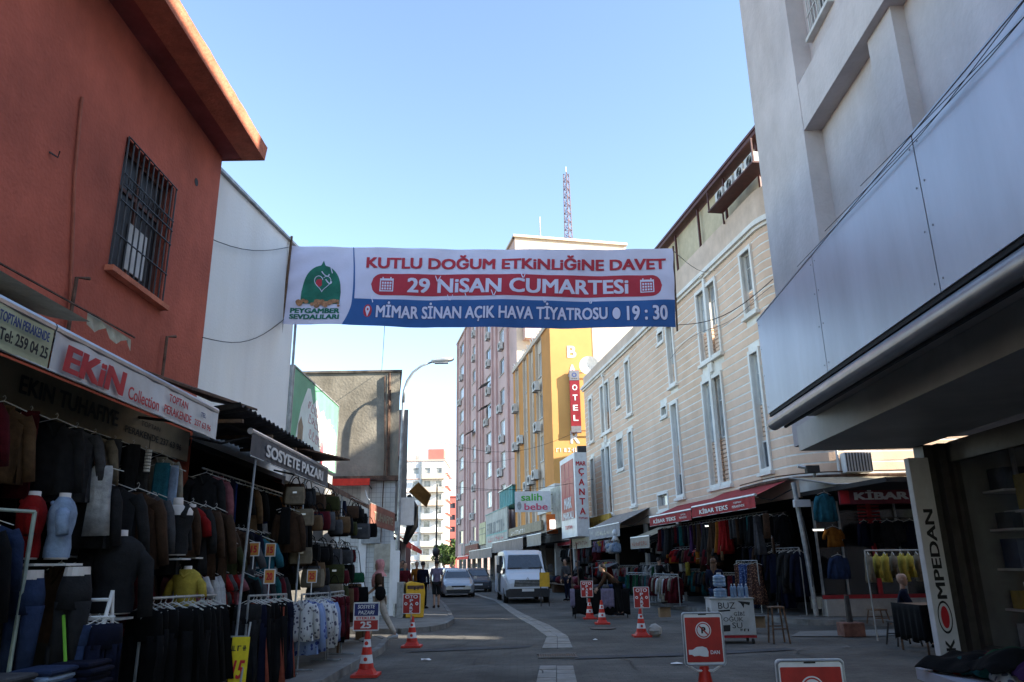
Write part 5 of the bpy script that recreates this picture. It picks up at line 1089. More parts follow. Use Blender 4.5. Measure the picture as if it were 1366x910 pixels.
# yellow bin
YB = thing('yellow_bin', 'large yellow plastic clothing bin at the lane corner', 'bin', (-3.1,24.2,.12))
yb = MB(); prof = [(-.26,.13),(.26,.13),(.30,.85),(.26,1.10),(-.12,1.17),(-.26,1.10)]
fy = frame((-3.05,23.95), (.97,.24))(1)
yb.prism(lambda u, z, o=0: fy(u, z, o), prof, -.55, 0).build('body', M_yelplastic, YB, bevel=.02)
plate(lambda a, b_, e=0: fy(a+.0, 1.0+b_, e), .5, .1, .02, M_rust, YB, .001, .006, 'slot'); scribble(lambda a, b_, e=0: fy(a+.05, .98+b_, e), .2, .12, M_ink, YB, 3, 1, .02, 'mark', n=2)
GB = thing('grey_bin', 'grey metal cabinet standing left of the yellow bin', 'cabinet', (-3.65,24.0,.12)); MB().box((-3.62,24.0,.12),(-3.42,24.4,1.15)).build('body', M_galv, GB)
# ================================================================ VEHICLES
def carframe(x, y, ang):
    c, s_ = math.cos(ang), math.sin(ang)
    return lambda a, b_, z: Vector((x+a*c-b_*s_, y+a*s_+b_*c, z))      # a across, b backwards (away from nose), nose towards -Y
def body_ring(F, b_, hw, z0, zb, z1, tuck):
    L_ = [(-hw*.93,z0),(-hw,z0+.12),(-hw*1.0,(z0+zb)/2),(-hw*.985,zb),(-hw+tuck*.8,zb+(z1-zb)*.75),(-hw+tuck,z1-.05),(-hw+tuck+.14,z1)]
    P = L_+[(-a, z) for a, z in reversed(L_)]
    return [F(a, b_, z) for a, z in P]
def wheel(F, a, b_, r, parent, w=.2):
    t = MB().tube([F(a-w/2,b_,r),F(a+w/2,b_,r)], r, 20).build('wheel', M_tyre, parent)
    o = a+math.copysign(w/2+.004, a); MB().tube([F(a+math.copysign(.02,a),b_,r),F(o,b_,r)], r*.62, 14).build('rim', M_alu, t)
def plate_q(F, pts, m, parent, name): return MB().poly([F(*p) for p in pts]).build(name, m, parent)
VW = mat('van_white', (.66,.70,.75), .3, .03, 1, dirt=.12, spec=.6); VS = mat('car_silver', (.40,.42,.44), .3, .03, 1, metal=.5, dirt=.1); VD = mat('car_dark', (.05,.06,.075), .25, .05, 1, dirt=.1)
M_ws = mat('windscreen', (.03,.035,.045), .06, .3, 1.5, spec=.9); M_blk = mat('black_plastic', (.03,.03,.032), .6, .1); M_hl = mat('headlight_glass', (.55,.58,.60), .1, .1, spec=.9)
F = carframe(.52, 34.2, .10)
V = thing('white_van', 'white high roofed delivery van with its left side door open', 'van', (.52,34.2,0))
R_ = [(0,.80,.38,.70,.86,.03),(.06,.90,.30,.80,1.02,.05),(.35,.97,.28,.95,1.20,.08),(.75,1.0,.28,1.05,1.32,.12),(1.0,1.0,.28,1.12,1.42,.14),(1.55,1.0,.28,1.15,2.08,.16),(1.95,1.0,.28,1.15,2.24,.12),(3.2,1.0,.28,1.15,2.28,.11),(5.3,.99,.28,1.15,2.26,.12),(5.45,.93,.35,1.15,2.15,.14)]
MB().loft([body_ring(F,*r) for r in R_]).build('body', VW, V, smooth=False, bevel=.015)
plate_q(F, [(-.80,.98,1.44),(.80,.98,1.44),(.70,1.50,2.04),(-.70,1.50,2.04)], M_ws, V, 'windscreen')
MB().add([F(-.80,.955,1.43),F(.80,.955,1.43),F(.705,1.515,2.075),(F(-.705,1.515,2.075))], [(0,1,2,3)])
for s_ in (-1,1):
    plate_q(F, [(s_*.93,.9,1.40),(s_*.885,1.75,2.0),(s_*.885,2.15,2.0),(s_*1.006,2.15,1.25),(s_*1.008,1.1,1.25)], M_ws, V, 'side_window')
    MB().add([F(s_*.62,.0,.72),F(s_*.90,.03,.74),F(s_*.985,.32,.90),F(s_*.985,.52,1.16),F(s_*.80,.28,1.10),F(s_*.64,.04,.94)], [(0,1,2,3,4)]).build('headlight', M_hl, V)
    MB().fbox(lambda u,z,o=0: F(u,o,z), s_*1.18-.09, s_*1.18+.09, 1.28, 1.62, 1.05, 1.17).build('mirror', M_blk, V); MB().tube([F(s_*.99,1.1,1.4),F(s_*1.1,1.1,1.4)], .02, 5).build('mirror_arm', M_blk, V)
    wheel(F, s_*.9, .85, .33, V); wheel(F, s_*.9, 4.4, .33, V)
fb = lambda u,z,o=0: F(u,o,z)
MB().prism(fb, [(-.93,.27),(.93,.27),(.95,.55),(.80,.62),(-.80,.62),(-.95,.55)], -.05, .35).build('bumper', M_blk, V)
MB().prism(fb, [(-.60,.70),(.60,.70),(.56,.97),(-.56,.97)], -.012, .2).build('grille_surround', M_black, V)
gr = MB()
for k in range(4): gr.fbox(fb, -.55, .55, .73+k*.06, .75+k*.06, -.03, .1)
gr.build('grille', M_galv, V); MB().fbox(fb, -.26, .26, .50, .61, -.08, -.062).build('number_plate', M_signwhite, V)
disc(lambda a,b_,e=0: F(a,.02-e,1.0+b_), 0, 0, .07, .09, M_alu, V, .03, 'emblem', 4, hole=.5)
MB().fbox(fb, -1.012, -.9, .42, 2.02, 2.35, 3.35).build('door_opening', M_black, V)
MB().fbox(fb, -1.09, -1.03, .40, 2.05, 3.38, 4.5).build('sliding_door', VW, V); MB().fbox(fb, -.96, -.90, .45, 1.5, 2.6, 3.1).build('cargo', M_blueink, V)
for k in range(2): MB().fbox(fb, -.75+k*.9, -.15+k*.9, 1.47, 1.49, .97, 1.0).build('wiper', M_blk, V)
def hatch(F, name, label, m, loc):
    t = thing(name, label, 'car', loc)
    R_ = [(0,.68,.26,.50,.60,.03),(.08,.80,.20,.58,.70,.05),(.5,.87,.18,.70,.86,.10),(1.05,.89,.18,.78,.96,.14),(1.7,.89,.18,.84,1.36,.26),(2.2,.89,.18,.85,1.46,.27),(3.2,.89,.18,.87,1.45,.27),(4.0,.86,.2,.9,1.20,.22),(4.15,.80,.3,.8,.95,.1)]
    MB().loft([body_ring(F,*r) for r in R_]).build('body', m, t, bevel=.02)
    plate_q(F, [(-.70,1.08,.99),(.70,1.08,.99),(.58,1.72,1.37),(-.58,1.72,1.37)], M_ws, t, 'windscreen')
    fb = lambda u,z,o=0: F(u,o,z)
    MB().prism(fb, [(-.60,.24),(.60,.24),(.66,.40),(-.66,.40)], -.025, .1).build('lower_grille', M_blk, t); MB().prism(fb, [(-.34,.52),(.34,.52),(.38,.60),(-.38,.60)], -.02, .15).build('grille', M_blk, t); MB().fbox(fb, -.26, .26, .42, .51, -.04, .02).build('number_plate', M_signwhite, t)
    for s_ in (-1,1):
        MB().add([F(s_*.44,.0,.56),F(s_*.74,.09,.55),F(s_*.84,.42,.72),F(s_*.66,.28,.74),F(s_*.5,.05,.66)], [(0,1,2,3,4)]).build('headlight', M_hl, t)
        MB().ell(F(s_*.62,.03,.33), .06,.04,.05,8,5).build('fog_lamp', M_hl, t)
        plate_q(F, [(s_*.88,1.25,.96),(s_*.64,1.9,1.36),(s_*.63,3.0,1.38),(s_*.88,3.6,.98)], M_ws, t, 'side_window')
        MB().fbox(fb, s_*.99-.08, s_*.99+.08, .92, 1.05, 1.3, 1.4).build('mirror', m, t); wheel(F, s_*.80, .78, .30, t); wheel(F, s_*.80, 3.3, .30, t)
    return t
hatch(carframe(-3.05,41.9,.12), 'silver_hatchback', 'silver hatchback driving towards the camera left of the van', VS, (-3.05,41.9,0))
hatch(carframe(-2.35,49.5,.14), 'dark_hatchback', 'dark grey car half hidden behind the silver hatchback and the van', VD, (-2.35,49.5,0))
hatch(carframe(-5.2,66,.16), 'blue_grey_hatchback', 'far blue grey car seen above the silver hatchback', mat('car_blue', (.16,.20,.24), .3, .03, 1), (-5.2,66,0))
hatch(carframe(-7.0,74,.16), 'pale_hatchback', 'far pale car at the end of the parked row', VW, (-7.0,74,0))

# ================================================================ GARMENTS
PAL = {'black':(.012,.012,.013),'charcoal':(.04,.04,.043),'grey':(.14,.14,.15),'navy':(.012,.016,.045),'denim blue':(.045,.075,.17),'bright blue':(.03,.07,.32),'light blue':(.34,.45,.62),'white':(.62,.62,.62),'cream':(.55,.50,.40),'beige':(.36,.29,.2),'brown':(.11,.06,.035),'tan':(.24,.14,.07),'wine red':(.16,.015,.025),'red':(.42,.015,.015),'orange':(.45,.16,.02),'yellow':(.55,.42,.07),'olive':(.08,.085,.03),'green':(.02,.13,.06),'teal':(.02,.16,.17),'purple':(.09,.03,.12),'pink':(.55,.20,.24),'lilac':(.42,.36,.52),'turquoise':(.04,.22,.30),'coral':(.50,.12,.07)}
PAL = {k: tuple(x*(.5 if k not in ('white','light blue','yellow') else .75) for x in v) for k, v in PAL.items()}
PAL['pale pink'] = (.62,.28,.27); PAL['pale stone'] = (.50,.43,.36)
def cm_(c): return MATS.get('pr_'+c) or cloth(c.replace(' ','_'), PAL[c])
MATS['pr_blue floral'] = printed('floral_blue', (.20,.26,.42), (.04,.06,.22), 13); MATS['pr_white floral'] = printed('floral_white', (.5,.5,.5), (.10,.10,.14), 16)
MATS['pr_blue patterned'] = printed('pattern_blue', (.03,.05,.13), (.14,.20,.33), 22); MATS['pr_brown patterned'] = printed('pattern_brown', (.05,.025,.02), (.24,.12,.07), 22)
GM = {}
def gmesh(kind, seed):
    key = (kind, seed)
    if key in GM: return GM[key]
    r = random.Random(hash(kind) % 999+seed if False else sum(map(ord, kind))+seed*31); mb = MB()
    def ring(z, w, d, fold, cx=0, n=20, cy=0):
        ph = seed*1.7
        return [(cx+w/2*math.cos(t)*(1+fold*.25*math.sin(5*t+ph)), cy+d/2*math.sin(t)*(1+fold*math.sin(7*t+ph+z*2)), z) for t in [2*math.pi*k/n for k in range(n)]]
    if kind in ('shirt','coat','tee'):
        L_ = {'shirt':.72,'coat':.98,'tee':.62}[kind]; W_ = .40 if kind != 'coat' else .44
        mb.loft([ring(-.04,.13,.05,0),ring(-.07,.18,.07,.1),ring(-.12,W_*.95,.09,.1),ring(-.20,W_,.12,.3),ring(-.3-L_*.2,W_*.96,.12,.5),ring(-L_*.75,W_,.13,.7),ring(-L_,W_*1.06,.14,.9)])
        for s_ in (-1,1):
            sl_ = .26 if kind == 'tee' else .56
            mb.tube([(s_*W_*.40,0,-.13),(s_*(W_*.54),.01,-.24),(s_*(W_*.60+r.uniform(0,.03)),.02,-.13-sl_*.6),(s_*(W_*.60+r.uniform(0,.05)),.03+r.uniform(0,.03),-.13-sl_)], [.07,.062,.055,.05], 8)
        if kind != 'tee': mb.tube([(-.07,-.045,-.05),(-.03,-.07,-.14),(0,-.075,-.2),(.03,-.07,-.14),(.07,-.045,-.05)], .016, 5)
    elif kind == 'trousers':
        mb.loft([ring(-.05,.36,.06,0),ring(-.12,.38,.10,.2),ring(-.28,.40,.12,.3)])
        for s_ in (-1,1): mb.loft([ring(-.24,.20,.11,.4,s_*.10,16),ring(-.42,.19,.09,.9,s_*.10+r.uniform(-.01,.01),16),ring(-.62,.18,.09,1.1,s_*.105+r.uniform(-.015,.015),16),ring(-.82,.19,.08,1.4,s_*.11,16),ring(-.98-r.uniform(0,.06),.17,.08,1.5,s_*.11+r.uniform(-.02,.02),16)])
    elif kind == 'dress':
        mb.loft([ring(-.04,.12,.05,0),ring(-.10,.34,.08,.1),ring(-.35,.32,.12,.4),ring(-.6,.36,.14,.7),ring(-1.0,.46,.18,.9),ring(-1.25,.52,.2,1.0)])
    elif kind == 'scarf':
        mb.loft([ring(0,.16,.03,0,n=16),ring(-.05,.18,.05,.4,n=16),ring(-.4,.17,.05,.8,n=16),ring(-.85,.20,.045,1.0,n=16)])
    elif kind == 'skirt':
        mb.loft([ring(-.05,.30,.07,0),ring(-.15,.34,.1,.5),ring(-.72,.46,.16,1.1)])
    GM[key] = mb.mesh(kind+'_mesh', smooth=True); return GM[key]
hk = MB().tube([(0,0,0),(.012,0,.03),(.0,0,.05),(-.012,0,.035)], .003, 4).tube([(-.18,0,-.07),(0,0,0),(.18,0,-.07)], .006, 4).mesh('hanger_mesh')
hk.materials.append(M_offwhite)
LAB = {}
NOUN = {'tee':'t-shirt'}
def garment(kind, colour, x, y, z, rot, place, group, s=1.0, sz=1.0, seed=None, hang=True):
    seed = rnd.randrange(4) if seed is None else seed
    me = gmesh(kind, seed); o = bpy.data.objects.new('hanging_'+kind, me); COL.objects.link(o)
    if not me.materials: me.materials.append(None)
    o.material_slots[0].link = 'OBJECT'; o.material_slots[0].material = cm_(colour)
    o.location = (x,y,z); o.rotation_euler = (rnd.uniform(-.04,.04), rnd.uniform(-.03,.03), rot); o.scale = (s,s*1.0,s*sz)
    LAB.setdefault((colour, kind, place), []).append(o); o['category'] = NOUN.get(kind, kind); o['group'] = group
    if hang:
        h = bpy.data.objects.new('hanger', hk); COL.objects.link(h); h.parent = o
    return o
def finish_labels():
    for (c, k, pl), os_ in LAB.items():
        n = NOUN.get(k, k)
        for i, o in enumerate(os_):
            if len(os_) == 1: o['label'] = '%s %s %s' % (c, n, pl)
            else: o['label'] = '%s %s %s from near, %s' % (ORD[min(i, 29)], c, n, pl)
def rail(p, q, kinds, colours, n, place, group, rot=0.0, s=1.0, sz=1.0, drop=0.0, bar=True, parent=None):
    p, q = Vector(p), Vector(q)
    for i in range(n):
        t = (i+.5)/n; c = p+(q-p)*t; garment(rnd.choice(kinds), rnd.choice(colours), c.x+rnd.uniform(-.02,.02), c.y+rnd.uniform(-.015,.015), c.z-drop, rot+rnd.uniform(-.5,.5), place, group, s*rnd.uniform(.88,1.08), sz*rnd.uniform(.84,1.08))
def rackframe(name, p, q, zb, label, m=None, top=0.0):
    p, q = Vector(p), Vector(q); t = thing(name, label, 'clothes rack', ((p.x+q.x)/2,(p.y+q.y)/2,zb)); m = m or M_galv
    d = (q-p).normalized(); n = Vector((d.y,-d.x,0))
    MB().tube([p,q], .014, 6).build('rail', m, t)
    for e in (p, q):
        MB().tube([Vector((e.x,e.y,zb+.04)), e+Vector((0,0,top))], .016, 6).build('upright', m, t); MB().tube([Vector((e.x,e.y,zb+.03))-n*.24, Vector((e.x,e.y,zb+.03))+n*.24], .014, 6).build('foot', m, t)
    return t
def price_card(x, y, z, txt, label, w=.16, h=.20):
    t = thing('price_card', label, 'price card', (x,y,z-.12)); mp = lambda a,b_,e=0: Vector((x+a, y-e, z+b_))
    plate(mp, w, h, .01, M_signwhite, t, -.006, 0, 'card'); plate(mp, w-.03, h-.03, .005, mat('card_orange', (.62,.26,.05), .7), t, .001, .003, 'orange_field'); text(txt, mp, w*.55, h*.5, M_redink, t, bold=.05, off=.006)
    MB().tube([(x,y,z-h/2),(x,y,z-h/2-.18)], .008, 5).build('stem', M_signwhite, t)
ZP = .12
# ---- left shop, under the white awning: dark coats in the upper row
dark = ['black','charcoal','grey','navy','brown','charcoal','wine red','beige']
rail((-4.05,4.6,2.92),(-4.1,8.9,2.90),['shirt','coat','shirt','scarf'],['beige','tan','grey','grey','charcoal','wine red','black','brown','cream'],12,'hanging high under the white awning','clothes hung high under the white awning',rot=.45,s=.88)
rail((-4.9,4.0,2.85),(-5.0,9.8,2.85),['coat','shirt'],['black','charcoal','brown','navy'],12,'hanging inside the dark shop behind the front row','clothes hung inside the left shop',s=1.0)
garment('scarf','white',-3.85,7.05,2.55,.3,'hanging alone with a pink edge under the white awning','clothes hung high under the white awning',1.0,.75); garment('scarf','turquoise',-3.9,8.35,2.75,.2,'hanging beside the round lantern under the white awning','clothes hung high under the white awning',.9,.8); garment('scarf','light blue',-3.9,8.6,2.75,.4,'next to the turquoise scarf','clothes hung high under the white awning',.8,1.1)
ld = thing('paper_lantern', 'small ribbed white lantern hanging from the old beige board', 'lantern', (-4.0,8.15,2.6))
for k in range(7): MB().tube([(-3.95,8.1,2.62+k*.035),(-3.95,8.1,2.645+k*.035)], .035, 10).build('rib', M_offwhite, ld)
MB().tube([(-3.95,8.1,2.87),(-3.95,8.1,3.0)], .004, 4).build('cord', M_wire, ld)
# mannequins
def torso_rings(x, y, z, s, rot, g=1.0, top=True):
    R = []; c, sn = math.cos(rot), math.sin(rot)
    prof = [(0,.15,.11),(.10,.155,.115),(.22,.135,.10),(.34,.165,.12),(.44,.185,.125),(.50,.19,.11),(.55,.15,.09),(.575,.075,.065)]
    for h_, rx, ry in prof:
        R.append([(x+(rx*g*math.cos(t)*c-ry*g*math.sin(t)*sn)*s, y+(rx*g*math.cos(t)*sn+ry*g*math.sin(t)*c)*s, z+h_*s) for t in [2*math.pi*k/20 for k in range(20)]])
    return R
def mannequin(x, y, z, rot, colour, label, sleeve=.26, s=1.0, tank=False):
    t = thing('torso_mannequin', label, 'mannequin', (x,y,z), 'headless torso mannequins')
    MB().loft(torso_rings(x,y,z,s,rot,.97)).tube([(x,y,z+.53*s),(x,y,z+.66*s)], [.062*s,.055*s], 12).build('torso', M_mann, t, smooth=True)
    R = torso_rings(x,y,z+.012,s,rot,1.08); R = R[:-1] if not tank else R[:-3]; mb = MB().loft(R, caps=False); c, sn = math.cos(rot), math.sin(rot)
    if tank:
        for a in (-.11,.11): mb.tube([(x+a*c,y+a*sn-.11*s,z+.42*s),(x+a*c,y+a*sn-.03,z+.56*s),(x+a*c,y+a*sn+.09*s,z+.42*s)], .035, 6)
    else:
        mb.loft([R[-1], [(x+(px-x)*.72, y+(py-y)*.85, pz+.03*s) for px,py,pz in R[-1]], [(x+(px-x)*.50, y+(py-y)*.78, pz+.05*s) for px,py,pz in R[-1]]], caps=False)
        for k in (-1,1):
            sx = lambda a, d=0: (x+k*a*c*s-d*sn, y+k*a*sn*s+d*c)
            mb.tube([(*sx(.14),z+.47*s),(*sx(.22),z+.40*s),(*sx(.26,-.02),z+(.47-sleeve)*s)], [.07*s,.065*s,.06*s], 8)
        mb.tube([(x-.06,y-.08*s,z+.56*s),(x,y-.11*s,z+.50*s),(x+.06,y-.08*s,z+.56*s)], .02, 6)
    mb.build('top', cm_(colour), t, smooth=True)
    MB().box((x-.16,y-.12,z-.05),(x+.16,y+.12,z-.032)).build('stand_plate', M_offwhite, t)
    return t
mannequin(-3.86,6.12,1.70,2.1,'red','headless mannequin in a red short sleeved polo shirt',.24,.80)
mannequin(-3.72,6.30,1.70,2.1,'light blue','headless mannequin in a light blue polo shirt beside the red one',.24,.80)
mannequin(-3.80,8.62,1.76,.1,'charcoal','headless mannequin in a dark tank top over pale plastic',.24,.95,True)
mannequin(-3.95,9.35,1.78,.0,'red','headless mannequin in a red t-shirt behind the tank top one',.24,.9)
mannequin(-3.75,8.95,1.12,.0,'yellow','low mannequin in a yellow short sleeved top with a dark belt',.24,.8)
mannequin(-3.78,7.4,1.22,.3,'charcoal','headless mannequin in a dark grey hooded jacket',.5,1.15)
def legs_mann(x, y, z, colour, label):
    t = thing('leg_mannequin', label, 'mannequin', (x,y,z-.75)); mb = MB()
    ring = lambda zz, rx, ry, cx: [(x+cx+rx*math.cos(q), y+ry*math.sin(q), zz) for q in [2*math.pi*k/14 for k in range(14)]]
    mb.loft([ring(z,.10,.09,0),ring(z-.12,.125,.115,0),ring(z-.26,.13,.115,0)])
    for s_ in (-1,1): mb.loft([ring(z-.2,.072,.10,s_*.06),ring(z-.45,.06,.075,s_*.06),ring(z-.78,.05,.055,s_*.06)])
    mb.build('jeans', cm_(colour), t, smooth=True); MB().tube([(x,y,z-.01),(x,y,z+.06)], [.098,.09], 14).build('waist', M_mann, t)
legs_mann(-3.72,6.0,1.56,'denim blue','blue jeans on a leg mannequin below the red polo mannequin'); legs_mann(-3.50,6.25,1.58,'charcoal','dark trousers on a leg mannequin below the light blue polo'); legs_mann(-3.9,5.5,1.42,'denim blue','blue jeans on a leg mannequin cut by the left edge')
# folded jeans stacks
for si, (x, y, c0) in enumerate(((-3.42,5.35,'beige'),(-3.36,5.75,'denim blue'),(-3.30,6.15,'navy'))):
    for k in range(9):
        mb = MB(); cx_, cy_ = x+rnd.uniform(-.02,.02), y+rnd.uniform(-.02,.02); z0 = .55+k*.045
        mb.loft([[(cx_+dx*.15*w, cy_+dy*.17*w, z0+zz) for dx,dy in ((-1,-1),(0,-1.05),(1,-1),(1.04,0),(1,1),(0,1.05),(-1,1),(-1.04,0))] for zz, w in ((0,.92),(.02,1),(.035,.98),(.043,.85))])
        col = c0 if k < 5 else {'beige':'grey','denim blue':'light blue' if k == 7 else 'denim blue','navy':'navy'}[c0]
        o = solo(mb, 'folded_jeans', cm_(col), '', 'jeans', 'folded jeans stacked on the low bench', smooth=False)
        o['label'] = '%s folded jeans, %s from the bottom of the %s stack on the bench' % (col, ORD[k], ('nearest','middle','third')[si])
bn = thing('display_bench', 'low dark display bench carrying stacks of folded jeans', 'bench', (-3.4,5.7,.12)); MB().box((-3.75,4.9,.48),(-3.1,6.5,.54)).build('top', M_wood, bn)
for x in (-3.7,-3.15):
    for y in (4.95,6.42): MB().box((x-.02,y-.02,.12),(x+.02,y+.02,.479)).build('leg', M_darkmetal, bn)
# ladder rack
lr = thing('jeans_rack', 'white metal ladder rack holding blue jeans on clips', 'clothes rack', (-3.45,6.35,.12))
for x in (-3.56,-3.30): MB().tube([(x-.02,6.2,.5),(x,6.45,1.45)], .016, 6).tube([(x,6.45,1.45),(x+.02,6.7,.13)], .014, 6).build('upright', M_white, lr)
MB().tube([(-3.56,6.45,1.38),(-3.30,6.45,1.38)], .014, 6).tube([(-3.6,6.38,1.25),(-3.22,6.38,1.25)], .012, 6).build('rung', M_white, lr); MB().tube([(-3.52,6.18,1.28),(-3.30,6.05,.55)], .012, 5).build('green_stick', mat('green_stick', (.2,.5,.05), .6), lr)
for k, c in enumerate(['charcoal','olive','denim blue','denim blue','navy']): garment('trousers',c,-3.56+k*.075,6.36,1.24,1.2,'clipped on the white ladder rack','jeans on the ladder rack',.8)
sr_ = rackframe('side_stand', (-3.95,5.2,2.05),(-3.7,5.9,2.05),.12,'pale green metal stand at the left edge beside the red polo mannequin', mat('pale_green_metal', (.35,.42,.36), .6))
# black trousers rack and others
for i, (p, q, zb, kinds, cols, n, pl, lab, s, sz) in enumerate((
  ((-3.62,7.7,1.34),(-3.50,9.2,1.32),ZP,['trousers','trousers','skirt'],['black','charcoal','black'],13,'on the near rack of black trousers','chrome clothes rack full of black trousers at the front of the left shop',1.12,1.12),
  ((-4.05,9.35,1.66),(-3.95,10.9,1.66),ZP,['shirt','tee'],['black','white','charcoal','red','grey','pink'],12,'on the tops rack behind the trousers','chrome clothes rack of mixed tops behind the black trousers',.95,.9),
  ((-3.45,10.2,1.27),(-3.40,11.7,1.24),ZP,['trousers','dress'],['black','charcoal','navy','black','coral','black'],16,'on the middle rack of dark dresses','chrome clothes rack of dark trousers with one coral pair',1.0,1.12),
  ((-3.95,11.2,1.62),(-3.85,12.6,1.62),ZP,['shirt','coat'],['wine red','charcoal','teal','grey','black'],11,'on the rear rack with orange price cards','chrome clothes rack of wine red and teal coats with orange price cards',1.0,1.0),
  ((-3.28,12.1,1.22),(-3.16,13.3,1.20),ZP,['shirt'],['blue floral','white floral','blue floral','blue floral'],8,'on the floral blouse rack at the kerb','chrome clothes rack with floral blouses at the kerb',1.0,1.05),
  ((-3.15,13.4,1.20),(-3.1,14.2,1.2),ZP,['dress','trousers'],['wine red','wine red','black','wine red'],6,'on the end rack beside the bags','chrome clothes rack with wine red skirts at the end of the stall',.85,.85),
  ((-4.3,10.4,2.95),(-4.2,14.6,2.9),None,['scarf','dress','coat','shirt'],['navy','black','charcoal','tan','white','pink','bright blue','black','orange'],20,'hanging high under the charcoal awning',None,1.0,.9),
  ((-4.7,10.6,2.9),(-4.7,14.8,2.9),None,['coat','dress'],['black','charcoal','navy','teal'],14,'hanging inside behind the charcoal awning',None,1.0,1.0),
  ((-4.5,7.6,1.75),(-4.5,10.2,1.75),None,['coat','shirt'],['black','brown','wine red','navy'],10,'hanging low inside the left shop',None,1.0,1.0),
  ((-4.4,10.8,1.9),(-4.4,14.2,1.9),None,['dress','coat'],['black','teal','brown','charcoal','olive'],12,'hanging low inside the charcoal awning shop',None,1.0,1.0))):
    if lab: rackframe('clothes_rack', p, q, zb, lab)
    else:
        solo(MB().tube([p,q], .014, 6), 'hanging_rail', M_galv, 'ceiling rail with clothes '+pl, 'rail')
    rail(p, q, kinds, cols, n, pl, 'clothes '+pl, s=s, sz=sz, drop=.05)
for (x,y,z,tx,lab) in ((-3.95,9.6,1.98,'10','orange price card on the tops rack behind the trousers'),(-3.8,11.3,1.88,'15','left orange price card standing on the rear rack'),(-3.75,11.9,1.88,'15','right orange price card standing on the rear rack'),(-3.42,10.9,1.50,'20','large orange price card leaning above the coral trousers'),(-3.22,12.4,1.48,'25','orange price card beside the floral blouses')): price_card(x,y,z,tx,lab)
yp = thing('yellow_poster', 'bright yellow hand written price poster hung low on a silver stand', 'poster', (-3.2,9.3,.3)); ymp = lambda a,b_,e=0: Vector((-3.20+a+.03*b_, 9.3-e+.05*a, .60+b_))
plate(ymp, .20, .50, .01, mat('poster_yellow', (.80,.62,.02), .7), yp, -.006, 0, 'sheet'); text("15", lambda a,b_,e=0: ymp(a, b_, e), .15, .2, M_redink, yp, bold=.03, cy=-.1, off=.006, shear=.3); scribble(ymp, .18, .08, M_ink, yp, 6, 1, .006, n=3, cy=.14)
st = thing('silver_step_stand', 'silver tubular step stand behind the yellow poster', 'stand', (-3.35,9.4,.12))
for k in range(4): MB().tube([(-3.5,9.35,.25+k*.2),(-3.15,9.35,.25+k*.2)], .012, 5).build('rung', M_galv, st)
for x in (-3.5,-3.15): MB().tube([(x,9.2,.13),(x,9.45,1.0)], .014, 5).build('upright', M_galv, st)
garment('tee','olive',-4.0,10.6,2.02,.2,'pinned flat beside the red t-shirt mannequin','flat displayed tops',1.1); garment('tee','grey',-4.0,11.4,2.05,.1,'pinned flat beside the olive one','flat displayed tops',1.1); garment('tee','turquoise',-3.95,12.0,2.1,.1,'pinned flat with a red print above the dark rack','flat displayed tops',1.2)
rail((-3.95,7.0,2.45),(-4.0,10.4,2.4),['coat','shirt'],['black','charcoal','navy','brown','grey'],9,'hanging at mid height behind the mannequins','clothes hung at mid height in the left shop',s=1.0)
rail((-4.15,9.6,2.2),(-4.05,14.0,2.2),['coat','dress','shirt'],['black','charcoal','navy','brown','olive'],20,'hanging at mid height behind the price cards','clothes hung at mid height in the left shop',s=.95)
rail((-3.75,4.6,2.0),(-3.9,5.8,2.0),['coat','shirt'],['black','charcoal','denim blue'],5,'hanging at the left edge beside the green stand','clothes hung at mid height in the left shop')
rail((-3.7,12.2,2.55),(-3.65,13.6,2.55),['shirt','scarf'],['black','charcoal','brown'],7,'hanging between the charcoal awning and the bags','clothes hung at mid height in the left shop',s=.9)
# ---- bags
def bag(x, y, z, w, h, d, colour, label, kind=0, rot=0, strap=.25, group='handbags hung at the end of the left stall'):
    t = thing('handbag', label, 'handbag', (x,y,z), group); c, s_ = math.cos(rot), math.sin(rot); q = lambda a, b_, zz: (x+a*c-b_*s_, y+a*s_+b_*c, z+zz)
    rings = []
    for f, k, dd in ((0,.86,.75),(.06,.97,1),(.4,1.02 if kind else 1.0,1.08),(.8,.94,.85),(1,.86,.5)):
        rings.append([q(w/2*k*max(-1,min(1,1.25*math.cos(u))), d/2*dd*max(-1,min(1,1.25*math.sin(u))), h*f) for u in [2*math.pi*(i+.5)/12 for i in range(12)]])
    MB().loft(rings).build('body', cm_(colour), t, smooth=kind == 1)
    MB().tube([q(-w*.28,-d*.2,h*.95),q(-w*.12,0,h+strap*.8),q(0,0,h+strap),q(w*.12,0,h+strap*.8),q(w*.28,-d*.2,h*.95)], .009, 5).build('strap', cm_('black' if colour != 'tan' else 'brown'), t)
    if kind == 0: MB().fbox(lambda u,zz,o=0: Vector(q(u,-d/2*1.05-o,zz)), -w*.10, w*.10, h*.62, h*.72, 0, .012).build('clasp', M_alu, t)
    return t
BC = ['black','charcoal','grey','brown','black','tan','navy','wine red','black','beige','olive']
posz = []
r3 = random.Random(5)
NM = ['nearest']+ORD[1:]
rows = [(2.66,12.4,18.4,15,-3.62,'upper row'),(2.28,12.6,18.2,14,-3.5,'second row'),(1.72,12.9,16.9,13,-3.6,'third row'),(1.36,13.2,16.7,10,-3.5,'fourth row'),(1.0,13.7,16.7,9,-3.42,'fifth row'),(.6,14.4,16.6,8,-3.4,'lowest row')]
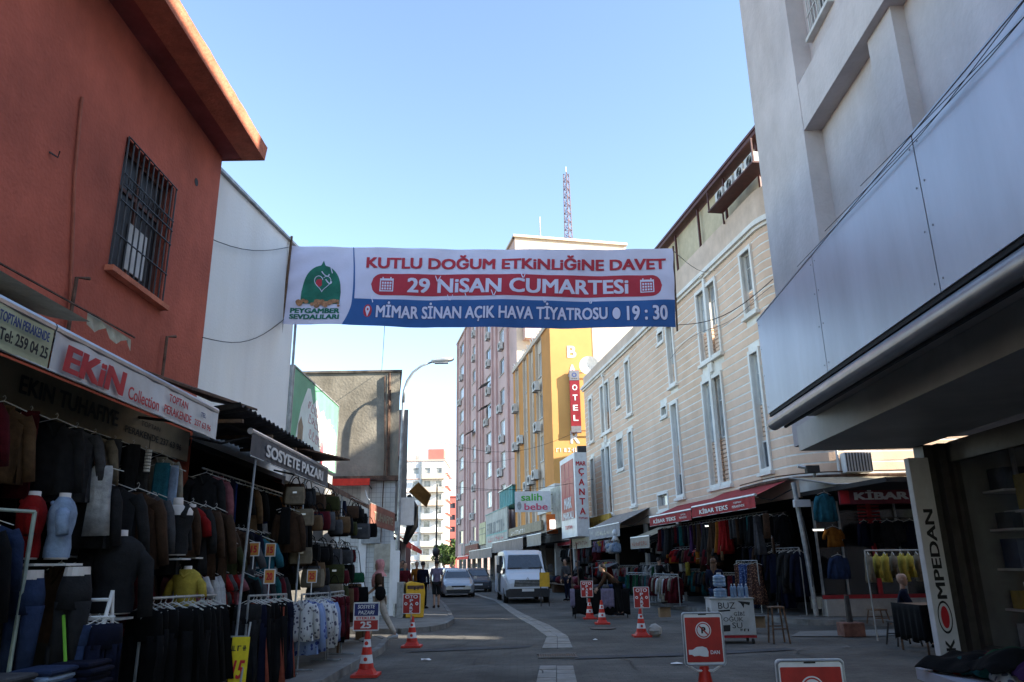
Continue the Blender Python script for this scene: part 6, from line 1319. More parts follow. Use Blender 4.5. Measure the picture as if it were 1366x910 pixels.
for (z, y0, y1, n, x, rn) in rows:
    for i in range(n):
        y = y0+(y1-y0)*i/(n-1); c = r3.choice(BC) if rn != 'lowest row' else r3.choice(['wine red','black','brown','navy']); w = r3.uniform(.28,.44); h = r3.uniform(.24,.36)
        bag(x+r3.uniform(-.12,.12), y, z-r3.uniform(0,.08), w, h, .13, c, '%s bag, %s one in the %s of the hanging bags' % (c, NM[i], rn), r3.randrange(2), r3.uniform(-.3,.3), .16)
for z, y0, y1, x, lab in ((3.08,12.4,18.6,-3.6,'top rail for the hanging bags'),(2.05,12.9,17.4,-3.55,'middle rail for the hanging bags')): solo(MB().tube([(x,y0,z),(x,y1,z)], .014, 6), 'hanging_rail', M_galv, lab, 'rail')
bag(-3.30,16.2,1.30,.36,.20,.16,'green','green rolled bag hanging from a long strap beside the scarfed woman',1,.2,.5); bag(-3.25,16.5,.85,.34,.36,.15,'black','round black bag hanging low beside the woman',1,.2,.3); bag(-3.35,15.8,.75,.22,.45,.12,'tan','tall tan rucksack hanging among the low bags',1,0,.2)
for (y, h_) in ((12.5,3.1),(9.95,3.35),(15.4,3.1)): solo(MB().tube([(-3.5,y,.13),(-3.62,y+.6,h_)], .018, 6), 'awning_pole', M_galv, {12.5:'slim silver pole slanting up between the dark coats and the bags',9.95:'slim silver pole at the join of the two left shops',15.4:'slim silver pole behind the hanging bags'}[y], 'pole')
bt = thing('bag_table', 'low table under the lowest row of bags', 'table', (-3.4,15.6,.12)); MB().box((-3.7,14.3,.52),(-3.15,16.8,.56)).build('top', M_wood, bt)
for x in (-3.66,-3.2):
    for y in (14.4,16.7): MB().box((x-.02,y-.02,.12),(x+.02,y+.02,.519)).build('leg', M_wood, bt)
# ================================================================ RIGHT SIDE GOODS
def cp_(u, z, o): return clad(u, z, o)
def crail(u0, u1, z, o, kinds, colours, n, place, group, s=1.0, sz=1.0, frame_=None, zb=.13, drop=.05, top=0.0):
    p, q = cp_(u0, z, o), cp_(u1, z, o)
    if frame_: rackframe('clothes_rack', p, q, zb, frame_, top=top)
    else: solo(MB().tube([p,q], .014, 6), 'hanging_rail', M_darkmetal, 'rail carrying clothes '+place, 'rail')
    rail(p, q, kinds, colours, n, place, group, rot=math.atan2(.1512,.9885), s=s, sz=sz, drop=drop)
colr = ['black','charcoal','navy','teal','purple','wine red','brown','black','orange','charcoal','red','black','grey','navy','brown','black']
crail(.3, 9.3, 2.98, .95, ['scarf','scarf','dress'], colr, 34, 'hanging in the row under the red awnings', 'scarves and dresses under the red awnings', .95, .9)
crail(.4, 9.2, 2.98, .2, ['coat','dress','shirt'], ['black','charcoal','navy','wine red','black','brown'], 24, 'hanging in the back row behind the red awnings', 'scarves and dresses under the red awnings', 1.0, 1.0)
crail(3.6, 9.0, 2.15, .9, ['shirt','tee'], ['wine red','red','brown','wine red','charcoal','black','orange'], 15, 'hanging at mid height in the clothes shop', 'shirts at mid height in the clothes shop', .95, .9)
crail(5.6, 8.2, 1.20, 1.7, ['shirt','coat'], ['brown','wine red','cream','white','cream','black','wine red','grey'], 12, 'on the street rack left of the freezer', 'clothes on the street racks', .95, .95, 'black clothes rack with cream and wine red coats left of the water cart')
crail(8.9, 11.9, 1.22, 1.6, ['trousers','dress'], ['green','teal','charcoal','black','green','black','grey'], 14, 'on the rack behind the rightmost cone', 'clothes on the street racks', .88, .85, 'chrome clothes rack with green and black clothes behind the rightmost cone')
crail(.9, 2.3, 1.62, 1.0, ['dress'], ['blue patterned','blue patterned','brown patterned','brown patterned'], 6, 'on the rack of patterned dresses right of the freezer', 'patterned dresses', 1.0, 1.05, 'dark rack of patterned dresses behind the wooden stool')
crail(-.1, .8, 1.95, .55, ['dress','coat'], ['charcoal','navy','black','charcoal'], 9, 'in the row of long dark dresses at the shop corner', 'long dark dresses at the corner', 1.05, 1.1, 'rail of long dark dresses at the shop corner post')
crail(.6, 2.6, 1.9, -.3, ['dress','coat'], ['charcoal','navy','black'], 12, 'in the inner row of long dark dresses', 'long dark dresses at the corner', 1.05, 1.1)
crail(-3.6, -1.4, 2.7, .2, ['shirt'], ['black','charcoal','navy'], 7, 'hanging inside behind the corner window', 'clothes behind the corner window', 1.0, 1.0)
crail(.5, 3.4, 2.12, .35, ['coat','dress','shirt'], ['black','charcoal','navy','brown','black'], 11, 'hanging at mid height near the corner post', 'shirts at mid height in the clothes shop', .95, .9)
crail(2.6, 5.4, 1.25, .5, ['trousers','skirt','dress'], ['black','charcoal','navy','denim blue','wine red','brown'], 14, 'on the inner rack behind the water cart', 'clothes on the street racks', .9, .85, 'dark clothes rack inside the shop behind the water cart', zb=.3)
crail(5.6, 9.3, 1.35, .2, ['trousers','coat','shirt'], ['black','charcoal','navy','teal','wine red','brown','grey'], 18, 'on the inner rack behind the cream coats', 'clothes on the street racks', .9, .85, 'dark clothes rack inside the shop behind the cream coats', zb=.3)
crail(9.9, 13.5, 1.6, .5, ['shirt','tee','trousers'], ['black','white','charcoal','red','green','grey','beige'], 16, 'on the rack inside the short awning shop', 'clothes in the short awning shop', .85, .9, 'clothes rack inside the short awning shop', zb=.3)
crail(14.2, 18.7, 1.5, .2, ['shirt','tee','dress'], ['yellow','white','pink','red','teal','beige','black'], 16, 'on the inner rack of the toy coloured shop', 'bright children clothes under the grey awning', .8, .85, 'clothes rack inside the shop with the grey awning', zb=.3)
crail(19.2, 24.0, 1.6, .3, ['shirt','coat'], ['black','charcoal','wine red','navy','grey','white'], 16, 'on the inner rack under the beige awning', 'clothes under the far beige awning', .85, .9, 'clothes rack inside the shop with the far beige awning', zb=.3)
for k, c in enumerate(['orange','brown','yellow','wine red','brown','tan']):
    p = cp_((5.2,4.9,6.3,4.4,.2,3.2)[k], (2.0,1.75,1.6,1.55,2.25,2.1)[k], 1.05); garment('scarf', c, p.x, p.y, p.z, .3*k, 'draped at mid height above the freezer', 'bright scarves draped in the clothes shop', 1.2, .45)
garment('shirt','turquoise',8.42,20.75,3.38,.1,'hanging alone at the corner post','jacket at the corner',1.1,1.0)
garment('shirt','denim blue',8.75,21.2,1.75,.0,'shown behind the corner shop window','clothes behind the corner window',1.0,.9)
garment('tee','orange',8.75,21.3,2.5,.0,'above the denim one behind the corner window','clothes behind the corner window',1.0,.9)
# corner shop front with red lines
cs = thing('corner_shop_window', 'dark corner shop window with red painted frames above a low plinth', 'shop window', (10,21.7,.6))
MB().box((8.4,21.75,.60),(13,21.8,3.0)).build('glass', glass('corner_glass', (.02,.022,.025), .3, .04), cs)
MB().box((8.4,21.66,.58),(13,21.745,.68)).box((9.95,21.66,.69),(10.05,21.745,3.3)).box((8.4,21.66,.14),(8.401,21.67,.15)).build('red_frame', M_redcanvas, cs); MB().box((8.4,21.5,.14),(13,21.9,.575)).build('plinth', M_concL, cs)
MB().box((9.1,21.69,.69),(9.15,21.74,3.2)).box((10.7,21.69,.69),(10.75,21.74,3.2)).box((8.4,21.69,.69),(8.46,21.74,3.2)).build('grey_frame', M_galv, cs)
rb = MB()
for k in range(10): rb.box((9.65,21.6,2.2+k*.09),(10.25,21.64,2.25+k*.09))
rb.build('ribbon_display', M_redcanvas, cs)
# stools, planter, wood stand
def stool(x, y, z, h, w, m, name, label, cat='stool'):
    t = thing(name, label, cat, (x,y,z)); MB().box((x-w/2,y-w/2,z+h-.035),(x+w/2,y+w/2,z+h)).build('seat', m, t, bevel=.006)
    for a in (-1,1):
        for b_ in (-1,1): MB().tube([(x+a*w*.42,y+b_*w*.42,z+h-.036),(x+a*w*.58,y+b_*w*.58,z)], .018, 6).build('leg', m, t)
    MB().tube([(x-w*.5,y-w*.5,z+h*.4),(x+w*.5,y-w*.5,z+h*.4)], .012, 5).tube([(x-w*.5,y+w*.5,z+h*.45),(x+w*.5,y+w*.5,z+h*.45)], .012, 5).build('stretcher', m, t); return t
stool(5.28,16.2,.015,.70,.28,M_wood,'wooden_stool','tall worn wooden stool right of the white water cart')
stool(8.6,19.0,.13,.34,.34,M_wood,'low_wooden_stool','low brown wooden stool left of the seated man')
pp = thing('planter_post', 'terracotta block with a short dark post standing on the plaza', 'bollard', (7.25,17.4,0.01)); MB().box((7.02,17.2,.01),(7.48,17.6,.30)).build('block', mat('brick_block', (.22,.10,.07), .9, .25, 5, .4), pp, bevel=.02); MB().tube([(7.25,17.4,.30),(7.25,17.4,.85)], [.07,.05], 10).build('post', M_darkmetal, pp)
MB().tube([(7.6,20.5,.9),(7.35,19.9,.14)], .02, 5)
# freezer / water cart
FZ = thing('water_cart', 'white cabinet on wheels with hand painted black words for ice cold water', 'freezer', (4.35,16.6,.01))
fz = carframe(4.42, 16.25, -.06)
fq = lambda u, z, o=0: fz(u, -o, z)
MB().fbox(fq, -.43, .43, .17, .86, -.62, 0).build('cabinet', mat('cart_white', (.58,.60,.60), .5, .06, 4, dirt=.3), FZ, bevel=.012)
MB().fbox(fq, -.45, .45, .862, .885, -.64, .02).build('top', M_galv, FZ); MB().fbox(fq, -.43, .43, .12, .169, -.62, 0).build('base', M_redcanvas, FZ)
for a in (-.36,.36):
    for o in (-.05,-.55): MB().tube([fq(a-.02,.055,o),fq(a+.02,.055,o)], .05, 10).build('wheel', M_tyre, FZ)
fmp = lambda a, b_, e=0: fq(a, .52+b_, e)
text("BUZ", fmp, .34, .12, M_ink, FZ, bold=.0, cx=-.12, cy=.22, off=.006); text("GİBİ", fmp, .22, .09, M_ink, FZ, cx=.12, cy=.07, off=.006); text("SOĞUK", fmp, .46, .11, M_ink, FZ, cx=-.04, cy=-.03, off=.006); text("SU", fmp, .20, .11, M_ink, FZ, cx=.06, cy=-.16, off=.006)
shape(fmp, [(-.30,.13),(-.06,.145),(-.05,.115),(-.29,.10)], M_ink, FZ, .005, 'paint_smear'); shape(fmp, [(-.30,-.16),(-.08,-.15),(-.09,-.27),(-.28,-.28)], M_ink, FZ, .005, 'paint_patch'); shape(fmp, [(.1,.31),(.36,.28),(.34,.22),(.24,.25),(.22,.17),(.17,.26)], M_ink, FZ, .005, 'torn_sticker'); scribble(fmp, .22, .07, M_ink, FZ, 9, 1, .005, 'price_scrawl', .22, -.24, 3)
scribble(lambda a, b_, e=0: fq(-.43-e, .55+b_, -.31-a), .4, .4, M_ink, FZ, 13, 2, .005, 'side_scrawl', n=3)
M_jug = glass('jug_blue', (.20,.30,.42), .7, .08); 
def jug(a, o, z, r, h, label, name='water_jug', cat='water jug', capm=None):
    c = fq(a, z, o); t = thing(name, label, cat, c); rg = []
    for f, k in ((0,.9),(.04,1),(.25,1),(.28,.95),(.31,1),(.5,1),(.53,.95),(.56,1),(.75,1),(.85,.8),(.92,.35),(1,.33)): rg.append([(c.x+r*k*math.cos(q), c.y+r*k*math.sin(q), z+h*f) for q in [2*math.pi*i/16 for i in range(16)]])
    MB().loft(rg).build('body', M_jug, t, smooth=True); MB().tube([(c.x,c.y,z+h*1.001),(c.x,c.y,z+h*1.06)], r*.36, 12).build('cap', capm or M_signwhite, t)
jug(-.16,-.32,.888,.135,.21,'large pale blue water jug lying lowest on the cart'); jug(-.16,-.32,1.105,.13,.26,'large pale blue water jug stacked on top of the other')
for k in range(5): jug(.06+k*.075,-.22-.06*(k%2),.888,.034,.25,'small clear water bottle, %s from the left on the cart' % ORD[k],'water_bottle','bottle')
# stall table with dark cloth
tb = thing('stall_table', 'street table draped with a black cloth and lilac garments at the cones', 'table', (2.6,25.1,.01))
MB().box((1.75,24.3,.82),(3.45,25.4,.85)).build('top', M_wood, tb)
for x in (1.8,3.4):
    for y in (24.36,25.34): MB().tube([(x,y,.01),(x,y,.819)], .02, 6).build('leg', M_darkmetal, tb)
def drape(x0, x1, y, z0, z1, m, name, label, amp=.03, cat='cloth', along='x', parent=None):
    mb = MB(); n = 24; rows = 6
    P = [[((x0+(x1-x0)*i/n) if along == 'x' else y+amp*math.sin(i*1.3)*(j/rows), (y-amp*math.sin(i*1.3)*(j/rows)-.02*j/rows) if along == 'x' else x0+(x1-x0)*i/n, z1+(z0-z1)*j/rows+(.03*math.sin(i*.7) if j == rows else 0)) for i in range(n+1)] for j in range(rows+1)]
    mb.add([p for r in P for p in r], [(j*(n+1)+i, j*(n+1)+i+1, (j+1)*(n+1)+i+1, (j+1)*(n+1)+i) for j in range(rows) for i in range(n)])
    o = mb.build(name, m, parent, smooth=True); md = o.modifiers.new('thick','SOLIDIFY'); md.thickness = .008
    if not parent: tag(recentre(o), label, cat)
    return o
drape(1.72,3.48,24.28,.12,.86,cloth('black',(.008,.008,.009)),'black_cloth','black cloth hanging over the front of the street table')
drape(2.60,3.0,24.24,.32,.87,cm_('lilac'),'lilac_garment','lilac garment hanging over the middle of the table front',.015,'garment'); drape(1.66,1.80,24.26,.35,.87,cm_('lilac'),'lilac_garment','lilac garment hanging over the left corner of the table',.015,'garment')
for k in range(9):
    x = 1.9+k*.18; y = 24.5+.5*rnd.random(); c = rnd.choice(['denim blue','black','wine red','navy','grey','pink'])
    o = solo(MB().loft([[(x+dx*.09*w, y+dy*.13*w, .855+zz) for dx,dy in ((-1,-1),(0,-1.1),(1,-1),(1.1,0),(1,1),(0,1.05),(-1,1),(-1.1,0))] for zz, w in ((0,.9),(.03,1),(.09,.95),(.12,.6))]), 'folded_garment', cm_(c), '%s folded garment on the street table, %s from the left' % (c, ORD[k]), 'garment', 'folded garments on the street table', smooth=True)
# toys and bright things under the grey awning
crail(14.2, 18.6, 2.78, 1.3, ['tee','dress','shirt'], ['white','pink','red','white','yellow','lilac','light blue','cream'], 18, 'hanging in the bright row under the long grey awning', 'bright children clothes under the grey awning', .62, .75)
crail(13.6, 15.0, 2.6, 1.5, ['tee','shirt'], ['white','navy','light blue'], 5, 'hanging in front of the bright row', 'bright children clothes under the grey awning', .8, .9)
crail(14.0, 17.5, 1.75, 1.5, ['tee','dress'], ['red','pink','yellow','grey','orange'], 8, 'hanging low under the long grey awning', 'bright children clothes under the grey awning', .7, .8)
crail(19.0, 24.0, 2.6, 1.0, ['coat','shirt','dress'], ['black','charcoal','wine red','brown','grey'], 14, 'hanging under the beige awning beyond the toys', 'clothes under the far beige awning', .9, .9)
crail(24.4, 28.0, 2.6, 1.0, ['coat','shirt'], ['black','charcoal','navy','white'], 9, 'hanging under the far red awning', 'clothes under the far beige awning', .9, .9)
crail(10.2, 13.4, 2.55, .4, ['shirt','tee'], ['black','charcoal','white','navy'], 9, 'hanging inside the shop with the short beige awning', 'clothes in the short awning shop', .85, .9)
mh2 = thing('white_mannequin_head', 'white display dummy high under the grey awning', 'mannequin', (cp_(13.9,2.6,1.5))); p = cp_(13.9,2.95,1.5); MB().ell(p, .13,.13,.17, 12, 8).tube([p+Vector((0,0,-.35)),p+Vector((0,0,-.1))], [.2,.06], 12).build('head', M_signwhite, mh2, smooth=True)
bt2 = thing('shade_tent', 'small striped grey cloth stand roof behind the bending vendor', 'stand', cp_(14,.2,2.2)); q = lambda u, z, o: cp_(u, z, o)
MB().add([q(12.8,1.45,2.2),q(15.6,1.4,2.2),q(15.2,1.6,1.6),q(13.2,1.65,1.6)], [(0,1,2,3)]).build('canvas', M_greycanvas, bt2)
for u in (12.9,15.5): MB().tube([q(u,.13,2.25),q(u,1.5,2.25)], .015, 5).build('pole', M_galv, bt2)
for k in range(16):                                       # heaps of goods further along the right pavement
    u = 17+k*.75; p = cp_(u, .7, 1.9+.3*math.sin(k)); c = rnd.choice(['black','wine red','charcoal','navy','red','grey','brown','pink'])
    mb = MB().ell((p.x,p.y,.75),.32,.28,.22,10,6); mb.v = [v+Vector((0,0,.04*noise.noise(v*6))) for v in mb.v]
    solo(mb, 'garment_heap', cm_(c), '%s heap of garments, %s along the street tables under the far awnings' % (c, ORD[k]), 'garments', 'heaps on the street tables', smooth=True)
for k in range(3):
    p = cp_(19+k*4, 0, 1.9); t = thing('stall_table', 'low street table number of heaps, %s from the near end under the far awnings' % ORD[k] if False else 'low dark street table under heaps of garments, %s from the near end' % ORD[k], 'table', (p.x,p.y,.13)); MB().fbox(cladF, 17.2+k*4, 21+k*4, .5, .56, 1.5, 2.3).build('top', M_wood, t)
    for u in (17.3+k*4, 20.9+k*4): MB().fbox(cladF, u, u+.05, .02, .499, 1.55, 2.25).build('leg', M_wood, t)

# ---- bottom right table with clothes, shop window contents
t2 = thing('clothes_table', 'white edged table heaped with clothes at the bottom right corner', 'table', (3.5,5.3,.1))
MB().add([(2.75,4.0,.72),(3.9,4.0,.72),(4.25,6.25,.72),(3.06,6.25,.72),(2.75,4.0,.80),(3.9,4.0,.80),(4.25,6.25,.80),(3.06,6.25,.80)], [(0,3,2,1),(4,5,6,7),(0,1,5,4),(1,2,6,5),(2,3,7,6),(3,0,4,7)]).build('top', mat('table_white', (.42,.44,.50), .6, .08, 3, dirt=.2), t2)
for x, y in ((2.9,4.1),(3.2,6.1),(4.1,6.1)): MB().tube([(x,y,.1),(x,y,.719)], .025, 6).build('leg', M_galv, t2)
rr = random.Random(12)
hc = ['black','wine red','navy','bright blue','black','charcoal','green','grey','pink','purple','teal','black','charcoal','light blue','red','coral','black','green']
for k in range(34):
    x = 3.3+rr.random()*.8; y = 4.3+rr.random()*1.8; z = .80+rr.random()*.13
    if x > 2.72+.15*(y-4)+.98: x -= .3
    c = hc[k % len(hc)]; mb = MB(); a0 = rr.random()*3.1; n = 12; m_ = 8; w, h_ = rr.uniform(.20,.34), rr.uniform(.16,.26)
    g_ = []
    for j in range(m_+1):
        for i in range(n+1):
            a, b_ = (i/n-.5)*2*w, (j/m_-.5)*2*h_; e = max(abs(i/n-.5)*2, abs(j/m_-.5)*2)
            px_, py_ = x+a*math.cos(a0)-b_*math.sin(a0), y+a*math.sin(a0)+b_*math.cos(a0)
            g_.append((px_, py_, z+.07+.05*noise.noise(Vector((px_*9,py_*9,k)))+.02*noise.noise(Vector((px_*25,py_*25,k)))-.10*e**3))
    mb.add(g_, [(j*(n+1)+i, j*(n+1)+i+1, (j+1)*(n+1)+i+1, (j+1)*(n+1)+i) for j in range(m_) for i in range(n)])
    o = mb.build('crumpled_garment', cm_(c) if k % 9 != 3 else MATS['pr_white floral'], smooth=True); o.modifiers.new('t','SOLIDIFY').thickness = .02; o.modifiers.new('s','SUBSURF').levels = 1
    LAB.setdefault((c, 'garment crumpled', 'in the heap on the bottom right table'), []).append(recentre(o)); o['category'] = 'garment'; o['group'] = 'crumpled clothes on the bottom right table'
for zi, z0 in enumerate((.93,1.53,2.13)):
    for k in range(10):
        y = 2.6+k*.66; c = ['grey','denim blue','white','beige','navy','yellow','pink','charcoal'][(k*3+zi) % 8]
        solo(MB().box((5.88,y,z0+.001),(6.16,y+.42,z0+.10+.15*((k+zi)%3))), 'boxed_goods', cm_(c), '%s goods behind the right shop glass, %s along the %s shelf' % (c, ORD[k], ('lowest','middle','top')[zi]), 'goods', 'goods on the shelves of the right shop')
pz = solo(MB().box((5.30,7.9,1.0),(5.305,8.25,1.35)), 'window_notice', M_signwhite, 'small white notice stuck in the right shop window', 'notice')
bx = thing('dark_cloth_table', 'small table under a black cloth in front of the seated man', 'table', (7.15,14.2,.01)); MB().box((7.0,13.8,.78),(7.75,14.8,.82)).build('top', M_wood, bx); 
for x in (7.05,7.7):
    for y in (13.85,14.75): MB().tube([(x,y,.01),(x,y,.779)], .02, 5).build('leg', M_wood, bx)
drape(6.98,7.78,13.78,.22,.83,cloth('black',(.008,.008,.009)),'black_cloth','black cloth hanging over the table of the seated man',.03); drape(13.78,14.82,6.98,.22,.83,cloth('black',(.008,.008,.009)),'black_cloth','black cloth on the street side of the seated man table',.03,along='y')
yr = [(7.3+.22*k, 15.4+.1*k, 1.75) for k in range(7)]
for k, (x,y,z) in enumerate(yr): garment('tee' if k % 2 else 'shirt', 'yellow' if k % 3 else 'beige', x+.1, y+1.0, z, 1.3, 'on the short rack behind the seated man', 'yellow clothes behind the seated man', .85, 1.0)
solo(MB().tube([(7.3,16.3,1.78),(8.95,17.2,1.78)], .015, 6).tube([(7.3,16.3,.02),(7.3,16.3,1.78)], .015, 6).tube([(8.95,17.2,.02),(8.95,17.2,1.78)], .015, 6), 'clothes_rack', M_galv, 'short rack of yellow clothes behind the seated man', 'clothes rack')

# ================================================================ PEOPLE
def skin(verts, edges, radii, name, m, parent, lv=1):
    me = bpy.data.meshes.new('tmp'); me.from_pydata([Vector(v) for v in verts], edges, []); o = bpy.data.objects.new('tmp', me); COL.objects.link(o)
    o.modifiers.new('s','SKIN'); 
    for i, r in enumerate(radii):
        sv = me.skin_vertices[0].data[i]; sv.radius = (r, r) if not isinstance(r, tuple) else r
    me.skin_vertices[0].data[0].use_root = True
    md = o.modifiers.new('u','SUBSURF'); md.levels = lv; md.render_levels = lv
    dg = bpy.context.evaluated_depsgraph_get(); nm = bpy.data.meshes.new_from_object(o.evaluated_get(dg)); nm.name = name; bpy.data.objects.remove(o); bpy.data.meshes.remove(me)
    nm.shade_smooth(); nm.materials.clear(); nm.materials.append(m)
    q = bpy.data.objects.new(name, nm); COL.objects.link(q); q.parent = parent; return q
def person(x, y, z, H, rot, label, top='navy', bottom='charcoal', shoes='black', hair=(.03,.02,.015), hairstyle='short', lleg=(0,0), rleg=(0,0), larm=(5,10), rarm=(5,10), lean=0, sit=False, shorts=False, sleeve='long', skirt=None, scarf=None, headturn=0, back=None, waist=None):
    t = thing('person', label, 'person', (x,y,z)); t.rotation_euler = (0,0,rot); OFF[t.name] = Vector((0,0,0))
    # local frame: the person looks towards -Y; angles in degrees, + swings forwards
    D = math.radians; s = H/1.75
    hip = Vector((0,0,(.93 if not sit else .50)*s)); 
    def fwd(a): return Vector((0,-math.sin(D(a)),math.cos(D(a))))
    up_ = fwd(lean); sh = hip+up_*.50*s; neck = hip+up_*.57*s; hd_c = neck+fwd(lean*.6)*.135*s
    mid = hip+up_*.24*s; chest = hip+up_*.42*s
    def leg(sx, ang):
        th, kn = ang; h0 = hip+Vector((sx*.09*s,0,-.02)); k = h0+Vector((0,-math.sin(D(th)),-math.cos(D(th))))*.44*s; a = k+Vector((0,-math.sin(D(th-kn)),-math.cos(D(th-kn))))*.42*s; toe = a+Vector((sx*.02,-.17*s,-.04*s)); return h0, k, a, toe
    def arm(sx, ang):
        sw, el = ang[0], ang[1]; out = ang[2] if len(ang) > 2 else 8; a0 = sh+Vector((sx*.185*s,0,-.01)); e = a0+Vector((sx*math.sin(D(out)),-math.sin(D(sw)),-math.cos(D(sw)))).normalized()*.28*s; w = e+Vector((-sx*.05,-math.sin(D(sw+el)),-math.cos(D(sw+el)))).normalized()*.25*s; return a0, e, w
    LL, RL = leg(-1,lleg), leg(1,rleg); LA, RA = arm(-1,larm), arm(1,rarm)
    V_ = [hip, mid, chest, neck, hd_c]; E_ = [(0,1),(1,2),(2,3),(3,4)]; R_ = [(.12*s,.09*s),(.105*s,.08*s),(.11*s,.075*s),.048*s,.06*s]
    for Lg in (LL, RL):
        k = len(V_); V_ += list(Lg); E_ += [(0,k),(k,k+1),(k+1,k+2),(k+2,k+3)]; R_ += [.085*s,.055*s,.038*s,.03*s]
    for Am, sx in ((LA,-1),(RA,1)):
        k = len(V_); a, e, w = Am; d = (w-e).normalized(); V_ += [a, e, w, w+d*.09*s]; E_ += [(2,k),(k,k+1),(k+1,k+2),(k+2,k+3)]; R_ += [.042*s,.038*s,.027*s,.03*s]
    skin(V_, E_, R_, 'body', M_skin, t)
    for Am, sx in ((LA,-1),(RA,1)):      # five separate fingers a hand, slightly curled
        a, e, w = Am; d = (w-e).normalized(); side = d.cross(Vector((1,0,0))); side = side.normalized() if side.length > .1 else Vector((0,1,0)); fwd_ = Vector((-sx,0,0)); mb = MB(); pb = w+d*.10*s
        for k in range(4): o0 = side*((k-1.5)*.021*s); ln = (.062,.072,.068,.052)[k]*s; mb.tube([pb+o0, pb+o0+d*ln*.55+fwd_*.006, pb+o0+d*ln*.85+fwd_*.022*s], [.009*s,.0085*s,.006*s], 5)
        mb.tube([w+d*.03*s+side*.03*s, w+d*.07*s+side*.052*s, w+d*.10*s+side*.05*s+fwd_*.01], [.011*s,.010*s,.007*s], 5); mb.build('fingers', M_skin, t)
    # head
    hr = headturn; hm_ = MB(); rg = []
    for f, rx, ry, dy in ((-.115,.035,.035,-.03),(-.10,.052,.058,-.022),(-.05,.066,.082,-.008),(0,.075,.092,0),(.05,.078,.095,.004),(.09,.065,.08,.006),(.115,.035,.045,.006)): rg.append([hd_c+Vector((rx*s*math.cos(q), (dy+ry*math.sin(q))*s, (f+.03)*s)) for q in [2*math.pi*i/16 for i in range(16)]])
    hm_.loft(rg); hm_.add([hd_c+Vector(p)*s for p in ((-.014,-.085,.01),(.014,-.085,.01),(0,-.115,.005),(0,-.088,.045))], [(0,1,2),(0,2,3),(1,3,2)]); hm_.ell(hd_c+Vector((-.078,0,.025))*s,.012*s,.022*s,.03*s,8,5).ell(hd_c+Vector((.078,0,.025))*s,.012*s,.022*s,.03*s,8,5)
    hm_.build('head', M_skin, t, smooth=True)
    ey = MB()
    for sx in (-1,1): ey.ell(hd_c+Vector((sx*.03,-.087,.04))*s,.013*s,.008*s,.008*s,8,4)
    ey.build('eyes', M_ink, t); MB().ell(hd_c+Vector((0,-.087,-.035))*s,.025*s,.008*s,.006*s,8,4).build('mouth', mat('lip', (.30,.10,.09), .6), t)
    HM = mat('hair_%d' % int(hair[0]*1000), hair, .7, .3, 20)
    if hairstyle != 'bald':
        mb = MB(); rg = []
        for f, k in ((.0,1.04),(.04,1.12),(.08,1.1),(.12,.9),(.145,.4)): rg.append([hd_c+Vector((.078*k*math.cos(q), .012+.092*k*math.sin(q)+(0 if math.sin(q) > -.4 else .018), f+.02+(.03 if math.sin(q) < -.3 and f < .05 else 0)))*s for q in [2*math.pi*i/16 for i in range(16)]])
        mb.loft(rg)
        if hairstyle == 'long': mb.loft([[hd_c+Vector((.075*k*math.cos(q), .045+.05*math.sin(q), f))*s for q in [2*math.pi*i/12 for i in range(12)]] for f, k in ((.1,.7),(.0,1.1),(-.12,1.15),(-.24,.9),(-.3,.5))])
        if not scarf: mb.build('hair', HM, t, smooth=True)
    if scarf:
        mb = MB(); rg = []
        for f, k, fr in ((.145,.5,0),(.13,.9,0),(.08,1.22,.0),(.03,1.28,.028),(-.03,1.22,.032),(-.09,1.02,.02),(-.14,1.15,0),(-.20,1.75,0),(-.24,2.0,0)): rg.append([hd_c+Vector((.078*k*math.cos(q), .012+.088*k*math.sin(q)+(fr if math.sin(q) < -.5 else 0), f+.02))*s for q in [2*math.pi*i/18 for i in range(18)]])
        mb.loft(rg, caps=False).tube([hd_c+Vector((.03,-.08,-.17))*s, hd_c+Vector((.02,-.12,-.30))*s, hd_c+Vector((-.02,-.13,-.45))*s], [.045*s,.05*s,.03*s], 8); mb.build('headscarf', cm_(scarf), t, smooth=True)
    # clothes
    V2 = [hip-up_*.05*s, mid, chest, neck-up_*.015*s]; E2 = [(0,1),(1,2),(2,3)]; R2 = [(.165*s,.125*s),(.145*s,.112*s),(.175*s,.122*s),.085*s]
    for Am in (LA, RA):
        k = len(V2); a, e, w = Am; V2 += [a, e] + ([w] if sleeve == 'long' else []); 
        if sleeve != 'long': V2[-1] = a+(e-a)*.75
        E2 += [(2,k),(k,k+1)]+([(k+1,k+2)] if sleeve == 'long' else []); R2 += [.085*s,.058*s]+([.04*s] if sleeve == 'long' else [])
    skin(V2, E2, R2, 'top', cm_(top), t)
    if skirt:
        rg = []
        for f, k in ((0,1),(.2,1.15),(.45,1.2),(skirt,1.25)): c = hip+Vector((0,0,-f*s)); rg.append([c+Vector((.17*k*math.cos(q), .14*k*math.sin(q)*(1+.1*math.sin(q*5)), 0))*s for q in [2*math.pi*i/20 for i in range(20)]])
        MB().loft(rg).build('skirt', cm_(bottom), t, smooth=True)
    V3 = [hip+Vector((0,0,.04*s))]; E3 = []; R3_ = [(.155*s,.12*s)]
    for Lg in (LL, RL):
        k = len(V3); h0, kn, a, toe = Lg
        if shorts: V3 += [h0, kn+(kn-h0)*.02]; E3 += [(0,k),(k,k+1)]; R3_ += [.105*s,.085*s]
        else: V3 += [h0, kn, a+(kn-a)*.06]; E3 += [(0,k),(k,k+1),(k+1,k+2)]; R3_ += [.105*s,.075*s,.058*s]
    skin(V3, E3, R3_, 'trousers', cm_(bottom if not skirt else 'cream'), t)
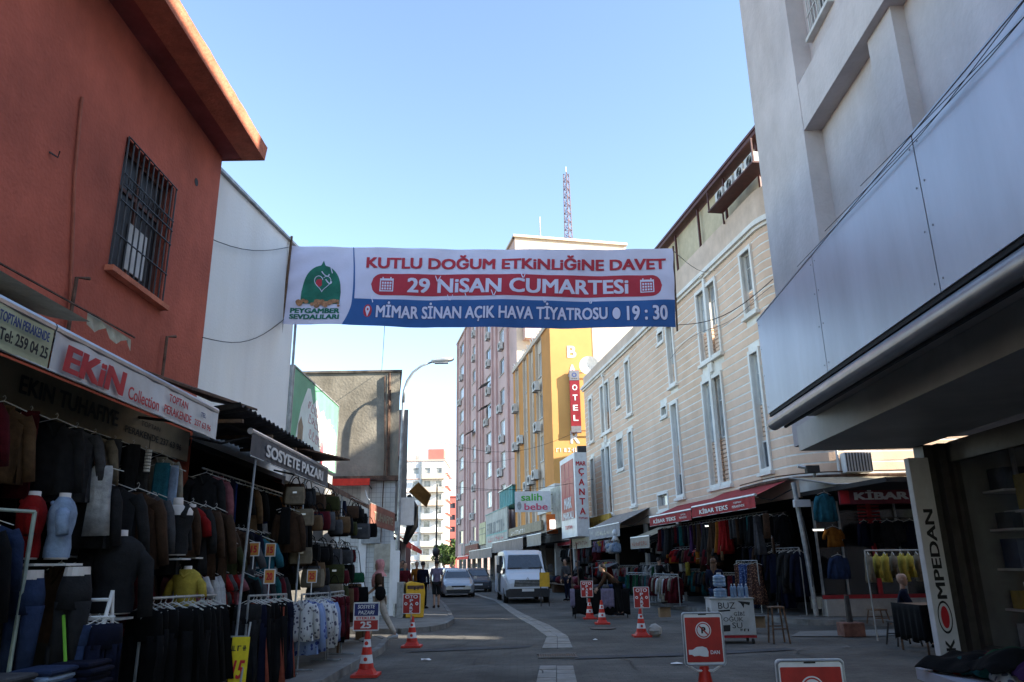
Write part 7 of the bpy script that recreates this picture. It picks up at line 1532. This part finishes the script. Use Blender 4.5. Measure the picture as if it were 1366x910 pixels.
    for Lg in (LL, RL):
        h0, kn, a, toe = Lg; mb = MB(); rg = []
        for f, w, h_ in ((-.28,.03,.05),(-.1,.042,.065),(.35,.045,.05),(.8,.048,.038),(1.12,.03,.025)): c = a+(toe-a)*f; rg.append([Vector((c.x+w*s*math.cos(q), c.y, max(0.0 if not sit else -9, a.z-.075*s)+h_*s*(1+math.sin(q))*.9)) for q in [2*math.pi*i/10 for i in range(10)]])
        mb.loft(rg).build('shoe', cm_(shoes), t, smooth=True)
    if back == 'bag':
        MB().ell(hip+Vector((.24*s,.02,.12*s)),.06*s,.13*s,.16*s,10,6).tube([hip+Vector((.20*s,.02,.2*s)), sh+Vector((.12*s,.0,.05*s)), hip+Vector((.22*s,-.1*s,.2*s))], .012, 5).build('shoulder_bag', cm_('black'), t, smooth=True)
    if back == 'pack': MB().ell(mid+Vector((0,.16*s,.08*s)),.15*s,.09*s,.20*s,12,7).build('backpack', cm_('navy'), t, smooth=True)
    return t
PIh = math.pi/2
person(-2.85,16.6,.12,1.60,-PIh*.95,'woman in a pink headscarf and dark vest walking left before the white tiled wall',top='brown',bottom='pale stone',shoes='white',lleg=(24,12),rleg=(-22,10),larm=(22,30),rarm=(-12,18),scarf='pale pink',sleeve='short',back='bag',lean=4)
person(-2.98,29.6,.12,1.66,.15+math.pi,'man in a pale lilac shirt and dark shorts walking away beside the bin',top='lilac',bottom='charcoal',shoes='brown',shorts=True,lleg=(8,4),rleg=(-8,6),sleeve='short')
person(-3.45,29.2,.12,1.62,2.8,'person in dark clothes beside the man in the lilac shirt',top='navy',bottom='black',lleg=(6,4),rleg=(-5,4))
person(-3.9,27.6,.12,1.60,.6,'person in a wine red top behind the yellow bin',top='wine red',bottom='navy')
person(-4.4,30.5,.12,1.68,-.4,'person in a turquoise cap coloured top far behind the yellow bin',top='turquoise',bottom='black')
person(-4.1,32.5,.12,1.64,.3,'person in an orange top among the group behind the bin',top='orange',bottom='charcoal')
person(-4.9,33.2,.12,1.66,.9,'person in grey at the back of the group behind the bin',top='grey',bottom='black')
person(3.05,23.6,.13,1.62,-1.75,'vendor in a dark brown jacket bending forward over the street table',top='brown',bottom='black',lean=48,larm=(30,12),rarm=(22,18),lleg=(2,3),rleg=(-6,4))
person(4.85,19.2,.13,1.52,2.7,'woman with brown hair in a navy top and blue jeans standing behind the water cart',top='navy',bottom='denim blue',hair=(.12,.06,.03),hairstyle='long',larm=(10,40),rarm=(10,50))
person(7.42,15.35,.02,1.70,-.75+1.9,'bald man in a dark blue shirt seated at the black draped table',top='navy',bottom='black',hairstyle='bald',sit=True,lleg=(85,80),rleg=(80,75),larm=(25,60),rarm=(20,65),lean=8)
ch = stool(7.42,15.45,.015,.44,.40,M_darkmetal,'folding_chair','dark stool under the seated man','stool')
person(5.5,30.0,.13,1.62,1.9,'person in black looking at the bright children clothes',top='black',bottom='charcoal',larm=(30,60),rarm=(20,50))
person(2.6,30.6,.13,1.60,-1.2,'woman in a black coat browsing the heaps beyond the cones',top='black',bottom='charcoal',scarf='grey',lean=20,larm=(50,30),rarm=(45,30))
person(2.2,33.5,.13,1.66,-.8,'person in a grey jacket beyond the thin posts',top='grey',bottom='navy',lean=10)
person(-.6,52,.02,1.66,.3,'person in white far up the street behind the van',top='white',bottom='charcoal',lleg=(12,6),rleg=(-12,8))
person(.2,55,.02,1.66,.1,'person in black far up the street right of the one in white',top='black',bottom='navy',lleg=(10,6),rleg=(-10,8))
# ================================================================ SMALL DETAILS
# panel fixings and stains on the silver fascia
fx = MB()
for k in range(7):
    u1 = 0 if k == 0 else -2.17-2.25*(k-1); u0 = -2.17-2.25*k
    for u in (u0+.06, u1-.06):
        for z in (3.45, 3.85, 4.2, 4.52): fx.tube([fF(u,z,.0005),fF(u,z,.004)], .008, 6)
fo = fx.build('rivet', M_galv, T); fo['kind'] = 'stuff'
# litter, cracks and stains on the road
rl2 = random.Random(21)
cr_ = MB()
for k in range(14):
    x, y = rl2.uniform(-2.2, 6), rl2.uniform(11, 26); a = rl2.uniform(-.5, .5)+(0 if k % 2 else 1.4); w = .012
    pts = [(x, y)]
    for j in range(9): a += rl2.uniform(-.5, .5); x += .22*math.cos(a); y += .22*math.sin(a); pts.append((x, y))
    for (xa, ya), (xb, yb) in zip(pts, pts[1:]):
        d = Vector((xb-xa, yb-ya)).normalized()*w; cr_.poly([(xa-d.y,ya+d.x,.0225),(xb-d.y,yb+d.x,.0225),(xb+d.y,yb-d.x,.0225),(xa+d.y,ya-d.x,.0225)])
c = cr_.build('tar_cracks', M_black); c['kind'] = 'stuff'
for k, (x, y, w, nm) in enumerate(((2.6,13.2,.10,'crumpled white paper scrap on the road near the drain grate'),(-1.6,14.2,.08,'white paper scrap on the road right of the nearest cone'),(4.4,13.0,.09,'pale paper scrap on the plaza below the water cart'),(6.2,15.2,.08,'flat grey cardboard scrap in front of the planter block'),(1.7,17.4,.07,'small paper scrap beside the slab strip'))):
    mb = MB(); n = 7; mb.add([(x+w*(1+.3*math.sin(i*2.1+k))*math.cos(6.28*i/n), y+w*(1+.3*math.cos(i*1.7))*math.sin(6.28*i/n), .03+.02*((i*k) % 2)) for i in range(n)]+[(x,y,.05)], [(i,(i+1)%n,n) for i in range(n)])
    solo(mb, 'paper_scrap', M_signwhite if k != 3 else M_pave, nm, 'litter')
solo(MB().add([(6.0,17.6,.022),(7.6,17.2,.022),(9.2,17.8,.022),(8.8,18.9,.022),(6.6,18.7,.022)], [(0,1,2,3,4)]), 'concrete_patch', M_pave, 'pale concrete repair patch on the plaza before the corner shop', 'patch')
# hanging light bulbs inside the shops
for k, (x, y, z, lab) in enumerate(((8.35,21.3,2.38,'small white strip light below the turquoise jacket'),(6.6,26.2,2.75,'small white shop lamp under the red awnings'),(4.6,37.0,2.5,'warm shop lamp under the far beige awning'))):
    t = thing('shop_lamp', lab, 'lamp', (x,y,z)); MB().box((x-.14,y-.02,z),(x+.14,y+.02,z+.035)).build('tube', emit('lamp_glow', (1,.95,.85), 1.1), t); MB().box((x-.16,y-.03,z+.036),(x+.16,y+.03,z+.06)).build('housing', M_offwhite, t)
# wires and brackets on the white and orange walls
solo(MB().tube([clad(u, 9.9-.25*math.sin(u*.7), .12) for u in [i*.8 for i in range(12)]], .008, 4), 'cable', M_wire, 'thin cable along the clad facade near the upper windows', 'cable')
for zi, z0 in enumerate((.55,1.0,1.45,1.9,2.35)):
    for k in range(9):
        x = 5.8+k*.6; w = rl2.uniform(.25,.5); h = rl2.uniform(.12,.34); c = rl2.choice(['grey','denim blue','white','beige','navy','yellow','charcoal','light blue','white'])
        solo(MB().box((x,9.0,z0+.026),(x+w,9.3,z0+.026+h)), 'boxed_goods', cm_(c), '%s goods, %s from left on %s end shelf of right shop' % (c, ORD[k], ORD[zi]), 'goods', 'goods on the end wall shelves of the right shop')
# utility clutter on the pavement
for k, (x, y, s_, lab) in enumerate(((-3.3,17.3,.3,'brown cardboard box under the hanging bags'),(5.6,18.6,.28,'brown cardboard box beside the patterned dresses'),(4.2,22.6,.3,'brown cardboard box beside the bending vendor'))):
    t = thing('cardboard_box', lab, 'box', (x,y,.13)); MB().box((x-s_/2,y-s_/2,.13),(x+s_/2,y+s_/2,.13+s_*.8)).build('body', mat('cardboard', (.24,.16,.09), .9, .1, 6), t)
    MB().add([(x-s_/2,y-s_/2,.13+s_*.8),(x+s_/2,y-s_/2,.13+s_*.8),(x+s_/2,y-s_*.8,.15+s_*.85),(x-s_/2,y-s_*.8,.15+s_*.85)], [(0,1,2,3)]).build('flap', MATS['cardboard'], t)
finish_labels()
